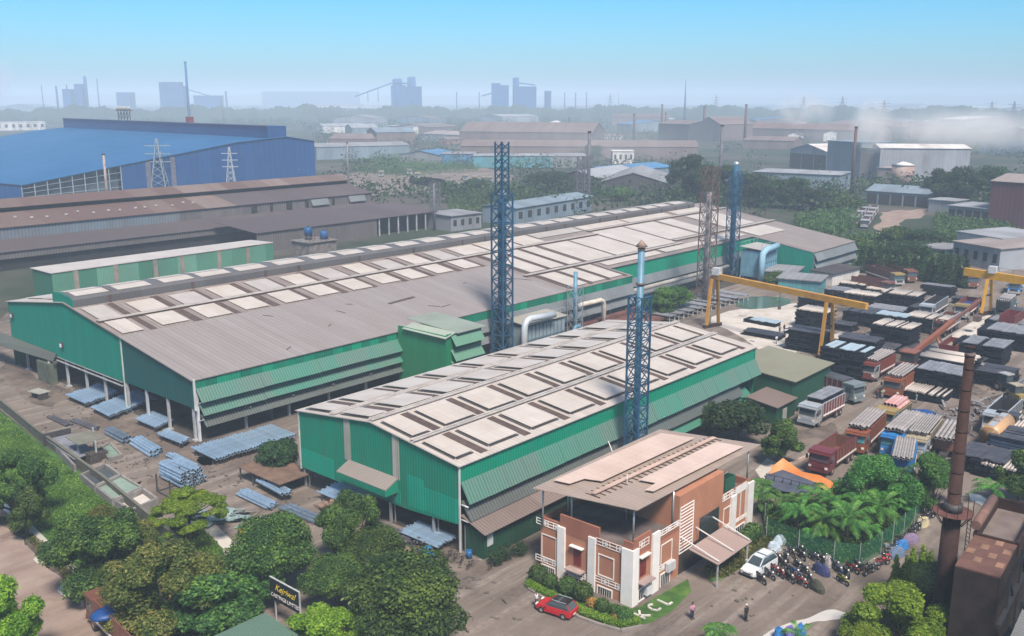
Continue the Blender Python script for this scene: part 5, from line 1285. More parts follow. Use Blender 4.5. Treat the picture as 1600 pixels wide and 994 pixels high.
for x, w_ in ((196, 2.2), (204, 1), (211, 2.4), (219.5, 1.5), (232, 1.2)):
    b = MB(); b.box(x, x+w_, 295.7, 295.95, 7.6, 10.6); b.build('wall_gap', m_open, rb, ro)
for x in (222, 240): 
    b = MB(); b.slab([(x, 294.6, 8.2), (x+8, 294.6, 8.2), (x+8, 295.9, 10.6), (x, 295.9, 10.6)], .1); b.build('wall_louvre', m_louvg, rb, ro)
for i in range(14):
    b = MB(); x = 118+i*4.6+random.uniform(-1, 1); y = 300+random.uniform(0, 4); b.cbox((x, y, 11.1+(y-295.5)*.187+.2), (.8, .5, .5)); b.build('roof_vent', mat('vent_grey', (.4, .38, .37)), rb, ro)
# grey annex to its right
ax = thing('annex_shed', 'grey flat-roofed annex at the right end of the rusty shed, dark open bays', 'shed', (215, 262, 0)); ao = (215, 262, 0.)
b = MB(); b.slab([(172, 258, 6.4), (252, 258, 6.4), (252, 283, 8.0), (172, 283, 8.0)], .15); b.build('roof', m_rs2, ax, ao)
b = MB(); b.box(172.5, 222, 258.5, 258.7, 0, 6.2); b.build('wall', m_rw2, ax, ao)
b = MB(); b.box(222.1, 251, 262, 262.2, 0, 6.4); b.build('open_bay', m_open, ax, ao)
for i in range(7):
    b = MB(); b.box(223+i*4.5, 223.4+i*4.5, 258.4, 258.8, 0, 6.3); b.build('post', m_post, ax, ao)
# tank platform with blue tanks
tx, ty = G(466, 398)
tx, ty = 160.5, 214.
pt = thing('concrete_tank_stand', 'stained concrete tank stand with bare iron rods behind the long shed', 'tank stand', (tx, ty, 0))
b = MB(); b.box(-4, 5, -4, 4, 0, 9.6); b.box(-4.4, 5.4, -4.4, 4.4, 9.61, 9.8); b.build('body', mat('stained_concrete', (.24, .22, .21), col2=(.10, .09, .085), scale=.8, var=.3), pt)
b = MB()
for i in range(12): a = random.uniform(-4, 5); c = random.choice((-4, 4, -2)); b.bar((a, c, 9.8), (a, c, random.uniform(11.5, 13)), .09)
b.bar((1, 0, 9.8), (1, 0, 13.5), .1); b.bar((1, 0, 13), (4, -1, 13), .1); b.bar((4, -1, 13), (4, -1, 9.8), .1); b.build('iron_rod', m_brown, pt)
for i, (dx, dy, h, lab) in enumerate(((-.5, 1, 3.6, 'tall blue water tank on the concrete stand, left one'), (3.2, -1, 2.4, 'lower blue water tank on the concrete stand, right one'))):
    q = thing('water_tank', lab, 'water tank', (tx+dx, ty+dy, 9.8+(h-2.4))); b = MB(); b.tube([(0, 0, 0), (0, 0, 2.0), (0, 0, 2.3), (0, 0, 2.4)], [1.1, 1.1, .7, .35], 14); b.build('tank_body', mat('tank_blue', (.015, .09, .24), rough=.4), q)
    b = MB(); b.cyl((0, 0, 2.4), .35, .2, 10); b.build('lid', m_dark, q)
    if h > 3:
        b = MB(); 
        for a in (0, 1.57, 3.14, 4.71): b.bar((math.cos(a)*.9, math.sin(a)*.9, -1.2), (math.cos(a)*.9, math.sin(a)*.9, 0), .15)
        b.build('stand', m_dark, q)
# blue factory
A = Vector(G(33, 322)); B = Vector(G(494, 300)); AB = (B-A); L_ = AB.length; d = AB.normalized()
def ptAB(px, py):
    lo, hi = -.6, 1.4
    for _ in range(40):
        m_ = (lo+hi)/2; q = A+AB*m_
        if pr(q.x, q.y, 10)[0] < px: lo = m_
        else: hi = m_
    q = A+AB*lo; return lo*L_, HZ(q.x, q.y, py)
prof = [ptAB(-60, 280), ptAB(33, 289), ptAB(190, 258), ptAB(372, 222), ptAB(450, 213), ptAB(493, 220)]
far = Vector(G(122, 197, prof[4][1])); nr_ = A+d*prof[4][0]; E = far-nr_; En = E.normalized(); EL = E.length
bf = thing('blue_factory', 'huge blue sheet-metal factory hall with an open framed left corner and raised ridge box', 'factory hall', (A.x, A.y, 0)); bo = (A.x, A.y, 0.)
def bp_(s, e, z): q = A+d*s+En*e; return (q.x, q.y, z)
m_bw = sheet('blue_wall', (.0, .052, .18), 'X', 2.4, patch=.35, patchw=5, patchcol=(.01, .085, .27), dirt=.15, dirtcol=(.1, .12, .2), rough=.6, groove=.9, streak=.5)
m_bro = sheet('blue_roof', (.006, .085, .215), 'X', 2.4, patch=.2, patchw=5, dirt=.25, dirtcol=(.07, .2, .42), dirt_scale=.02, rough=.5, groove=.95)
prof_w = [prof[1], prof[2], prof[3], prof[4], prof[5]]
b = MB()
for i in range(len(prof)-1):
    (s0, z0), (s1, z1) = prof[i], prof[i+1]
    b.slab([bp_(s0, -.6, z0), bp_(s1, -.6, z1), bp_(s1, EL, z1), bp_(s0, EL, z0)], .3)
b.build('roof', m_bro, bf, bo)
b = MB()
q = [prof[2], prof[3], prof[4], prof[5]]
pts = [bp_(q[0][0], 0, 0)]+[bp_(q[-1][0], 0, 0)]+[bp_(s, 0, z-.35) for s, z in q[::-1]]
b.slab(pts, .3); b.slab([bp_(prof[0][0], 0, 0), bp_(prof[1][0], 0, 0), bp_(prof[1][0], 0, prof[1][1]-.35), bp_(prof[0][0], 0, prof[0][1]-.35)], .3); b.build('front_wall', m_bw, bf, bo)
b = MB(); s, z = prof[5]; b.slab([bp_(s, 0, 0), bp_(s, EL, 0), bp_(s, EL, z-.35), bp_(s, 0, z-.35)], .3); b.build('side_wall', m_bw, bf, bo)
b = MB(); 
for px in (229, 268): s, z = ptAB(px, 260); b.slab([bp_(s, -.1, 0), bp_(s+2.2, -.1, 0), bp_(s+2.2, -.1, HZ(*bp_(s, 0, 0)[:2], pr(*bp_(s, 0, 0))[1]-1) if 0 else (prof[2][1]+(prof[3][1]-prof[2][1])*(s-prof[2][0])/(prof[3][0]-prof[2][0])-.8)), bp_(s, -.1, prof[2][1]+(prof[3][1]-prof[2][1])*(s-prof[2][0])/(prof[3][0]-prof[2][0])-.8)], .08)
b.build('rusty_wall_strip', mat('strip_brown', (.12, .12, .16), var=.3), bf, bo)
b = MB()
s0, s1 = prof[1][0], prof[2][0]
zf = lambda s: prof[1][1]+(prof[2][1]-prof[1][1])*(s-s0)/(s1-s0)
b.slab([bp_(s0, 4, 0), bp_(s1, 4, 0), bp_(s1, 4, zf(s1)-.4), bp_(s0, 4, zf(s0)-.4)], .3); b.build('set_back_wall', mat('open_bay_grey', (.05, .07, .085), var=.4, scale=.2), bf, bo)
b = MB()
for i in range(9):
    s = s0+(s1-s0)*i/8; b.bar(bp_(s, 0, 0), bp_(s, 0, zf(s)-.3), .35)
for k in (.2, .4, .6, .8): b.bar(bp_(s0, 0, zf(s0)*k), bp_(s1, 0, zf(s1)*k), .18)
b.build('steel_column', mat('column_grey', (.25, .3, .35)), bf, bo)
b = MB(); sr = prof[4][0]; zt_ = HZ(*bp_(sr, 0, 0)[:2], 197); za = prof[4][1]-3.5
P0, P1 = bp_(sr-9, .5, 0), bp_(sr+.5, .5, 0); P2, P3 = bp_(sr+.5, EL, 0), bp_(sr-9, EL, 0)
b.add([(*p[:2], za) for p in (P0, P1, P2, P3)]+[(*p[:2], zt_) for p in (P0, P1, P2, P3)], [(3, 2, 1, 0), (4, 5, 6, 7), (0, 1, 5, 4), (1, 2, 6, 5), (2, 3, 7, 6), (3, 0, 4, 7)]); b.build('ridge_box', m_bw, bf, bo)
b = MB(); b.bar((*P0[:2], zt_+.2), (*P3[:2], zt_+.2), 1.2, .4); b.build('ridge_coping', mat('coping', (.1, .12, .2)), bf, bo)
q = bp_(sr-3, EL*.72, zt_); k = thing('roof_tank_frame', 'steel frame holding a row of grey tanks above the blue factory ridge', 'tank frame', q)
b = MB()
for i in range(5):
    o_ = -En*(i*4.2); b.bar((o_.x, o_.y, 0), (o_.x, o_.y, 6), .35)
    if i < 4: n_ = -En*((i+1)*4.2); b.bar((o_.x, o_.y, .3), (n_.x, n_.y, 5.6), .2); b.bar((n_.x, n_.y, .3), (o_.x, o_.y, 5.6), .2)
e_ = -En*17; b.bar((En.x*1, En.y*1, 6), (e_.x-En.x, e_.y-En.y, 6), 3, .4); b.build('frame', m_brown, k)
b = MB()
for i in range(9): o_ = -En*(i*2); b.tube([(o_.x, o_.y, 6.2), (o_.x, o_.y, 8.2), (o_.x, o_.y, 8.6)], [.95, .95, .3], 8)
b.build('tank_row', mat('tank_dull', (.3, .3, .28)), k)
q = bp_(sr-3, EL*.36, zt_); tag(MB().box(-1.6, 1.6, -1.6, 1.6, 0, 3.4).build('roof_box', mat('maroon_box', (.2, .05, .05)), None, loc=q), 'small maroon box standing on the blue factory ridge', 'roof box')
ps = G(471, 300); t = thing('mast_cabin', 'pole with a small white cabin platform before the right end of the blue factory', 'cabin', (*ps, 0))
zc_ = HZ(*ps, 264); b = MB(); b.tube([(0, 0, 0), (0, 0, zc_)], .25, 6); b.build('pole', m_post, t)
b = MB(); b.box(-2, 2.5, -2, 2, zc_, zc_+2.2); b.slab([(-3, -3, zc_+.05), (3.5, -3, zc_+.05), (3.5, 3, zc_+.05), (-3, 3, zc_+.05)], .2); b.build('cabin', mat('cabin_white', (.4, .42, .42)), t)

# generic far building from two ground pixels of its visible long wall
BL = {}
def bmat(c, kind_='wall'):
    k = (c, kind_)
    if k not in BL:
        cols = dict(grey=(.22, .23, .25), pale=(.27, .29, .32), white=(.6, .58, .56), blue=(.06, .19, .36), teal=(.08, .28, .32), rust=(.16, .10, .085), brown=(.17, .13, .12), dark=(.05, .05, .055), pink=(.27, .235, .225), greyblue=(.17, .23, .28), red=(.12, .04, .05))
        BL[k] = sheet('far_%s_%s' % (c, kind_), cols[c], 'X', 1.6, patch=.5, patchw=6, dirt=.45, dirt_scale=.05, rough=.8, groove=.88, streak=.2)
    return BL[k]
def bld(label, a, c, depth_, eh, rise, wall, roof, axis='long', name='far_shed', cat='shed', openings=0, group=None, zmode=None):
    A_ = Vector(G(*a)); B_ = Vector(G(*c)); d_ = B_-A_; L2 = d_.length; ang = math.atan2(d_.y, d_.x)
    t = thing(name, label, cat, (A_.x, A_.y, 0), ang, group)
    W_ = depth_
    b = MB()
    if axis == 'long':
        b.prism([(0, 0), (W_, 0), (W_, eh), (W_/2, eh+rise*.97), (0, eh)], 0, .25, 'X'); b.prism([(0, 0), (W_, 0), (W_, eh), (W_/2, eh+rise*.97), (0, eh)], L2-.25, L2, 'X')
        b.box(.25, L2-.25, 0, .25, 0, eh); b.box(.25, L2-.25, W_-.25, W_, 0, eh)
    else:
        b.prism([(0, 0), (L2, 0), (L2, eh), (L2/2, eh+rise*.97), (0, eh)], 0, .25); b.prism([(0, 0), (L2, 0), (L2, eh), (L2/2, eh+rise*.97), (0, eh)], W_-.25, W_)
        b.box(0, .25, .25, W_-.25, 0, eh); b.box(L2-.25, L2, .25, W_-.25, 0, eh)
    b.build('wall', bmat(wall), t)
    b = MB(); o_ = .5
    if rise < .3: b.slab([(-o_, -o_, eh+.3), (L2+o_, -o_, eh+.3), (L2+o_, W_+o_, eh+.3+rise), (-o_, W_+o_, eh+.3+rise)], .25)
    elif axis == 'long':
        b.slab([(-o_, -o_, eh), (L2+o_, -o_, eh), (L2+o_, W_/2, eh+rise+.25), (-o_, W_/2, eh+rise+.25)], .2); b.slab([(-o_, W_/2, eh+rise+.25), (L2+o_, W_/2, eh+rise+.25), (L2+o_, W_+o_, eh), (-o_, W_+o_, eh)], .2)
    else:
        b.slab([(-o_, -o_, eh), (L2/2, -o_, eh+rise+.25), (L2/2, W_+o_, eh+rise+.25), (-o_, W_+o_, eh)], .2); b.slab([(L2/2, -o_, eh+rise+.25), (L2+o_, -o_, eh), (L2+o_, W_+o_, eh), (L2/2, W_+o_, eh+rise+.25)], .2)
    b.build('roof', bmat(roof, 'roof'), t)
    if openings:
        for i in range(abs(openings)):
            b = MB(); w_ = L2/abs(openings); 
            if openings > 0: b.box(w_*(i+.3), w_*(i+.7), -.12, -.02, eh*.35, eh*.75)
            else: b.box(w_*i+.4, w_*(i+1)-.4, -.12, -.02, .1, eh*.8)
            b.build('window' if openings > 0 else 'open_bay', m_open, t)
    return t
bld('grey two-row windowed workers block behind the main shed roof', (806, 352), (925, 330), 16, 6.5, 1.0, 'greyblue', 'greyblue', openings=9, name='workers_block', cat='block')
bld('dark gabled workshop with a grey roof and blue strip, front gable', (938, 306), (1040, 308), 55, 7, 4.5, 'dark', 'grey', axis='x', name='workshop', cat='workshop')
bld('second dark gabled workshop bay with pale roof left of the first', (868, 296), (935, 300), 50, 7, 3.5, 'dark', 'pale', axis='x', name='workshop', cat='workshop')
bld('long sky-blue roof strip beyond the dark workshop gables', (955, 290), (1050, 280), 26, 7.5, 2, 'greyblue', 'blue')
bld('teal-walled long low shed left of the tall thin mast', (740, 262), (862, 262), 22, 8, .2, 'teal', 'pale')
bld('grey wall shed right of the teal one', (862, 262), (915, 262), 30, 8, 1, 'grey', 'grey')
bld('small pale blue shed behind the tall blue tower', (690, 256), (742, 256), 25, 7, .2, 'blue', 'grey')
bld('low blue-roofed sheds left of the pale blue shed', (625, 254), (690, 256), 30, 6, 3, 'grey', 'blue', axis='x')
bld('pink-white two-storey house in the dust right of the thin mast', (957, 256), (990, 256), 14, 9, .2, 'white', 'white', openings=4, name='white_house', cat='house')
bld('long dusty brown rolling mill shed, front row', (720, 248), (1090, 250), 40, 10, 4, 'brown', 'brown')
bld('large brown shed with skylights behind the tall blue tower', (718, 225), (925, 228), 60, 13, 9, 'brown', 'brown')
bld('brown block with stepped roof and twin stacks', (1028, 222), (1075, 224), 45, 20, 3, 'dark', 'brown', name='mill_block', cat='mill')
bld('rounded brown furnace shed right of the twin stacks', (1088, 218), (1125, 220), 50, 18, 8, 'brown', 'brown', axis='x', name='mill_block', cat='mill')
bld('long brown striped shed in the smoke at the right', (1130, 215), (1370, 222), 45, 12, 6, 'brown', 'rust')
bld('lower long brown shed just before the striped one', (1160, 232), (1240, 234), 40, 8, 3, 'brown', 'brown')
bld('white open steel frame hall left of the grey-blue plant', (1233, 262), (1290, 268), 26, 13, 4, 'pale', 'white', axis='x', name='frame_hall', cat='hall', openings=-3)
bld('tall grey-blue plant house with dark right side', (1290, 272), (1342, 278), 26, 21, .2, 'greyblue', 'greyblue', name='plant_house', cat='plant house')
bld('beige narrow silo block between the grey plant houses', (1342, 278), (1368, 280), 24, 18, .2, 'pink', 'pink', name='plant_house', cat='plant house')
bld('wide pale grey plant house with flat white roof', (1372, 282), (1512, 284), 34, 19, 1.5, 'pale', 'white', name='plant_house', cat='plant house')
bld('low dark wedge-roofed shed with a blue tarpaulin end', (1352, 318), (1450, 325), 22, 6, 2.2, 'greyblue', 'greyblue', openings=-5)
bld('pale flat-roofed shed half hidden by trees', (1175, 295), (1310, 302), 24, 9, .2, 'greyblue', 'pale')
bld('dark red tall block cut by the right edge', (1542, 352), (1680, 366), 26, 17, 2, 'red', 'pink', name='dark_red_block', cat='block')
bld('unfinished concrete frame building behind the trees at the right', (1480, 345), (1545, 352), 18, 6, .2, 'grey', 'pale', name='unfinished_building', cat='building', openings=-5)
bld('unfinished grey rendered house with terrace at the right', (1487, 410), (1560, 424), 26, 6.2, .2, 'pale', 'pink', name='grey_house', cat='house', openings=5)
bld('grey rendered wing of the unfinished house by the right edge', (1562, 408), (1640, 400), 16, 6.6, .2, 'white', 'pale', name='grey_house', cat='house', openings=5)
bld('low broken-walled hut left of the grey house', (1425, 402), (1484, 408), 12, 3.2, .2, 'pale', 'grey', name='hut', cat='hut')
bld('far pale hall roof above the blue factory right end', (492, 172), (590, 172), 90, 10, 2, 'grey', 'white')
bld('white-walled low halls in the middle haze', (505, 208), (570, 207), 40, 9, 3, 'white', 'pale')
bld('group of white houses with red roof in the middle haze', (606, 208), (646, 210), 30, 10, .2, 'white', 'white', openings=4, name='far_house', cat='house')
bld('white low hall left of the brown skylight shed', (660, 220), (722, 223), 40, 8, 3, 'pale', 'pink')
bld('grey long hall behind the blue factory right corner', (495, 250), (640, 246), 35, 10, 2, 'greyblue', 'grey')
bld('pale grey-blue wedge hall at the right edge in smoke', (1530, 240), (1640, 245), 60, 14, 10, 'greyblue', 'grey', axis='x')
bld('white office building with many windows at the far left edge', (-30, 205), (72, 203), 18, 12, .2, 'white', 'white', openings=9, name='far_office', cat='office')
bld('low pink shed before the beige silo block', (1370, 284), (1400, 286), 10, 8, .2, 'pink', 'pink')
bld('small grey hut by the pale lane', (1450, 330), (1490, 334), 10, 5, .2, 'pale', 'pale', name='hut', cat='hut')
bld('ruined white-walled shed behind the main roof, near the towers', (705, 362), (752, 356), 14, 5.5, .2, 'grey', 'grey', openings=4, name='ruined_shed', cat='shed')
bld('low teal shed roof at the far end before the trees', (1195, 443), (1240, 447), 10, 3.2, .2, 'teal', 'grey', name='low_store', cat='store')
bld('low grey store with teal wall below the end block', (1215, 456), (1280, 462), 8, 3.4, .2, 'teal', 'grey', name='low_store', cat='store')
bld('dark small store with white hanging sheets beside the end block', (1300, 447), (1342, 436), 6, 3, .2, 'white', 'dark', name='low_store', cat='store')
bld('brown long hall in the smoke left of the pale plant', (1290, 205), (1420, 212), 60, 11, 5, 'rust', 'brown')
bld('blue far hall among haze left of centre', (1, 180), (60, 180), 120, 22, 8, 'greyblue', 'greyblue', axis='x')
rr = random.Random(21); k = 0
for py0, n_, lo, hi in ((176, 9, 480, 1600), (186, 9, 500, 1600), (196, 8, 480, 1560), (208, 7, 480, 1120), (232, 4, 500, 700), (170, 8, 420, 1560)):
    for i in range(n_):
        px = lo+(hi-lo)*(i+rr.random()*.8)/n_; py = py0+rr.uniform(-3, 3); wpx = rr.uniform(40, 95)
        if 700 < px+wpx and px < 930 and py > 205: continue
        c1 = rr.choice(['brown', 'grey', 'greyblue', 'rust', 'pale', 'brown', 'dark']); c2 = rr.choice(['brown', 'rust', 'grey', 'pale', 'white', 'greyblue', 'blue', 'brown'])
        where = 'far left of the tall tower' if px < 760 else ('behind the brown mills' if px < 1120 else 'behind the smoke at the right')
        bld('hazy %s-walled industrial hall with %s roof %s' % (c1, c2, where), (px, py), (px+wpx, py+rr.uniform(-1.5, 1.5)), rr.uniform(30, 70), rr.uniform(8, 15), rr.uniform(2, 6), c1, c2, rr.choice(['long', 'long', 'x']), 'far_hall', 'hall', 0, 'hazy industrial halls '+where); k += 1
# round pale tank with red bands
c = G(1409, 290); t = thing('storage_tank', 'round storage tank with rusty bands and a conical lid before the pale plant house', 'tank', (*c, 0)); hh_ = HZ(*c, 258)
b = MB(); b.tube([(0, 0, 0), (0, 0, hh_)], 6, 20); b.build('shell', mat('tank_red', (.30, .17, .14), col2=(.42, .38, .36), scale=.12), t); b = MB(); b.tube([(0, 0, hh_+.1), (0, 0, hh_+1.8)], [6.4, .5], 20); b.build('lid', m_wh, t)

# masts, stacks
def mast(label, px, py, ptop, r, m, name='thin_stack', cat='chimney', r2=None, D=None):
    x, y = G(px, py); h = HZ(x, y, ptop); t = thing(name, label, cat, (x, y, 0))
    b = MB(); b.tube([(0, 0, 0), (0, 0, h)], [r, r2 or r*.8], 10); b.build('shaft', m, t)
    b = MB(); b.tube([(0, 0, h-.6), (0, 0, h+.1)], [(r2 or r*.8)*1.25]*2, 10); b.build('rim', m_dark, t)
    return t
m_st = mat('stack_brown', (.09, .05, .045), var=.3); m_stg = mat('stack_grey', (.12, .12, .14), var=.2)
for lab, px, py, pt_, r, m_ in (('thin dark mast rising left of the white house', 919, 320, 205, .9, m_stg), ('thin dark mast right of the tallest tree', 1123, 318, 195, .9, m_stg), ('brown stack in the middle of the dusty mills', 990, 222, 178, 1.6, m_st), ('left twin stack on the stepped mill', 1033, 216, 163, 1.2, m_st),
                            ('short right twin stack on the stepped mill', 1039, 216, 176, 1.2, m_st), ('brown stack above the rounded furnace shed', 1099, 214, 166, 2.0, m_st), ('slim brown stack right of the furnace shed', 1163, 225, 163, 1.5, m_st), ('purple-brown mast before the grey-blue plant house', 1330, 300, 198, .9, m_st),
                            ('short stack beside the dusty skylight shed', 889, 222, 184, 1.2, m_st), ('first small stack in the smoke behind the pale plant', 1395, 216, 194, 1.3, m_st), ('second small stack in the smoke behind the pale plant', 1406, 216, 193, 1.3, m_st), ('third small stack in the smoke behind the pale plant', 1420, 216, 191, 1.3, m_st),
                            ('pale peeling mast before the open frame of the blue factory', 170, 332, 240, .6, mat('mast_pale', (.4, .36, .34), col2=(.2, .1, .08), scale=.6)), ('slim mast with dark top behind the rusty shed roof end', 545, 300, 222, .5, mat('mast_two', (.3, .3, .3), col2=(.1, .05, .05), scale=.3)),
                            ('short post above the blue factory ridge', 351, 214, 172, .8, m_stg), ('steel mast at the end of the rusty sheds', 679, 360, 283, .45, m_stg)):
    mast(lab, px, py, pt_, r, m_)
def pylon(label, px, py, ptop, w, m, group=None):
    x, y = G(px, py); h = HZ(x, y, ptop); t = thing('pylon', label, 'pylon', (x, y, 0), .8, group)
    b = MB(); n = 9
    def cc(i, k): u = w/2*(1-i/n)**1.1+.25; s = ((-1, -1), (1, -1), (1, 1), (-1, 1))[k % 4]; return Vector((s[0]*u, s[1]*u, h*i/n))
    for i in range(n):
        for k in range(4): b.bar(cc(i, k), cc(i+1, k), w*.035+.05); b.bar(cc(i, k), cc(i+1, k+1), w*.02+.03); b.bar(cc(i, k+1), cc(i+1, k), w*.02+.03)
    b.build('lattice', m, t)
    b = MB()
    for z in (.62, .75, .88): b.bar((0, -w*.75, h*z), (0, w*.75, h*z), w*.05)
    b.build('cross_arm', m, t); return t
pylon('left steel pylon in front of the blue factory wall', 252, 312, 216, 8, m_galv); pylon('right steel pylon with pale ladder in front of the blue factory wall', 363, 310, 230, 5, mat('pylon_pale', (.4, .42, .45)))
for i, (px, py, pt_) in enumerate(((1379, 195, 157), (1314, 190, 150), (1581, 200, 158), (1118, 182, 148), (953, 182, 146), (1254, 188, 150), (1547, 190, 158))):
    pylon(['hazy pylon in the smoke column at the right', 'hazy pylon left of the smoke column', 'hazy pylon nearest the right edge', 'faint pylon above the slim brown stack', 'faint pylon in the haze at centre right', 'faint pylon beside the white smoke', 'faint pylon second from the right edge'][i], px, py, pt_, 14, m_stg, 'faint pylons in the haze')
xs = 497; cm = G(680, 335)
lattice('steel lattice mast with brackets at the end of the rusty sheds', *cm, 3, HZ(*cm, 285), m_stg, th=.25, name='lattice_mast')
cm = G(911, 322); lattice('open lattice mast just left of the thin dark mast', *cm, 4, HZ(*cm, 245), m_stg, th=.3, name='lattice_mast')

# silhouettes at the horizon
def FP_(px, D):  # ground point in the pixel column px at optical depth D
    a = (px-800)/FP; f = (D-CAMH*math.sin(PITCH))/math.cos(PITCH)
    return (f*math.cos(HEAD)+a*D*math.sin(HEAD), f*math.sin(HEAD)-a*D*math.cos(HEAD))
m_sil = mat('haze_blue_silhouette', (.0, .075, .25), rough=.8, var=.15, scale=.05)  # blue of the distance haze put into the base colour
def silo(label, D, boxes, cyls=(), bars=(), name='silo_plant', cat='silo plant'):
    x, y = FP_((boxes or cyls)[0][0], D); t = thing(name, label, cat, (x, y, 0), HEAD-math.pi/2)
    s = D/FP
    x00 = (boxes or cyls)[0][0]
    X = lambda px: (px-x00)*s
    Z = lambda py: HZ(x, y, py)
    for p0, p1, pt_ in boxes: b = MB(); b.box(X(p0), X(p1), 0, 20*s, 0, Z(pt_)); b.box(X(p0)-.6, X(p1)+.6, -.6, 20*s+.6, Z(pt_), Z(pt_)+1.2); b.build('block', m_sil, t)
    for p0, p1, pt_ in cyls: b = MB(); b.tube([(X((p0+p1)/2), 10, 0), (X((p0+p1)/2), 10, Z(pt_)), (X((p0+p1)/2), 10, Z(pt_)+1.5)], [(p1-p0)/2*s, (p1-p0)/2*s, (p1-p0)*.3*s], 16); b.build('silo', m_sil, t)
    for (a, az, c_, cz, w_) in bars: b = MB(); b.bar((X(a), -1, Z(az)), (X(c_), -1, Z(cz)), w_); b.build('conveyor', m_sil, t)
    return t
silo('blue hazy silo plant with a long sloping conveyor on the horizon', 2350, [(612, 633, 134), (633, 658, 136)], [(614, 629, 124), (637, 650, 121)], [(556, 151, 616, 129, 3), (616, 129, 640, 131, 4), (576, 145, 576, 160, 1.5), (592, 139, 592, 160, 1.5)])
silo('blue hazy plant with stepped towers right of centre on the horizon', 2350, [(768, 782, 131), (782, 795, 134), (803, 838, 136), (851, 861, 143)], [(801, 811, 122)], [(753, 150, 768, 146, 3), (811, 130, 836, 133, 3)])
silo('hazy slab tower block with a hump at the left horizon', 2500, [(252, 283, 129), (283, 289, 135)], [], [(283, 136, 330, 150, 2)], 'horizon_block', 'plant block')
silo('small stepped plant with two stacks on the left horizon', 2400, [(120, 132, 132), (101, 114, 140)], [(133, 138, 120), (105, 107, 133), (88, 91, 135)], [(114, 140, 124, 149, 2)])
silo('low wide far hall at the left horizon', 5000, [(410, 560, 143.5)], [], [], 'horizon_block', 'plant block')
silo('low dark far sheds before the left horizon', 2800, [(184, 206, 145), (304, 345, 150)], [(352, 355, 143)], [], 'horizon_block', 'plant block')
for lab, px, pt_, D, r in (('tall slim chimney on the left horizon', 297, 96, 1500, 2.2), ('slim chimney between the stepped plant and the slab tower', 157, 123, 2230, 1.3), ('tapering spire mast on the right horizon', 1069, 124, 1700, 2.4), ('faint stack left of the stepped plant', 70, 133, 2230, 1.2), ('faint stack at the centre horizon', 714, 144, 2230, 1.3),
                        ('second faint stack at the centre horizon', 749, 144, 2230, 1.3), ('faint stack right of the blue stepped towers', 882, 145, 2230, 1.3), ('second faint stack right of the stepped towers', 899, 145, 2230, 1.2), ('third faint stack right of the stepped towers', 916, 145, 2230, 1.3), ('fourth faint stack toward the spire', 966, 146, 2230, 1.3)):
    x, y = FP_(px, D); h = HZ(x, y, pt_); t = thing('far_chimney', lab, 'chimney', (x, y, 0)); b = MB(); b.tube([(0, 0, 0), (0, 0, h)], [r, r*.15 if 'spire' in lab else r*.8], 8); b.build('shaft', m_sil, t); b = MB(); b.tube([(0, 0, h-3), (0, 0, h)], [r*.2 if 'spire' in lab else r*.95]*2, 8); b.build('rim', m_sil, t)

# far woods: clumpy masses nobody could count
r = np.random.default_rng(77); N_ = 5200
D_ = 330*np.exp(r.random(N_)*math.log(4200/330)); px_ = r.uniform(-120, 1720, N_)
keep = []; 
from math import sin
def dens(x, y): return math.sin(x*.011+1)*math.cos(y*.013)+.6*math.sin(x*.031+y*.027)+.5*math.sin((x-y)*.06)
ex = [(600, 345, 800, 270)]
vs_ = []
for D1_, p_ in zip(D_, px_):
    x, y = FP_(p_, D1_)
    q = pr(x, y, 0)
    if 'x' and (-130 < p_ < 500 and 205 < q[1] < 345): continue         # the blue factory stands here
    if q[1] > 338 or (1340 < p_ < 1480 and q[1] > 322) or (640 < p_ < 800 and 262 < q[1] < 300) or (700 < p_ < 1110 and 232 < q[1] < 256) or (1130 < p_ < 1600 and 196 < q[1] < 290 and r.random() < .8) or (0 < p_ < 800 and q[1] > 325) : continue
    if dens(x, y) < -.05 and D1_ < 1500 and r.random() < .85: continue
    keep.append((x, y, D1_))
cs = [(x+r.normal()*3, y+r.normal()*3, 2.0+r.random()*3.4+(1.5 if D > 1500 else 0)) for x, y, D in keep for _ in range(3)]
sz = [3.0+r.random()*3.5+min(8, D*.0022) for x, y, D in keep for _ in range(3)]
v = leaves(cs, sz, 330000, .85, 99, shell=.75, squash=.7, aspect=.7)
me = leafmesh('far_woods', v, m_leafd); o = bpy.data.objects.new('far_woods', me); COL.objects.link(o); tag(o, 'hazy scrub and woods covering the plain behind the factories', 'woods', None, 'stuff')
ms_ = leafmat('scrub_leaves', (.03, .075, .025), (.06, .13, .035), (.10, .17, .05), .15)
for nm, pts, nn, hgt, lab in (('scrub', ((540, 262), (600, 243), (700, 244), (760, 256), (745, 268), (640, 276), (560, 272)), 5000, 4, 'bright green scrub beyond the rusty sheds'), ('scrub', ((1280, 395), (1330, 372), (1420, 375), (1560, 372), (1600, 400), (1480, 420), (1330, 425), (1290, 410)), 8000, 3, 'green scrub behind the truck yard conifers'),
                              ('scrub', ((1240, 345), (1330, 335), (1345, 352), (1300, 372), (1250, 365)), 3500, 4, 'soft green scrub beyond the end block'), ('scrub', ((700, 300), (800, 290), (860, 300), (790, 330), (700, 345)), 4500, 4, 'scrub between the rusty sheds and the grey workers block'),
                              ('scrub', ((0, 330), (130, 322), (400, 305), (500, 300), (500, 310), (140, 340), (0, 346)), 4500, 4, 'dark scrub strip along the foot of the blue factory'), ('scrub', ((1460, 340), (1540, 338), (1600, 372), (1540, 385), (1460, 372)), 4000, 3, 'dark scrub under the concrete frame building')):
    scatter(nm, lab, 'scrub', GP(*pts), nn*3, .5, hgt, ms_, nn, upright=.3)
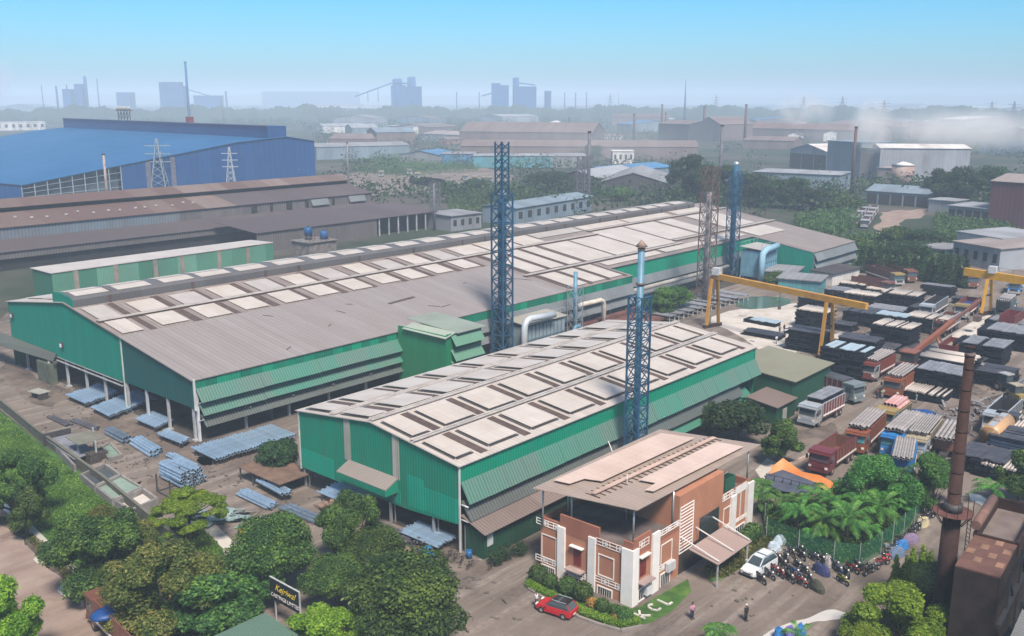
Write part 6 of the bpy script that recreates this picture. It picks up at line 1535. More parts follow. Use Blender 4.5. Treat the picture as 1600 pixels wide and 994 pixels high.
# small white and rusty litter of buildings
hut = None; hm = [mat('hut_white', (.6, .58, .56)), mat('hut_grey', (.35, .36, .38)), mat('hut_rust', (.25, .15, .12))]
rr = random.Random(12)
for i in range(46):
    px = rr.uniform(480, 1600); py = 190+70*rr.random()**1.4
    if 700 < px < 1090 and py > 225 or (1120 < px and py > 225): py = rr.uniform(172, 200)
    x, y = G(px, py); L2, W2, H2 = rr.uniform(12, 34), rr.uniform(8, 14), rr.uniform(4, 9)
    side = 'left of the brown mills' if px < 720 else ('above the brown mills' if px < 1100 else 'in the smoke at the right')
    t = thing('far_hut', 'small pale building lost in the haze '+side, 'building', (x, y, 0), rr.uniform(-.3, .3)+.1, 'small hazy buildings '+side)
    b = MB(); b.prism([(0, 0), (W2, 0), (W2, H2), (W2/2, H2+2), (0, H2)], 0, L2, 'X'); b.build('wall', rr.choice(hm), t)
    b = MB(); b.slab([(-.3, -.5, H2-.1), (L2+.3, -.5, H2-.1), (L2+.3, W2/2, H2+2.2), (-.3, W2/2, H2+2.2)], .15); b.build('roof', rr.choice([hm[0], hm[1], bmat('brown', 'roof')]), t)
# smoke
def smoke(label, px, D, pxw, ybot, ytop, dens_, col, lean=0, sc=.05, seed=1, thr=.45):
    x, y = FP_(px, D); s = D/FP; zb, zt = max(1, HZ(x, y, ybot)), HZ(x, y, ytop)
    t = MB(); h = zt-zb; w_ = pxw*s/2
    t.blob((lean*s*.5, 0, h/2), 1, 16, 12, (w_, w_*.7, h/2))
    m, n, b = _new('smoke'); n.nodes.remove(b); N = n.nodes.new; L = n.links.new
    tc = N('ShaderNodeTexCoord'); no = N('ShaderNodeTexNoise'); no.inputs['Scale'].default_value = sc; no.inputs['Detail'].default_value = 6; no.inputs['Roughness'].default_value = .68; no.inputs['Distortion'].default_value = 1.4
    mp = N('ShaderNodeMapping'); mp.inputs['Location'].default_value = (seed*13, 0, 0); L(tc.outputs['Object'], mp.inputs[0]); L(mp.outputs[0], no.inputs['Vector'])
    g = N('ShaderNodeMapping'); g.inputs['Location'].default_value = (-lean*s*.5/w_, 0, -1); g.inputs['Scale'].default_value = (1/w_, 1/(w_*.7), 2/h); L(tc.outputs['Object'], g.inputs[0])
    ln = N('ShaderNodeVectorMath'); ln.operation = 'LENGTH'; L(g.outputs[0], ln.inputs[0])
    f = N('ShaderNodeMapRange'); f.inputs[1].default_value = 1.0; f.inputs[2].default_value = .25; L(ln.outputs['Value'], f.inputs[0])
    r_ = N('ShaderNodeMapRange'); r_.inputs[1].default_value = thr; r_.inputs[2].default_value = thr+.34; L(no.outputs['Fac'], r_.inputs[0])
    mu = N('ShaderNodeMath'); mu.operation = 'MULTIPLY'; L(f.outputs[0], mu.inputs[0]); L(r_.outputs[0], mu.inputs[1]); m2 = N('ShaderNodeMath'); m2.operation = 'MULTIPLY'; m2.inputs[1].default_value = dens_; L(mu.outputs[0], m2.inputs[0])
    pv = N('ShaderNodeVolumePrincipled'); pv.inputs['Color'].default_value = (*col, 1); L(m2.outputs[0], pv.inputs['Density']); L(pv.outputs[0], n.nodes['Material Output'].inputs['Volume'])
    o = t.build('smoke', m, None, None, (x, y, zb)); o.rotation_euler = (0, 0, HEAD-math.pi/2)
    tag(o, label, 'smoke', None, 'stuff')
for lab, px, D, w_, yb, yt, dn, ln_, sd in (('white smoke plume over the long striped shed, left one', 1250, 760, 55, 198, 148, .10, -14, 2), ('white smoke plume over the long striped shed, right one', 1282, 800, 40, 196, 158, .09, -16, 3), ('cream smoke column before the pale plant house', 1362, 545, 52, 240, 158, .16, -10, 5),
        ('pinkish smoke rising behind the flat white plant roof', 1432, 640, 90, 232, 166, .06, 18, 7), ('dust cloud rising above the right end of the plant house', 1500, 620, 130, 236, 176, .05, 24, 8), ('thin dust between the two smoke columns', 1330, 620, 120, 236, 186, .022, 10, 12),
        ('low pinkish dust over the long brown halls at the right', 1540, 640, 210, 236, 172, .03, 5, 13)):
    smoke(lab, px, D, w_*1.5, yb+4, yt-8, dn*1.4, (.98, .97, .96), ln_, .028, sd, .38)
smoke('violet smoke plume at the left horizon', 2, 1500, 100, 165, 80, .035, (.86, .86, .98), -30, .012, 9, .36)
smoke('thin dust haze over the brown mills at the centre', 940, 560, 380, 270, 175, .006, (.93, .90, .88), 0, .02, 11, .36)
# ================================================================ pipes, stacks, vehicles
m_pipe = mat('galvanised_pipe', (.40, .55, .70), rough=.3, metal=.6, var=.18, scale=1.5, spec=.6)
m_pipeg = mat('dull_pipe', (.22, .28, .35), rough=.38, metal=.6, var=.25, scale=1.5)
m_piped = mat('dark_pipe', (.075, .075, .085), rough=.55, var=.4, scale=1.5)
m_pole = mat('pale_pole', (.30, .275, .26), rough=.42, var=.25, scale=1.0)
m_bore = mat('pipe_bore', (.012, .012, .015), rough=.9)
PM = {}
def pipe_proto(key, L_, r, m):
    k = (key, round(L_*2)/2, r)
    if k in PM: return PM[k]
    L2 = k[1]; n = 10; b = MB()
    P = [(0, r*math.cos(2*math.pi*i/n), r*math.sin(2*math.pi*i/n)) for i in range(n)]
    b.add(P+[(L2, y, z) for _, y, z in P], [(i, (i+1) % n, n+(i+1) % n, n+i) for i in range(n)], True)
    q = .78; b.add(P+[(0, y*q, z*q) for _, y, z in P], [(i, n+i, n+(i+1) % n, (i+1) % n) for i in range(n)])
    b.add([(L2, y, z) for _, y, z in P]+[(L2, y*q, z*q) for _, y, z in P], [(i, (i+1) % n, n+(i+1) % n, n+i) for i in range(n)])
    b.m = 1; b.add([(.15, y*q, z*q) for _, y, z in P], [tuple(range(n))[::-1]]); b.add([(L2-.15, y*q, z*q) for _, y, z in P], [tuple(range(n))])
    me = b.mesh('pipe', [m, m_bore]); PM[k] = me; return me
def pipe(x, y, z, L_, r, ang, m, key, label, group, name='steel_pipe', tilt=0):
    o = bpy.data.objects.new(name, pipe_proto(key, L_, r, m)); COL.objects.link(o); o.location = (x, y, z); o.rotation_euler = (0, -tilt, ang)
    return tag(o, label, 'pipe', group)
def rack(Lp, Rp, Fp, n, z, r, m, key, where, layers=1, jit=.25, support=True, labs=None):
    """row of pipes: first pipe runs from pixel Lp to Rp, the last one ends at Fp"""
    a = Vector(G(*Lp, z)); c = Vector(G(*Rp, z)); f = Vector(G(*Fp, z)); d = (c-a); L_ = d.length; d.normalize(); ang = math.atan2(d.y, d.x)
    st = (f-c); n = max(n, 2); rr = random.Random(n*7+int(a.x))
    stp = st/(n-1)
    r_eff = min(r, stp.length*.43) if stp.length > .1 else r
    for l in range(layers):
        for i in range(n-l):
            p = a+stp*(i+l*.5)+d*rr.uniform(-jit, jit)
            pipe(p.x, p.y, z+r_eff*1.75*l, L_, r_eff, ang+rr.uniform(-.006, .006), m, key, 'steel pipe in the '+where, 'pipes of the '+where)
    if support:
        t = thing('pipe_rack', 'low timber rack under the '+where, 'rack', (a.x, a.y, 0)); e = stp*(n-1)
        for q in (.12, .5, .88):
            b = MB(); s = d*L_*q; b.bar((s.x, s.y, z-r_eff-.12), (s.x+e.x, s.y+e.y, z-r_eff-.12), .22); b.build('beam', m_brown, t)
        for q in (.12, .88):
            for k in range(0, 4):
                s = d*L_*q+e*(k/3); b = MB(); b.bar((s.x, s.y, 0), (s.x, s.y, z-r_eff-.23), .16); b.build('leg', m_dark, t)
W = ['row of blue pipes farthest left under the big shed gable', 'long blue pipe row at the white gable corner line', 'row of pale blue pipes under the dark gable', 'short row of blue pipes at the corner posts',
     'widest row of pale blue pipes beside the louvred wall', 'blue pipe row at the smaller shed canopy post', 'bright blue pipe row at the near corner post']
rack((105, 617), (137, 631), (186, 613), 16, .9, .22, m_pipe, 'b', W[0]); rack((144, 636), (172, 650), (242, 622), 24, .9, .22, m_pipe, 'b', W[1])
rack((212, 654), (245, 668), (272, 657), 10, .9, .22, m_pipe, 'b', W[2]); rack((247, 678), (285, 693), (298, 686), 6, .9, .22, m_pipe, 'b', W[3])
rack((300, 699), (337, 717), (461, 680), 27, 1.0, .23, m_pipe, 'b', W[4]); rack((497, 768), (545, 788), (577, 772), 14, 1.0, .22, m_pipe, 'b', W[5])
rack((623, 830), (682, 855), (713, 838), 18, 1.0, .22, m_pipe, 'b', W[6])
for args in (((165, 676), (193, 691), (206, 686), 4, 'ground bundle of five blue-grey pipes nearest the grey tanks', 2), ((203, 692), (236, 713), (256, 706), 5, 'ground bundle of blue pipes second from the tanks', 2), ((262, 712), (300, 731), (313, 730), 4, 'ground bundle of pale pipes below the corner posts', 2),
             ((252, 722), (292, 741), (300, 737), 3, 'small bundle lying against the cradle of pipes', 1), ((372, 773), (420, 796), (434, 788), 6, 'ground row of blue pipes by the rusty work table', 2), ((440, 794), (500, 819), (510, 812), 3, 'three wide pipes behind the fork-trunked tree', 1), ((404, 752), (443, 773), (452, 766), 4, 'few blue pipes lying on the rusty work table', 1)):
    Lp, Rp, Fp, n, wh, ly = args; rack(Lp, Rp, Fp, n, .28 if 'table' not in wh or 'row' in wh else 1.1, .25, m_pipeg if 'grey' in wh or 'wide' in wh else m_pipe, 'g' if 'grey' in wh or 'wide' in wh else 'b', wh, ly, .5, False)
rack((585, 832), (632, 852), (650, 842), 6, .3, .2, m_piped, 'd', 'dark bundle of pipes in front of the open shed bay', 2, .8, False); rack((578, 842), (612, 862), (625, 858), 6, .3, .22, m_pipeg, 'g', 'grey bundle of pipes ahead of the dark one', 2, .6, False)
rack((76, 652), (108, 667), (114, 664), 3, .2, .16, m_piped, 'd', 'rusty bars lying in the road near the brick table', 1, .6, False); rack((112, 658), (150, 672), (156, 668), 4, .2, .18, m_piped, 'd', 'grey bent bars on the road before the blue rows', 1, .6, False)
# cradle with splayed pipes
cx_, cy_ = G(275, 768); 
t = thing('pipe_cradle', 'steel cradle box holding a steep pile of blue pipes beside the lime tree', 'cradle', (cx_, cy_, 0), -math.pi/2)
b = MB(); 
for x in (-1.6, 1.6): b.bar((x, -1.6, 0), (x, -1.6, 2.4), .16); b.bar((x, 1.6, 0), (x, 1.6, 2.4), .16); b.bar((x, -1.6, .1), (x, 1.6, .1), .16)
b.bar((-1.6, -1.6, .1), (1.6, -1.6, .1), .16); b.bar((-1.6, 1.6, .1), (1.6, 1.6, .1), .16); b.build('frame', m_dark, t)
for l in range(5):
    for i in range(7):
        p = Vector(G(252, 748))+Vector((i*.46, random.uniform(-.3, .3))); pipe(p.x, p.y, .4+l*.42, 5.6, .22, -math.pi/2+random.uniform(-.05, .05), m_pipe, 'b', 'blue pipe in the steep cradle pile beside the lime tree', 'pipes in the cradle')
# rusty work table and brown rolls
x, y = G(448, 775); t = thing('rusty_table', 'long rusty sheet-topped table at the left corner of the smaller shed', 'table', (x, y, 0))
b = MB(); b.box(-1, 4.5, 0, 9, 1.7, 1.82); b.build('table_top', mat('rust_sheet', (.14, .09, .065), var=.3), t)
for i in range(4):
    for xx in (-.8, 4.2): b = MB(); b.bar((xx, .3+i*2.8, 0), (xx, .3+i*2.8, 1.7), .15); b.build('leg', m_dark, t)
m_roll = mat('brown_roll', (.26, .16, .12), rough=.6, var=.2)
for j in range(4):
    for i in range(5):
        p = Vector(G(500, 790, .5))+Vector((j*.85, -i*.95)); pipe(p.x, p.y, .5, 1.0, .33, -math.pi/2, m_roll, 'r', 'brown roll in the block of rolls below the blue pipe row', 'brown rolls under the smaller shed', name='roll')
# concrete tanks by the wall
m_tc = mat('tank_concrete', (.20, .19, .18), rough=.85, var=.3, scale=.6)
def basin(label, px, water, wz=.5, h=1.0, col=None):
    P = [Vector(G(*p)) for p in px]; t = thing('basin', label, 'basin', (P[0].x, P[0].y, 0)); o0 = (P[0].x, P[0].y, 0.)
    for i in range(4):
        a, c = P[i], P[(i+1) % 4]; b = MB(); b.bar((a.x, a.y, h/2), (c.x, c.y, h/2), .3, h); b.build('rim_wall', m_tc, t, o0)
    b = MB(); b.slab([(p.x, p.y, wz) for p in (P if (P[1]-P[0]).cross(P[2]-P[1]) > 0 else P[::-1])], .1); b.build('liquid', water, t, o0)
basin('grey dipping basin with dark grey liquid, nearest the wall corner', [(128, 752), (165, 735), (188, 752), (150, 770)], mat('dark_liquid', (.06, .075, .085), rough=.15))
basin('basin of pale green liquid between the dark basins', [(152, 772), (190, 753), (222, 772), (178, 792)], mat('green_liquid', (.20, .27, .22), rough=.2), .75)
basin('pale empty basin at the lower end of the basin row', [(182, 794), (224, 774), (246, 790), (205, 808)], m_conc, .3)
basin('small green basin beside the roofed pump shelter', [(158, 705), (172, 697), (190, 716), (172, 722)], mat('green_liquid', (.20, .27, .22), rough=.2), .4, .6)
x, y = G(110, 722)
t = thing('basin_cover', 'row of grey sheet covers over the upper basins behind the pump shelter', 'cover', (*G(70, 688), 0)); o0 = (*G(70, 688), 0.)
for i in range(4):
    a = [(68+i*12, 684+i*9), (104+i*12, 672+i*9), (116+i*11, 680+i*9), (80+i*12, 693+i*9)]; q = [Vector(G(*p, 1.0)) for p in a]
    b = MB(); b.slab([(p.x, p.y, 1.0+.06*i) for p in q][::-1], .12); b.build('cover_sheet', mat('cover_grey', (.17, .18, .21), var=.3), t, o0)
b = MB(); q = [G(68, 684), G(118, 738)]; b.bar((*q[0], .5), (*q[1], .5), .3, 1.0); b.build('side_wall', m_tc, t, o0)
t = thing('pump_shelter', 'open pump shelter with a khaki-grey roof sheet on posts among the basins', 'shelter', (*G(135, 725), 0)); o0 = (*G(135, 725), 0.)
q = [G(101, 682, 3.0), G(140, 672, 3.0), G(166, 684, 3.0), G(122, 695, 3.0)]
b = MB(); b.slab([(*p, 3.0) for p in q][::-1], .1); b.build('roof', mat('khaki_sheet', (.17, .17, .14), var=.2), t, o0)
for px in ((124, 720), (152, 722), (148, 700)): b = MB(); p = G(*px); b.bar((*p, 0), (*p, 3.0), .2); b.build('post', m_post, t, o0)
b = MB(); p = G(146, 722); b.cbox((*p, .7), (1.5, 1.5, 1.4)); b.cbox((p[0]+1.6, p[1]+1, .5), (1, 2, 1)); b.build('pump', mat('sooty_brick', (.05, .045, .04), var=.4), t, o0)
q = [G(66, 678, 1.9), G(110, 668, 1.9)]; 
t = thing('low_wall_roof', 'thin lean-to roof with a dark back at the upper end of the basins', 'lean-to', (*q[0], 0)); o0 = (*q[0], 0.)
b = MB(); b.slab([(*q[0], 1.9), (q[0][0]+1.6, q[0][1], 2.0), (q[1][0]+1.6, q[1][1], 2.0), (*q[1], 1.9)], .08); b.build('roof', m_tc, t, o0); b = MB(); b.bar((*q[0], .9), (*q[1], .9), .15, 1.8); b.build('back', m_dark, t, o0)
# boundary wall
bw = thing('boundary_wall', 'long dark mossy boundary wall running down beside the factory road', 'wall', (*G(0, 640), 0)); o0 = (*G(0, 640), 0.)
b = MB(); P = GP((-80, 575), (0, 636), (63, 688), (161, 759), (284, 862), (365, 932), (430, 1000))
for i in range(len(P)-1): b.bar((*P[i], .7), (*P[i+1], .7), .3, 1.4)
b.build('wall', mat('mossy_wall', (.055, .06, .045), rough=.9, col2=(.11, .10, .085), scale=.8, var=.3, bump=.3), bw, o0)
b = MB()
for i in range(len(P)-1): b.bar((*P[i], 1.44), (*P[i+1], 1.44), .36, .08)
b.build('coping', mat('mossy_coping', (.12, .115, .09)), bw, o0)
# glass heap, kerb slab, grey junk
x, y = G(345, 812); b = MB(); rr = random.Random(4)
for i in range(60): b.cbox((rr.gauss(0, 1.5), rr.gauss(0, 1.3), .1+rr.random()*.5), (rr.uniform(.6, 1.6), rr.uniform(.5, 1.2), .04), rr.uniform(0, 3), rr.uniform(-.4, .4), rr.uniform(-.4, .4))
tag(b.build('scrap_heap', mat('teal_scrap', (.16, .26, .26), rough=.3, col2=(.30, .38, .38), scale=1)), 'heap of broken teal sheets under the lime tree', 'scrap heap', None, 'stuff').location = (x, y, 0)
tag(flat('paved_path', GP((318, 828), (335, 818), (376, 858), (366, 872), (340, 850)), .03, m_conc))
x, y = G(383, 838); tag(MB().tube([(0, -.7, .5), (0, .7, .5)], .5, 12).build('drum', mat('drum_yellow', (.6, .38, .02), var=.1)), 'yellow drum lying beside the dark round tree', 'drum').location = (x, y, 0)
b = MB(); rr = random.Random(8)
for i in range(90): 
    p = (rr.gauss(0, 1.1), rr.gauss(0, 1.6), abs(rr.gauss(0, .9)))
    b.tube([p, (p[0]+rr.uniform(-.6, .6), p[1]+rr.uniform(-.6, .6), p[2]+rr.uniform(-.2, .4))], .1, 5)
x, y = G(626, 872); tag(b.build('scrap_heap', m_piped), 'black tangle of cut pipe ends beside the trees', 'scrap heap', None, 'stuff').location = (x, y, 0)
x, y = G(650, 888); t = thing('vertical_boiler', 'brown tank lying under a blue and white canopy in front of the open bay', 'tank', (x, y, 0))
b = MB(); b.tube([(-.2, .4, .9), (.3, 2.6, .9)], .9, 12); b.build('tank_body', mat('tank_brown', (.24, .17, .12), var=.25), t)
b = MB(); b.slab([(.6, -1.4, 1.0), (1.9, -1.4, 1.0), (2.1, .1, 1.9), (.5, .1, 1.9)], .15); b.build('cover', mat('cover_blue', (.03, .16, .34), rough=.4), t); b = MB(); b.box(.6, 1.9, -1.5, -1.35, .75, 1.05); b.build('cover_edge', m_wh, t)
x, y = G(634, 893); b = MB()
for s in (0, .8): b.bar((s, 0, 0), (s-.3, 1.8, 1.9), .09)
for i in range(6): b.bar((-.3*i/6, 1.8*i/6+.1, 1.9*i/6+.1), (.8-.3*i/6, 1.8*i/6+.1, 1.9*i/6+.1), .07)
tag(b.build('ladder', mat('ladder_teal', (.15, .25, .25))), 'short teal ladder leaning in the scrap by the trees', 'ladder').location = (x, y, 0)
x, y = G(733, 872); tag(MB().cyl((0, 0, 0), .35, .9, 12).build('drum', mat('tank_blue', (.02, .14, .42))), 'small blue drum at the corner post of the smaller shed', 'drum').location = (x, y, 0)

# yard stacks of poles and billets: every stack a thing
m_bil = mat('dark_billet', (.011, .014, .021), rough=.8, var=.6, scale=1.2, spec=.12)
m_bilb = mat('blue_billet', (.04, .065, .11), rough=.5, var=.3, scale=1.2)
m_top = {'dark': mat('top_dark', (.06, .06, .072), rough=.5, var=.35), 'grey': mat('top_grey', (.20, .21, .235), rough=.5, var=.3), 'pale': mat('top_pale', (.42, .38, .345), rough=.45, var=.12), 'blue': mat('top_blue', (.33, .42, .47), rough=.35, var=.1)}
def ystack(px, py, Ly, Lx, h, top, label, ribs='X', seed=0, base=0., m=None):
    x, y = G(px, py, base); r = random.Random(seed+px*3+py); Ly *= .88; h *= 1.12; t = thing('steel_stack', label, 'stack', (x, y, base), r.uniform(-.03, .03), 'steel stacks in the yard')
    n = max(2, int(h/.42)); lh = h/n
    b = MB()
    for i in range(n):
        k = r.choice((2, 3)); u = 0
        for j in range(k):
            j0 = r.uniform(-.35, .35); g = r.uniform(.04, .3)
            if ribs == 'X': b.box(j0, Lx+r.uniform(-.5, .5), Ly*j/k+g, Ly*(j+1)/k-.04, i*lh, i*lh+lh*.72)
            else: b.box(Lx*j/k+g, Lx*(j+1)/k-.04, j0, Ly+r.uniform(-.5, .5), i*lh, i*lh+lh*.72)
        b.box(.3, Lx-.3, .4, .6, i*lh+lh*.72, (i+1)*lh); b.box(.3, Lx-.3, Ly-.6, Ly-.4, i*lh+lh*.72, (i+1)*lh)
    b.build('layers', m or m_bil, t)
    b = MB(); u = 0; w_ = .42 if top in ('pale', 'dark') else .9
    span = Ly if ribs == 'X' else Lx
    while u < span-w_:
        if r.random() < .93:
            a0, a1 = r.uniform(-.3, .3), (Lx if ribs == 'X' else Ly)+r.uniform(-.3, .3)
            if top in ('pale',):
                if ribs == 'X': b.tube([(a0, u+w_/2, h+.12), (a1, u+w_/2, h+.12)], w_*.42, 6)
                else: b.tube([(u+w_/2, a0, h+.12), (u+w_/2, a1, h+.12)], w_*.42, 6)
            else:
                z = h+r.uniform(.0, .06)
                if ribs == 'X': b.box(a0, a1, u, u+w_*.93, z, z+.14)
                else: b.box(u, u+w_*.93, a0, a1, z, z+.14)
        u += w_
    b.build('top_layer', m_top[top], t)
    return t
ST = [(1284, 556, 8.5, 5, 3.6, 'dark', 'high dark stack with pale strips on top at the foot of the crane leg'), (1290, 518, 8, 5, 3.4, 'pale', 'high dark stack with beige poles on top left of the crane leg'), (1290, 488, 8, 5, 2.4, 'blue', 'grey-blue topped stack at the edge of the pale pad, farthest of the left three'),
      (1347, 597, 9, 5, 4.6, 'blue', 'tall stack with ice-blue sheets beside the khaki roof'), (1366, 560, 8.5, 5, 2.6, 'dark', 'dark layered stack behind the ice-blue one'), (1420, 547, 9, 6, 3.6, 'pale', 'dark stack topped with ribbed beige poles in the middle of the yard'), (1413, 521, 8, 4, 2.9, 'blue', 'pale blue topped stack just behind the ribbed beige one'),
      (1372, 514, 9, 6, 2.6, 'dark', 'wide dark stack with shiny strips right of the crane leg'), (1408, 500, 9, 6, 1.6, 'grey', 'low grey stack behind the wide dark one'), (1476, 526, 10, 6, 2.8, 'pale', 'dark stack with beige ribs beside the open blue-lined lorry'), (1432, 488, 10, 6, 3.2, 'pale', 'high dark stack with beige planks at the centre back'),
      (1366, 485, 9, 5, 2.8, 'pale', 'dark stack with a beige top under the crane girder end'), (1484, 466, 8, 5, 2.2, 'grey', 'grey topped stack of frames before the conifers'), (1352, 458, 8, 5, 1.6, 'pale', 'low stack beside the red lorries at the back'), (1600, 552, 10, 8, 3.2, 'grey', 'large grey-topped stack cut by the right edge'), (1565, 577, 10, 7, 3.4, 'grey', 'high grey-topped stack right of the crane jib'),
      (1512, 606, 9.5, 7, 3.6, 'pale', 'high dark stack with beige poles directly left behind the rusty stack top'), (1500, 625, 9, 6, 3.6, 'grey', 'high stack with flat grey sheets left of the rusty stack'), (1474, 634, 9.5, 5, 1.2, 'pale', 'low wide stack of beige poles with a red mark, before the grey-sheet stack'), (1566, 752, 7, 6, 2.0, 'dark', 'low pipe stack in front at the far right near the lone palm'),
      (1612, 724, 6.5, 6, 2.4, 'dark', 'blue-sided stack right of the tanker'), (1616, 694, 6, 6, 1.8, 'pale', 'stack of brown pipes at the right edge behind the tanker'), (1345, 541, 8, 6, .5, 'pale', 'single layer of loose poles on the ground right of the crane leg'), (1443, 560, 6, 8, .5, 'dark', 'loose dark bars lying beside the ribbed beige stack'),
      (1215, 533, 9, 4, .7, 'dark', 'low dark bars on the pale concrete pad'), (1212, 512, 9, 3, .7, 'blue', 'low pale-blue bars on the pad behind the dark ones'), (1330, 470, 8, 5, 1.8, 'grey', 'grey stack partly behind the crane girder'), (1395, 466, 8, 5, 1.4, 'pale', 'low beige stack behind the crane girder end'), (1530, 480, 7, 4, 1.2, 'dark', 'low dark stack under the second crane'), (1600, 520, 9, 6, 1.5, 'grey', 'low grey stack behind the large one at the right edge'), (1545, 560, 8, 6, 2.0, 'pale', 'beige ribbed stack between the two grey ones at right'), (1395, 535, 5, 5, .4, 'pale', 'thin loose poles between the central stacks'), (1330, 520, 5, 4, 1.2, 'dark', 'small dark stack tucked beside the crane leg'), (1395, 556, 5, 5, 1.0, 'dark', 'low dark stack in front of the ribbed beige stack'), (1455, 500, 6, 5, 2.0, 'dark', 'dark stack before the pale-fronted lorry'), (1378, 540, 5, 5, 1.4, 'grey', 'small grey stack among the central stacks'), (1575, 610, 6, 6, 2.2, 'dark', 'dark stack above the yellow loader'), (1548, 598, 5, 5, 1.6, 'pale', 'small beige stack left of the one above the loader'), (1598, 500, 6, 5, 1.4, 'dark', 'low dark stack at the right edge beside the rusty trailer'), (1420, 600, 5, 4, .6, 'dark', 'loose dark bars near the orange crane'), (1560, 735, 5, 4, 1.0, 'dark', 'low dark bars in front of the pipe stack at far right'), (1590, 760, 6, 5, 1.6, 'pale', 'pipes stacked at the right edge behind the lone palm'), (1524, 585, 7, 7, 1.4, 'dark', 'half-used dark stack right of the beige pole stack')]
for i, (px, py, Ly, Lx, h, top, lab) in enumerate(ST): ystack(px, py, Ly, Lx, h, top, lab, 'X' if i % 4 else 'Y', i, m=m_bilb if 'blue-sided' in lab else None)
for i in range(9):
    px, py = 1047+i*14.5, 506-i*4.2; x, y = G(px, py); t = thing('sheet_table', 'pale sheet table in the row beside the round tree and the crane', 'table', (x, y, 0), 0, 'sheet tables beside the crane')
    b = MB(); b.box(0, 2.6, 0, 9, 1.5, 1.65); b.build('table_top', m_top['grey'], t)
    for a in (.2, 2.3): 
        for c in (.3, 4.5, 8.6): b = MB(); b.bar((a, c, 0), (a, c, 1.5), .14); b.build('leg', m_post, t)

# ---- lorries -------------------------------------------------------------
m_tyre = mat('tyre', (.015, .015, .016), rough=.8); m_hub = mat('wheel_hub', (.25, .2, .18), rough=.5)
m_ws = mat('windscreen', (.05, .07, .08), rough=.1, spec=.8); m_wsb = mat('teal_windscreen', (.06, .22, .26), rough=.15, spec=.8)
m_lamp = mat('lamp_lens', (.7, .68, .6), rough=.2)
VC = {}; LK = 1.15
def vcol(c):
    T_ = dict(red=(.17, .045, .035), brick=(.15, .062, .048), orange=(.21, .07, .035), white=(.34, .34, .34), blue=(.03, .17, .42), grey=(.16, .20, .21), yellow=(.27, .20, .07), maroon=(.13, .025, .03), tarp=(.01, .055, .20), dark=(.04, .04, .045), cream=(.33, .29, .21), green=(.06, .12, .1), rust=(.16, .07, .05), brightred=(.45, .02, .03), silver=(.33, .37, .41))
    return mat('paint_'+c, T_[c], rough=.45, var=.12, scale=1.5)
def wheel(par, x, y, r=.5, w_=.3, name='wheel'):
    b = MB(); b.tube([(x, y-w_/2, r), (x, y+w_/2, r)], r, 14); o = b.build(name, m_tyre, par)
    s = 1 if y > 0 else -1
    b = MB(); b.tube([(x, y+s*w_*.5, r), (x, y+s*w_*.56, r)], r*.5, 10); b.build('rim', m_hub, o); return o
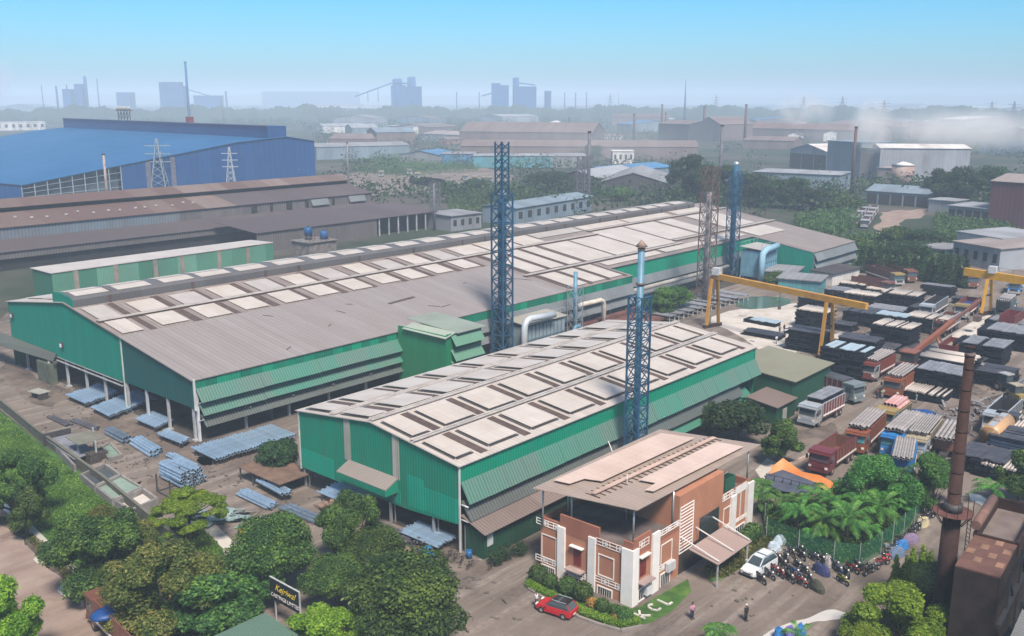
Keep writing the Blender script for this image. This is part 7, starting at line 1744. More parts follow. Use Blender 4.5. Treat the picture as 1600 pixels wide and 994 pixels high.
def lorry(label, f, r_, cab='red', bed='brick', L_=None, bedh=1.5, trim='white', empty=True, ws=None, tank=False, nocab=False, stripe=None, group='lorries in the yard', liner=None):
    """f, r_: ground pixels under the front and the rear"""
    A_, B_ = Vector(G(*f)), Vector(G(*r_)); d_ = (A_-B_); L_ = (L_ or max(6.5, min(11, d_.length)))/1.06; bedh = bedh+.4; ang = math.atan2(d_.y, d_.x); c = A_-d_.normalized()*L_
    t = thing('lorry', label, 'lorry', (c.x, c.y, 0), ang, group); hw = 1.22
    cl = 1.9; cx0 = L_-cl
    b = MB(); b.box(.1, L_-.4, -.45, .45, .62, .88); b.build('chassis', m_dark, t)
    if not nocab:
        b = MB(); b.hexa([(cx0, -hw, .7), (L_, -hw, .7), (L_, hw, .7), (cx0, hw, .7), (cx0, -hw, 2.7), (L_-.22, -hw+.06, 2.7), (L_-.22, hw-.06, 2.7), (cx0, hw, 2.7)]); cb = b.build('cab', vcol(cab), t)
        b = MB(); b.hexa([(L_-.08, -hw+.15, 1.7), (L_-.05, -hw+.15, 1.7), (L_-.05, hw-.15, 1.7), (L_-.08, hw-.15, 1.7), (L_-.24, -hw+.2, 2.45), (L_-.155, -hw+.2, 2.45), (L_-.155, hw-.2, 2.45), (L_-.24, hw-.2, 2.45)]); b.build('windscreen', ws or m_ws, cb)
        b = MB(); b.box(L_-.02, L_+.12, -hw, hw, .55, .9); b.build('bumper', vcol(trim), cb)
        b = MB(); b.box(cx0-.1, L_-.1, -hw-.05, hw+.05, 2.72, 2.95); b.box(L_-.3, L_+.15, -hw-.05, hw+.05, 2.6, 2.74); b.build('roof_visor', vcol(trim if trim != 'white' else 'yellow'), cb)
        b = MB(); b.box(L_+.003, L_+.05, -.7, .7, 1.0, 1.45); b.build('grille', vcol('dark' if trim == 'white' else trim), cb)
        for s in (-1, 1):
            b = MB(); b.cbox((L_+.04, s*.95, 1.1), (.08, .3, .24)); b.build('headlight', m_lamp, cb)
            b = MB(); b.box(cx0+.4, cx0+1.35, s*hw-.02, s*hw+.02, 1.7, 2.4); b.build('side_window', ws or m_ws, cb)
            b = MB(); b.box(L_-.2, L_-.1, s*(hw+.1), s*(hw+.35), 1.8, 2.3); b.build('mirror', m_dark, cb)
    be = cx0-.15
    if tank:
        b = MB(); b.tube([(0.1, 0, 2.0), (0, 0, 2.0), (.0, 0, 2.0), (be, 0, 2.0), (be+.1, 0, 2.0)], [.9, 1.15, 1.2, 1.2, .95], 20); tk = b.build('tank', mat('tanker_cream', (.50, .30, .14), rough=.4, col2=(.42, .27, .16), scale=.5), t)
        b = MB()
        for x in (be*.4, be*.6): b.tube([(x, 0, 3.18), (x, 0, 3.4)], .38, 12)
        b.build('hatch', m_hub, tk); b = MB(); b.box(.4, be-.4, -.35, .35, 3.16, 3.24); b.build('walk_plate', vcol('silver'), tk)
    else:
        b = MB(); z0 = 1.05; b.box(0, be, -hw, hw, z0-.1, z0); b.box(0, be, -hw, -hw+.08, z0, z0+bedh); b.box(0, be, hw-.08, hw, z0, z0+bedh); b.box(be-.08, be, -hw+.08, hw-.08, z0, z0+bedh); b.box(0, .08, -hw+.08, hw-.08, z0, z0+bedh*.9); bd = b.build('cargo_bed', vcol(bed), t)
        b = MB(); k = int(be/.8)
        for i in range(k+1):
            for s in (-1, 1): b.box(i*be/k-.04, i*be/k+.04, s*hw-.06 if s < 0 else s*hw+.003, s*hw-.003 if s < 0 else s*hw+.06, z0, z0+bedh+.02)
        for s in (-1, 1): b.box(-.02, be+.02, s*(hw-.03)-.05, s*(hw-.03)+.05, z0+bedh+.003, z0+bedh+.09)
        b.build('side_ribs', vcol(trim if trim != 'white' else bed), bd)
        b = MB()
        for s in (-1, 1): b.box(.1, be-.1, min(s*(hw+.065), s*(hw+.09)), max(s*(hw+.065), s*(hw+.09)), z0+bedh*.1, z0+bedh*.22)
        b.build('painted_band', m_wh, bd)
        if liner: b = MB(); b.box(.1, be-.1, -hw+.1, hw-.1, z0+bedh*.25, z0+bedh*.5); b.build('liner', vcol(liner), bd)
    for x in ((.9, 2.1, 5.0 if L_ > 8.5 else None, L_-1.3)):
        if x: wheel(t, x, hw-.17); wheel(t, x, -hw+.17)
    b = MB(); b.box(.3, be-.6, -hw+.35, hw-.35, .45, .62); b.build('underframe', m_dark, t)
    c = A_-d_.normalized()*L_*LK; t.location = (c.x, c.y, 0); t.scale = (LK,)*3
    return t, be, ang, (c.x, c.y)
def load(tr, n=6, r=.19, m=None, key='l', z=2.7, over=1.6, where='', layers=1, w_=1.0):
    t, be, ang, c = tr; m = m or m_pole; z = (z+.42)*LK; be *= LK; w_ *= 1.1; cs_, sn_ = math.cos(ang), math.sin(ang)
    # timbers under the pipes
    b = MB()
    for x in (.8, be-.6): b.box(x, x+.2, -1.2, 1.2, z-r-.3, z-r)
    o = b.build('load_timber', m_brown, None, None, (c[0], c[1], 0)); o.rotation_euler = (0, 0, ang); tag(o, 'timbers under the poles on the '+where, 'timber')
    for l in range(layers):
        for i in range(n-l):
            u = -w_+2*w_*(i+.5*l)/(n-1); x = random.uniform(-.5, .1)
            pipe(c[0]+cs_*x-sn_*u, c[1]+sn_*x+cs_*u, z+l*r*1.8, be+over, r, ang, m, key, 'pole of the load on the '+where, 'poles on the '+where)
def billets(tr, where, h=.9, top='grey'):
    t, be, ang, c = tr; b = MB(); n = 4
    for i in range(n): b.box(.2+random.uniform(0, .2), be-.2, -1.05, 1.05, 2.2+i*h/n, 2.2+(i+.75)*h/n)
    o = thing('steel_load', 'stacked steel sections loaded on the '+where, 'load', (c[0], c[1], 0), ang); b.build('layers', m_bil, o)
    b = MB()
    for i in range(3): b.box(.1, be+.1, -1.08+i*.73, -1.08+i*.73+.66, 2.2+h, 2.2+h+.1)
    b.build('top_layer', m_top[top], o); o.scale = (LK,)*3; o.location.z = .45
A = lorry('lorry with white decorated face and red bed parked beside the green wing', (1259, 668), (1312, 640), 'white', 'red', 9, ws=m_ws, trim='silver'); billets(A, 'white-faced lorry', .9, 'grey')
A = lorry('dark-nosed grey lorry with brown bed behind the white-faced one', (1342, 632), (1276, 612), 'grey', 'maroon', 9.5, 1.6, trim='grey'); billets(A, 'grey-nosed lorry', .5, 'dark')
A = lorry('white and red fronted lorry with poles beside the ice-blue stack', (1353, 597), (1393, 575), 'white', 'red', 8.5, trim='red'); load(A, 5, .2, where='lorry beside the ice-blue stack', z=2.9)
A = lorry('orange-red lorry with long poles in the middle of the yard', (1391, 624), (1427, 598), 'orange', 'orange', 8.5, trim='orange'); load(A, 5, .2, where='orange-red lorry', z=2.95)
A = lorry('lorry carrying pinkish gas cylinders', (1379, 676), (1410, 652), 'grey', 'dark', 7.5, 1.0, trim='yellow')
m_cylr = mat('pink_cylinder', (.48, .16, .12), rough=.4, col2=(.55, .42, .42), scale=1.2)
for i in range(5):
    for l in range(2):
        t_, be, ang, c = A; u = -1+.5*i+.2*l; cs_, sn_ = math.cos(ang), math.sin(ang)
        if l and i == 4: continue
        pipe(c[0]+cs_*.6-sn_*u, c[1]+sn_*.6+cs_*u, 3.1+l*.5, 5.0, .3, ang, m_cylr, 'c', 'pink and white cylinder on the lorry behind the blue-cab lorry', 'cylinders on the lorry', name='gas_cylinder')
A = lorry('lorry with orange cab and teal windscreen loaded with poles', (1334, 712), (1370, 677), 'orange', 'brick', 9, 1.7, trim='orange', ws=m_wsb); load(A, 6, .2, where='orange-cab lorry', z=3.05)
A = lorry('lorry with bright blue cab loaded with poles', (1390, 718), (1428, 682), 'blue', 'brick', 9.5, 1.7, trim='blue', ws=m_wsb); load(A, 6, .24, where='blue-cab lorry', z=3.05)
A = lorry('lorry with a pale grey windscreen and cream roof loaded with thin poles', (1427, 722), (1454, 688), 'silver', 'dark', 9, 1.7, trim='cream', ws=mat('grey_screen', (.25, .3, .35), rough=.2)); load(A, 8, .13, where='pale-screen lorry', z=3.0)
A = lorry('red trailer of thick poles left of the rusty stack', (1470, 724), (1492, 690), 'red', 'rust', 8.5, 1.2, trim='red', nocab=True); load(A, 5, .24, where='red trailer', z=2.4)
lorry('empty maroon open lorry with slatted bed before the orange tarpaulin', (1277, 744), (1322, 712), 'maroon', 'rust', 8.5, 1.3, trim='maroon', ws=mat('plum_screen', (.10, .06, .08), rough=.2))
A = lorry('blue trailer with ribbed beige poles hidden behind the round trees', (1405, 760), (1412, 725), 'blue', 'blue', 8, 1.3, nocab=True, trim='blue'); load(A, 8, .17, where='blue trailer behind the trees', z=2.6)
lorry('cream and orange tanker lorry seen from behind', (1574, 676), (1526, 722), 'dark', 'dark', 9.5, tank=True, trim='dark')
lorry('empty dump lorry with a white cab behind the tanker', (1548, 682), (1602, 632), 'white', 'dark', 9.5, 1.5, trim='silver')
lorry('long red lorry with a grey cab at the back by the conifers, front one', (1405, 448), (1345, 428), 'grey', 'brick', 13, 1.6, trim='white', liner='silver')
lorry('long rusty red lorry behind the grey-cab one at the back', (1425, 443), (1372, 425), 'rust', 'rust', 13, 1.7, trim='rust')
lorry('red-bedded lorry in front of the end block', (1392, 462), (1340, 452), 'brick', 'brick', 10, 1.5, trim='brick')
A = lorry('lorry with a pale steel front and dark open bed in the centre back', (1445, 500), (1492, 470), 'silver', 'dark', 12, 1.5, trim='silver')
lorry('red lorry with a bright blue lined bed beside the beige rib stack', (1462, 528), (1512, 496), 'brick', 'brick', 11, 1.6, trim='silver', liner='tarp', nocab=True)
lorry('red lorry with white cab roof and blue tarpaulin near the second crane', (1500, 500), (1540, 470), 'white', 'red', 11, 1.5, trim='white', liner='tarp')
A = lorry('lorry with poles right of the second crane leg', (1562, 498), (1592, 470), 'dark', 'dark', 9, 1.6, trim='grey', nocab=True); load(A, 6, .22, where='lorry right of the second crane', z=3)
lorry('empty rusty open trailer at the right edge below the second crane', (1566, 524), (1604, 498), 'maroon', 'maroon', 9.5, 1.8, trim='rust', nocab=True)
lorry('maroon lorry with a blue liner behind the crane jib tip', (1472, 572), (1512, 542), 'maroon', 'maroon', 9.5, 1.6, trim='rust', liner='cream', nocab=True)
lorry('brown lorry by the conifers left of the second crane', (1520, 452), (1500, 440), 'rust', 'rust', 11, 1.5, trim='rust')
lorry('small blue and white lorry far right under the second crane girder', (1583, 462), (1592, 447), 'blue', 'silver', 8, 1.5, trim='white')
lorry('brown-bedded lorry with a dark blue tarpaulin on the left road', (160, 968), (232, 1040), 'rust', 'rust', 11, 1.6, trim='rust', group=None)
x, y = G(182, 958, 3.0); o = MB().blob((0, 0, 0), 1.5, 14, 8, (1.5, .8, .4), .1).build('tarpaulin', vcol('tarp'), None, None, (x, y, 3.3)); tag(o, 'bundled dark blue tarpaulin on the cab of the left road lorry', 'tarpaulin')
# far parked lorries: small copies of one
far0, *_ = lorry('parked lorry in the far double row before the hazy trees, nearest left', (1334, 352), (1342, 342), 'maroon', 'rust', 8, 1.6, trim='silver', group='lorries parked in the far double row')
for i, (px, py) in enumerate(((1341, 345), (1347, 339), (1353, 333), (1353, 353), (1358, 346), (1362, 340), (1366, 334))):
    x, y = G(px, py); dup(far0, (x, y, 0), None, None, 'parked lorry in the far double row before the hazy trees', 'lorries parked in the far double row')
far1, *_ = lorry('white lorry in the far row of four left of the tall blue tower', (727, 283), (722, 275), 'white', 'white', 8, 1.6, group='white lorries far left of the tall tower')
for i, (px, py) in enumerate(((741, 283), (755, 284), (764, 284), (640, 272), (652, 278), (596, 275))):
    x, y = G(px, py); dup(far1, (x, y, 0), None, None, 'white lorry in the far row of four left of the tall blue tower' if i < 3 else 'white lorry in the far open yard beyond the rusty sheds', 'white lorries far left of the tall tower' if i < 3 else 'white lorries in the far open yard')

# mobile crane with an orange jib
cx_, cy_ = G(1422, 575); jx, jy = G(1522, 522)
mc = thing('mobile_crane', 'orange mobile crane with a long low lattice-free jib pointing right', 'crane', (cx_, cy_, 0), 0)
b = MB(); b.box(-2.6, 2.4, -1.3, 1.3, .7, 1.5); b.build('carrier', vcol('rust'), mc)
b = MB(); b.box(-2.0, .6, -1.2, 1.2, 1.5, 3.2); cb = b.build('cabin', vcol('dark'), mc); b = MB(); b.box(-2.3, .9, -1.4, 1.4, 3.22, 3.4); b.build('cabin_roof', vcol('orange'), cb)
tip = Vector((jx-cx_, jy-cy_, 0)); b = MB(); b.bar((.5, 0, 2.6), (tip.x*.6, tip.y*.6, 5.2), .8, .8); b.build('jib', vcol('orange'), mc)
b = MB(); b.bar((tip.x*.6, tip.y*.6, 5.2), (tip.x*1.05, tip.y*1.05, 7.0), .5, .5); b.build('jib_extension', vcol('rust'), mc)
b = MB(); q = tip*.35; b.bar((q.x, q.y, 3.9), (q.x+1.5, q.y-3, 0), .3); b.bar((q.x, q.y, 3.9), (q.x-2, q.y-2.2, 0), .3); b.build('outrigger', vcol('orange'), mc)
b = MB(); b.bar((tip.x*1.03, tip.y*1.03, 6.8), (tip.x*1.03, tip.y*1.03, 3.6), .08); b.cbox((tip.x*1.03, tip.y*1.03, 3.2), (2, 1.2, 1.2)); b.build('hook_block', m_brown, mc)
for x in (-1.8, 1.6):
    for y in (-1.2, 1.2): wheel(mc, x, y, .6, .4)
# loader and tractor at the right
def loader(label, px, py, c1, c2, ang, name='loader'):
    x, y = G(px, py); t = thing(name, label, name, (x, y, 0), ang)
    b = MB(); b.box(-1.6, 1.4, -.8, .8, .8, 1.7); b.build('body', vcol(c1), t); b = MB(); b.box(-1.2, .3, -.75, .75, 1.7, 2.9); cb = b.build('cab', m_ws, t); b = MB(); b.box(-1.4, .5, -.85, .85, 2.92, 3.1); b.build('cab_roof', vcol(c2), cb)
    b = MB(); b.bar((1.4, -.6, 1.4), (3, -.6, .7), .2); b.bar((1.4, .6, 1.4), (3, .6, .7), .2); b.box(2.9, 3.3, -1.2, 1.2, .3, 1.1); b.build('arm', vcol(c1), t)
    for xx in (-1.1, 1.0):
        for yy in (-.95, .95): wheel(t, xx, yy, .75 if xx < 0 else .55, .4)
    return t
loader('yellow backhoe loader at the right edge behind the dump lorry', 1588, 630, 'yellow', 'cream', -2.2); loader('dark tractor with a white canopy left of the yellow loader', 1573, 612, 'dark', 'white', -2.0, 'tractor')
# tarpaulin tent and frames near the grove
x, y = G(1248, 770); t = thing('tarpaulin_shelter', 'collapsed shelter with bright orange and slate tarpaulins on a pipe frame', 'shelter', (x, y, 0)); o0 = (x, y, 0.)
q = [G(1197, 752, 1.4), G(1215, 738, 1.6), G(1262, 752, 1.6), G(1300, 765, 1.5), G(1303, 775, 1.2)]
b = MB()
zs = [1.1, 1.7, 1.0, 1.2, .8]; top = [G(1205, 745), G(1222, 738), G(1252, 752), G(1280, 760), G(1304, 768)]; low = [G(1200, 752), G(1224, 745), G(1252, 758), G(1284, 768), G(1302, 780)]
b.add([(*p, z+.3) for p, z in zip(top, zs)]+[(*p, .35+.2*(i % 2)) for i, p in enumerate(low)], [(i+5, i+6, i+1, i) for i in range(4)], True); b.add([(*p, z+.22) for p, z in zip(top, zs)]+[(*p, .28+.2*(i % 2)) for i, p in enumerate(low)], [(i, i+1, i+6, i+5) for i in range(4)], True)
b.build('orange_tarpaulin', mat('orange_tarp', (.62, .16, .03), rough=.5, col2=(.55, .25, .08), scale=.8), t, o0)
b = MB(); q = [G(1193, 757), G(1222, 748), G(1275, 768), G(1268, 790), G(1205, 778)]; b.slab([(*p, 1.15+.1*(i % 2)) for i, p in enumerate(q)][::-1], .06); b.build('slate_tarpaulin', mat('slate_tarp', (.07, .08, .11), rough=.5, var=.3), t, o0)
b = MB()
for i in range(7):
    a = Vector((*G(1196+i*13, 762+i*3.4), 0)); b.bar(a, a+Vector((0, 0, 1.9)), .08); 
    if i < 6: c = Vector((*G(1209+i*13, 765.4+i*3.4), 0)); b.bar(a+Vector((0, 0, 1.85)), c+Vector((0, 0, 1.85)), .07); b.bar(a, c+Vector((0, 0, 1.6)), .05)
b.build('pipe_frame', m_dark, t, o0)
flat('concrete_slab', GP((1180, 735), (1198, 716), (1228, 728), (1214, 742), (1190, 750)), .03, m_conc)
b = MB(); a, c = G(1214, 737), G(1268, 712); b.bar((*a, .2), (*c, .2), .35, .4); tag(b.build('kerb_beam', mat('pink_beam', (.42, .33, .28))), 'long pale kerb beam behind the maroon lorry', 'kerb')
b = MB(); a, c = G(1252, 672), G(1200, 676)
x, y = G(1440, 655); t = thing('tarpaulin', 'crumpled bright blue tarpaulin between the cylinder lorry and the stack', 'tarpaulin', (x, y, 0)); 
b = MB(); b.blob((0, 0, .6), 1.9, 9, 6, (1.3, .9, .5), .25); b.build('cloth', vcol('tarp'), t); b = MB(); b.bar((-2, -1, .1), (2.4, 1, .1), .12); b.build('batten', m_brown, t)
# rails across the yard and scrap
for i, (p, q, lab) in enumerate((((1380, 612), (1500, 530), 'left crane rail across the yard'), ((1530, 648), (1640, 562), 'low kerb rail right of the rusty stack'), ((1190, 645), (1245, 625), 'short kerb by the green wing'))):
    a, c = G(*p), G(*q); b = MB(); b.bar((*a, .15), (*c, .15), .4, .3); tag(b.build('crane_rail', m_tc), lab, 'rail')
b = MB(); a, c = Vector(G(1548, 640)), Vector(G(1640, 568)); k = 16
for i in range(k): q = a+(c-a)*i/k; b.bar((q.x, q.y, 0), (q.x, q.y, 1.1), .1)
b.bar((a.x, a.y, 1.0), (c.x, c.y, 1.0), .08); tag(b.build('railing', m_galv), 'light post railing along the kerb rail at the right', 'railing')
b = MB(); rr = random.Random(31)
for px, py, k, s in ((1500, 655, 40, 3), (1470, 668, 30, 2.5), (1575, 690, 40, 2.5), (1545, 640, 20, 2)):
    x0, y0 = G(px, py)
    for i in range(k): b.cbox((x0+rr.gauss(0, s), y0+rr.gauss(0, s), rr.uniform(.1, .9)), (rr.uniform(.5, 2.4), rr.uniform(.1, .5), rr.uniform(.05, .4)), rr.uniform(0, 3), rr.uniform(-.3, .3), rr.uniform(-.3, .3))
tag(b.build('yard_scrap', mat('scrap_grey', (.12, .12, .13), col2=(.28, .27, .27), scale=1.5)), 'scattered steel scrap between the pipe lorries and the tanker', 'scrap', None, 'stuff')

b = MB(); rr = random.Random(77)
for px, py, k, s in ((130, 650, 40, 3.5), (230, 690, 40, 3), (330, 745, 50, 3), (200, 730, 40, 2.5), (460, 800, 50, 3), (560, 830, 40, 3), (680, 880, 40, 2.5), (90, 610, 40, 3), (1300, 545, 60, 5), (1400, 560, 60, 6), (1540, 610, 60, 4), (1480, 500, 40, 6), (1350, 520, 60, 5), (1590, 590, 40, 5), (760, 930, 20, 5), (1150, 940, 15, 4)):
    x0, y0 = G(px, py)
    for i in range(k):
        l_ = rr.choice((.2, .3, .4, .5, .9)); b.cbox((x0+rr.gauss(0, s), y0+rr.gauss(0, s), .06), (l_, rr.uniform(.08, .3), rr.uniform(.05, .2)), rr.uniform(0, 3))
tag(b.build('yard_debris', mat('debris_brown', (.07, .06, .052), col2=(.17, .15, .13), scale=1.1)), 'small offcuts and debris strewn over the factory yards', 'debris', None, 'stuff')
# ================================================================ cars, motorcycles, people
def loft(secs, b=None):
    """closed cross-sections of equal length joined into a body"""
    b = b or MB(); n = len(secs[0]); vs = [p for s in secs for p in s]
    fs = [(i*n+k, i*n+(k+1) % n, (i+1)*n+(k+1) % n, (i+1)*n+k) for i in range(len(secs)-1) for k in range(n)]
    fs += [tuple(range(n))[::-1], tuple((len(secs)-1)*n+k for k in range(n))]
    return b.add(vs, fs, False)
def car(label, f, r_, body, roofm, L_, W_, H_, name='car', cat='car', kindv='suv'):
    A_, B_ = Vector(G(*f)), Vector(G(*r_)); d_ = (A_-B_).normalized(); c = (A_+B_)/2; ang = math.atan2(d_.y, d_.x)
    t = thing(name, label, cat, (c.x, c.y, 0), ang); h = W_/2
    def sec(x, zb, zt, wb, wt): return [(x, -wb, zb), (x, wb, zb), (x, wb*1.0, (zb+zt)/2), (x, wt, zt), (x, -wt, zt), (x, -wb, (zb+zt)/2)]
    hood = H_*.62; X = L_/2
    S = [(-X, .45, hood*.95, .86, .80), (-X+.12, .32, hood*1.02, .97, .90), (-X*.55, .28, hood*1.04, 1, .93), (0, .28, hood*1.02, 1, .93), (X*.42, .28, hood*.99, 1, .92), (X*.82, .30, hood*.88, .97, .86), (X-.05, .36, hood*.72, .86, .76), (X, .42, hood*.6, .8, .7)]
    b = loft([sec(x, zb, zt, h*wb, h*wt) for x, zb, zt, wb, wt in S]); bd = b.build('body', body, t)
    m = bd.modifiers.new('bevel', 'BEVEL'); m.width = .06; m.segments = 2
    G_ = [(-X+.1, hood*1.0, hood*1.02, .88, .84), (-X+.55, hood*1.0, H_*.97, .9, .70), (-X*.2, hood*1.0, H_, .92, .72), (X*.12, hood*1.0, H_*.97, .92, .70), (X*.48, hood*.98, hood*1.0, .9, .82)]
    b = loft([sec(x, zb, max(zt, zb+.02), h*wb, h*wt) for x, zb, zt, wb, wt in G_]); b.build('glasshouse', m_ws, t)
    b = MB(); b.slab([(-X+.5, -h*.72, H_+.0), (X*.13, -h*.72, H_-.01), (X*.13, h*.72, H_-.01), (-X+.5, h*.72, H_)], .07); b.build('roof', roofm, t)
    b = MB()
    for s in (-1, 1):
        for x0_, x1_, zz in ((-X+.1, -X+.55, 0), (X*.48, X*.13, 0)): b.bar((x0_, s*h*.84, hood*1.0), (x1_, s*h*.70, H_-.03), .08)
        b.bar((-X*.2, s*h*.9, hood), (-X*.2, s*h*.72, H_-.02), .07)
    b.build('pillar', body, t)
    b = MB()
    for s in (-1, 1): b.bar((-X+.6, s*h*.68, H_+.06), (X*.1, s*h*.68, H_+.05), .05)
    b.build('roof_rail', vcol('silver'), t)
    for s in (-1, 1):
        b = MB(); b.cbox((X-.08, s*h*.62, hood*.72), (.2, .36, .13)); b.build('headlight', m_lamp, t)
        b = MB(); b.cbox((-X+.03, s*h*.7, hood*.85), (.12, .28, .2)); b.build('tail_light', mat('tail_red', (.4, .01, .01), rough=.3), t)
        b = MB(); b.cbox((X*.36, s*(h+.1), hood*1.05), (.15, .2, .14)); b.build('mirror', body, t)
        for x in (X*.62, -X*.6): wheel(t, x, s*(h-.1), .34, .24)
    b = MB(); b.cbox((X-.02, 0, hood*.5), (.08, W_*.5, .18)); b.build('grille', m_dark, t)
    b = MB(); b.cbox((-X-.0, 0, hood*.55), (.05, .45, .13)); b.build('number_plate', m_wh, t)
    return t
pred = mat('red_car_paint', (.42, .012, .02), rough=.25, var=.03, spec=.6); psil = mat('silver_car_paint', (.58, .62, .66), rough=.28, var=.03, spec=.6)
car('red compact SUV with a black roof parked on the forecourt by the hedge', (844, 949), (896, 966), pred, mat('black_roof_paint', (.012, .012, .014), rough=.2), 3.9, 1.75, 1.55)
car('silver-white people carrier parked nose-out right of the office', (1157, 909), (1213, 876), psil, psil, 4.6, 1.8, 1.75)
# motorcycles
def moto(col, seatc, label='x', cover=None):
    t = thing('motorcycle', label, 'motorcycle')
    for x in (-.62, .66):
        b = MB(); b.tube([(x, -.05, .3), (x, .05, .3)], .3, 12); w_ = b.build('wheel', m_tyre, t)
        b = MB(); b.tube([(x, -.07, .3), (x, .07, .3)], .14, 8); b.build('rim', m_metal, w_)
    b = MB(); b.bar((.66, 0, .3), (.4, 0, .95), .1); b.bar((-.62, 0, .3), (.1, 0, .5), .1); b.cbox((.02, 0, .42), (.42, .22, .34)); b.tube([(-.1, .14, .25), (-.7, .16, .38)], .05, 6); b.build('frame', m_dark, t)
    b = MB(); b.blob((.17, 0, .82), .26, 10, 6, (1.15, .55, .55)); b.hexa([(-.75, -.1, .68), (-.1, -.12, .6), (-.1, .12, .6), (-.75, .1, .68), (-.85, -.06, .86), (-.1, -.1, .8), (-.1, .1, .8), (-.85, .06, .86)]); b.cbox((.68, 0, .64), (.4, .13, .06)); b.build('fuel_tank', col, t)
    b = MB(); b.hexa([(-.7, -.12, .84), (0, -.12, .78), (0, .12, .78), (-.7, .12, .84), (-.72, -.1, .92), (0, -.09, .87), (0, .09, .87), (-.72, .1, .92)]); b.build('seat', seatc, t)
    b = MB(); b.bar((.42, -.36, 1.04), (.42, .36, 1.04), .05); b.build('handlebar', m_dark, t)
    b = MB(); b.blob((.52, 0, .9), .11, 8, 5); b.build('headlight', m_lamp, t)
    b = MB()
    for s in (-1, 1): b.bar((.42, s*.3, 1.04), (.38, s*.34, 1.2), .025); b.blob((.38, s*.34, 1.22), .055, 6, 4)
    b.build('mirror', mat('mirror_glass', (.6, .62, .65), rough=.12, metal=.8), t)
    return t
blk = mat('moto_black', (.012, .012, .015), rough=.25, spec=.6); 
mts = [moto(blk, m_tyre), moto(mat('moto_red', (.35, .02, .02), rough=.3), m_tyre), moto(mat('moto_blue', (.03, .09, .28), rough=.3), m_tyre), moto(mat('moto_grey', (.14, .15, .17), rough=.3), m_tyre), moto(mat('moto_yellow', (.38, .42, .03), rough=.3), m_tyre)]
BK = [(1188, 910, 0, 'black motorcycle touching the front of the silver people carrier'), (1201, 903, 3, 'grey motorcycle second from the left beside the silver car'), (1209, 896, 1, 'red motorcycle behind the silver car tail'), (1220, 900, 1, 'dark red motorcycle right of the first red one'), (1233, 908, 0, 'black motorcycle in the front row, left of the red one'),
      (1240, 900, 2, 'dark blue motorcycle in the second row left'), (1251, 915, 1, 'bright red motorcycle at the front centre of the parking'), (1263, 907, 0, 'black motorcycle between the bright red one and the green cover'), (1256, 896, 0, 'black motorcycle in the second row left of the blue cover'), (1246, 888, 3, 'grey motorcycle in the third row left'),
      (1222, 886, 0, 'black motorcycle in the third row behind the car'), (1213, 877, 0, 'black motorcycle close to the car roof line'), (1228, 875, 3, 'grey motorcycle alone in the back row left'), (1236, 868, 0, 'black motorcycle in the back row at the net corner'), (1252, 873, 0, 'black motorcycle in the back row against the net'), (1247, 863, 0, 'black motorcycle touching the net'),
      (1272, 877, 3, 'grey motorcycle behind the blue cover by the net'), (1283, 879, 0, 'black motorcycle between two covers along the net'), (1303, 888, 3, 'grey motorcycle along the net right of the covers'), (1310, 896, 2, 'blue motorcycle behind the yellow one'), (1316, 912, 4, 'yellow-striped motorcycle alone in the front row right'), (1322, 900, 0, 'black motorcycle just behind the yellow one'),
      (1331, 894, 1, 'maroon motorcycle near the net bend'), (1338, 888, 0, 'black motorcycle at the net bend'), (1349, 893, 0, 'black motorcycle lying across at the right end, first'), (1358, 898, 0, 'black motorcycle lying across at the right end, second'), (1366, 893, 3, 'grey motorcycle at the right end by the road'), (1378, 884, 1, 'maroon motorcycle first along the slanting net'), (1384, 879, 1, 'maroon motorcycle second along the slanting net'), (1391, 868, 3, 'grey motorcycle third along the slanting net'),
      (1399, 861, 2, 'blue motorcycle beside the blue cover along the net'), (1408, 848, 0, 'black motorcycle left of the purple cover'), (1424, 836, 0, 'black motorcycle above the purple cover'), (1430, 831, 0, 'black motorcycle next along the slanting net'), (1437, 826, 3, 'grey motorcycle below the cream cover'), (1444, 815, 0, 'black motorcycle above the cream cover'), (1450, 811, 0, 'black motorcycle near the stack platform'), (1457, 806, 0, 'last black motorcycle beside the stack')]
used = set(); rr = random.Random(5)
for px, py, k, lab in BK:
    x, y = G(px, py); a = (rr.uniform(-2.4, -1.8) if px < 1345 else rr.uniform(-.7, -.2))
    if k not in used: used.add(k); o = mts[k]; o.location = (x, y, 0); o.rotation_euler = (0, rr.uniform(-.05, .05), a)
    else: o = dup(mts[k], (x, y, 0), a)
    o['label'] = lab; o['group'] = 'parked motorcycles'
def cover(px, py, col, label, L_=1.1, a=.5, cr=0):
    x, y = G(px, py); r = random.Random(px); b = MB(); n = 12; P = []
    for j, (q, z) in enumerate(((1.0, .05), (.9, .5), (.6, .95), (.15, 1.1))):
        P += [(L_*q*math.cos(2*math.pi*i/n)*r.uniform(.85, 1.1), .52*q*math.sin(2*math.pi*i/n)*r.uniform(.8, 1.15), z*r.uniform(.88, 1.08)) for i in range(n)]
    b.add(P, [(j*n+i, j*n+(i+1) % n, (j+1)*n+(i+1) % n, (j+1)*n+i) for j in range(3) for i in range(n)]+[tuple(3*n+i for i in range(n))]); o = b.build('cloth_cover', col, None, None, (x, y, 0)); o.rotation_euler = (0, 0, a); tag(o, label, 'cover')
cover(1276, 922, mat('cloth_green', (.05, .055, .035)), 'dark olive cloth cover over a motorcycle at the front of the parking', 1.15, -2.0); cover(1283, 896, mat('cloth_blue', (.025, .035, .11)), 'navy cloth cover over a motorcycle in the middle of the parking', 1.2, -1.8)
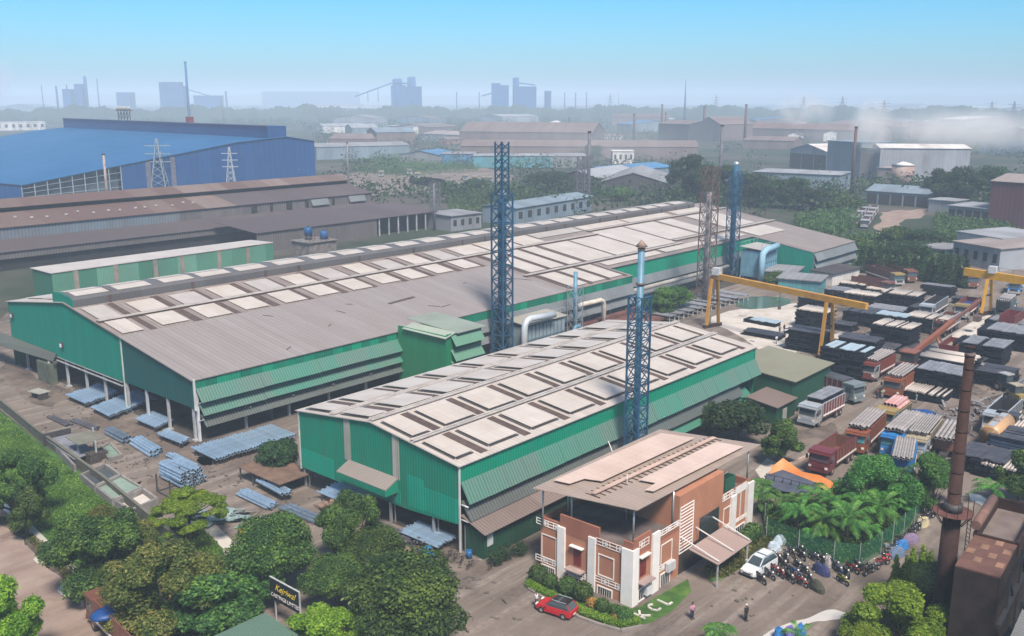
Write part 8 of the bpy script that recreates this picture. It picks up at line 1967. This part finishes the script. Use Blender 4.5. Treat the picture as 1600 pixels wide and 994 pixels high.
cover(1293, 882, mat('cloth_grey', (.35, .33, .33)), 'pale grey cloth on a motorcycle by the net'); cover(1209, 860, mat('cloth_silver', (.40, .48, .56), rough=.3), 'silvery blue sheet cover on a motorcycle behind the car', .8, -1); cover(1218, 850, mat('cloth_silver', (.40, .48, .56)), 'second silvery blue sheet cover nearer the hedge', .8, -.8)
cover(1400, 870, mat('cloth_steel', (.11, .16, .26)), 'steel-blue cover on a scooter along the slanting net', 1.3, -.4); cover(1407, 858, mat('cloth_bright', (.02, .15, .40)), 'bright blue cover on a scooter along the slanting net', 1.2, -.4); cover(1421, 848, mat('cloth_purple', (.20, .15, .25)), 'purple-grey cover along the slanting net', 1.4, -.4); cover(1441, 822, mat('cloth_cream', (.42, .36, .22)), 'cream cover along the net below the last motorcycles', 1.3, -.3)
cover(1216, 998, mat('cloth_bright', (.02, .15, .40)), 'bright blue cover at the bottom edge left of the purple one', .9, .3); cover(1233, 995, mat('cloth_violet', (.16, .12, .40)), 'violet cover at the bottom edge between two blue ones', .9, .3); cover(1250, 992, mat('cloth_bright', (.02, .15, .40)), 'bright blue cover at the bottom edge below the pale puddle', .9, .3)
# people
m_skin = mat('skin', (.18, .095, .06), rough=.6, var=.05); m_hair = mat('hair', (.01, .008, .008), rough=.5)
def figure(pose):
    """one continuous skinned body; returns the evaluated mesh"""
    walk = pose == 'walk'
    J = [((0, 0, .95), .13), ((0, 0, 1.12), .125), ((.01, 0, 1.3), .145), ((.01, 0, 1.42), .10), ((.02, 0, 1.5), .052), ((.03, 0, 1.6), .088), ((.035, 0, 1.68), .07),
         ((0, .17, 1.39), .065), ((-.02 if walk else .02, .24, 1.14), .045), ((-.10 if walk else .08, .25, .90), .035), ((-.10 if walk else .11, .25, .80), .03),
         ((0, -.17, 1.39), .065), ((.06, -.24, 1.14), .045), ((.18 if walk else .08, -.25, .92), .035), ((.24 if walk else .11, -.24, .83), .03),
         ((0, .09, .88), .095), ((-.12 if walk else .01, .10, .48), .065), ((-.30 if walk else 0, .10, .09), .042), ((-.2 if walk else .14, .12, .04), .035),
         ((0, -.09, .88), .095), ((.16 if walk else .01, -.10, .48), .065), ((.22 if walk else 0, -.10, .09), .042), ((.36 if walk else .14, -.12, .04), .035)]
    Ed = [(0, 1), (1, 2), (2, 3), (3, 4), (4, 5), (5, 6), (3, 7), (7, 8), (8, 9), (9, 10), (3, 11), (11, 12), (12, 13), (13, 14), (0, 15), (15, 16), (16, 17), (17, 18), (0, 19), (19, 20), (20, 21), (21, 22)]
    me = bpy.data.meshes.new('body'); me.from_pydata([j[0] for j in J], Ed, []); o = bpy.data.objects.new('tmp', me); COL.objects.link(o)
    md = o.modifiers.new('skin', 'SKIN'); 
    for i, v in enumerate(me.skin_vertices[0].data): v.radius = (J[i][1],)*2; v.use_root = (i == 0)
    s = o.modifiers.new('sub', 'SUBSURF'); s.levels = 1; s.render_levels = 1
    dg = bpy.context.evaluated_depsgraph_get(); e = bpy.data.meshes.new_from_object(o.evaluated_get(dg)); bpy.data.objects.remove(o)
    e.name = 'body'; e.materials.clear(); e.materials.append(m_skin); return e, J
FIG = {p: figure(p) for p in ('stand', 'walk')}
def person(px, py, label, shirt, trousers, pose='stand', ang=0, head=m_hair, z=0., bag=False):
    x, y = G(px, py, z); t = thing('person', label, 'person', (x, y, z), ang); e, J = FIG[pose]
    o = bpy.data.objects.new('body', e); COL.objects.link(o); o.parent = t
    b = MB(); b.tube([(0, 0, .9), (0, 0, 1.05), (.0, 0, 1.3), (.01, 0, 1.42), (.01, 0, 1.46)], [.17, .165, .19, .15, .07], 10)
    for k in (7, 11): b.tube([J[k][0], J[k+1][0], tuple((a+c)/2 for a, c in zip(J[k+1][0], J[k+2][0]))], [.085, .065, .055], 8)
    b.build('shirt', shirt, t)
    b = MB(); b.tube([(0, 0, .82), (0, 0, 1.0)], [.17, .165], 10)
    for k in (15, 19): b.tube([J[k][0], J[k+1][0], J[k+2][0]], [.12, .085, .065], 8)
    b.build('trousers', trousers, t)
    b = MB(); b.blob((.015, 0, 1.685), .105, 8, 6, (1, .9, .85)); b.build('hair' if head is m_hair else 'helmet', head, t)
    for k in (18, 22): b = MB(); p = J[k][0]; b.cbox((p[0]-.05, p[1], .045), (.26, .1, .09)); b.build('shoe', m_dark, t)
    return t
C_ = lambda n, c: mat('cloth_'+n, c, rough=.85, var=.1)
wht, navy, blk_, pnk, redc, gry, khk, grn = C_('white', (.6, .62, .66)), C_('navy', (.02, .03, .07)), C_('black', (.012, .012, .014)), C_('pink', (.42, .22, .30)), C_('redshirt', (.40, .03, .03)), C_('greyshirt', (.2, .22, .25)), C_('khaki', (.28, .22, .14)), C_('greenshirt', (.05, .25, .18))
for px, py, lab, s, tr, po, an, hd, z in ((838, 949, 'person in a white shirt standing behind the red car', wht, navy, 'stand', 2.5, m_hair, 0), (1081, 967, 'person in a pink shirt and dark trousers standing on the forecourt', pnk, navy, 'stand', -2, m_hair, 0),
        (1165, 970, 'person in black with a white helmet standing near the pale puddle', blk_, blk_, 'stand', -1.8, m_wh, 0), (727, 986, 'person in a red top walking past the big mango tree', redc, khk, 'walk', -1.2, m_hair, 0), (1218, 520, 'left of two workers in dark clothes on the pale pad', gry, navy, 'stand', 0, m_hair, 0),
        (1225, 519, 'right of two workers on the pale pad, in darker clothes', blk_, navy, 'walk', 1, m_hair, 0), (1213, 537, 'person in white crouching-height figure near the pipes on the pad edge', wht, gry, 'walk', 1, m_hair, 0), (1370, 623, 'left of two people standing by the orange-red lorry', C_('maroonshirt', (.10, .03, .03)), navy, 'stand', 0, m_hair, 0),
        (1378, 623, 'right of two people standing by the orange-red lorry', khk, gry, 'stand', 1, m_hair, 0), (1431, 630, 'person in a green shirt before the low pole stack', grn, gry, 'stand', 2, m_hair, 0), (1407, 573, 'worker beside the orange mobile crane, left side', C_('brownshirt', (.2, .08, .05)), navy, 'stand', 0, m_hair, 0), (1460, 573, 'worker under the orange crane jib', C_('rustshirt', (.25, .10, .07)), gry, 'stand', 0, m_hair, 0),
        (1512, 504, 'worker standing in the open lane below the second crane', gry, navy, 'stand', 0, m_hair, 0), (1586, 545, 'worker by the right-hand grey stack', khk, navy, 'stand', 0, m_hair, 0), (1587, 480, 'person in blue walking by the small blue lorry', C_('lightblue', (.15, .3, .45)), navy, 'walk', 0, m_hair, 0), (1013, 808, 'person in a checked shirt standing on the shaded office terrace', gry, navy, 'stand', -2, m_hair, 5.12), (679, 893, 'dark-clothed worker bending distance from the boiler cover', blk_, navy, 'walk', .5, m_hair, 0), (1383, 868, 'person in a grey shirt among the covered scooters', gry, khk, 'stand', 0, m_hair, 0)):
    person(px, py, lab, s, tr, po, an, hd, z)
# bicycles by the corner room
def bicycle(px, py, a, label):
    x, y = G(px, py); t = thing('bicycle', label, 'bicycle', (x, y, 0), a, 'bicycles by the dark green room')
    for xx in (-.5, .5):
        b = MB(); b.tube([(xx+.32*math.cos(i*math.pi/6), 0, .34+.32*math.sin(i*math.pi/6)) for i in range(13)], .025, 4); b.build('wheel', m_tyre, t)
    b = MB(); P = [(-.5, 0, .34), (-.1, 0, .34), (-.2, 0, .8), (.35, 0, .82), (.5, 0, .34)]; b.bar(P[0], P[1], .04); b.bar(P[1], P[2], .04); b.bar(P[0], P[2], .04); b.bar(P[2], P[3], .04); b.bar(P[1], P[3], .04); b.bar(P[3], P[4], .04); b.bar((.33, -.25, .95), (.33, .25, .95), .04); b.build('frame', m_dark, t)
    b = MB(); b.cbox((-.22, 0, .88), (.25, .14, .06)); b.build('saddle', m_tyre, t)
for px, py, a, lab in ((703, 872, .3, 'bicycle leaning nearest the silver corner post'), (712, 877, .2, 'second bicycle from the corner post'), (722, 880, .5, 'third bicycle from the corner post'), (735, 888, .2, 'bicycle lying before the dark green room corner'), (770, 888, .1, 'bicycle in front of the dark green room window'), (785, 880, .1, 'bicycle right of the room window')): bicycle(px, py, a, lab)
for i, (px, py, lab) in enumerate(((775, 882, 'tall green plant by the dark room window'), (790, 874, 'leafy plant right of the dark room window'), (812, 868, 'plant at the far end of the dark green room'))):
    x, y = G(px, py); me = leafmesh('plant', leaves([(0, 0, .9)], [.9], 900, .1, 20+i, shell=.2), m_leafd); o = bpy.data.objects.new('plant', me); COL.objects.link(o); o.location = (x, y, 0); tag(o, lab, 'plant')
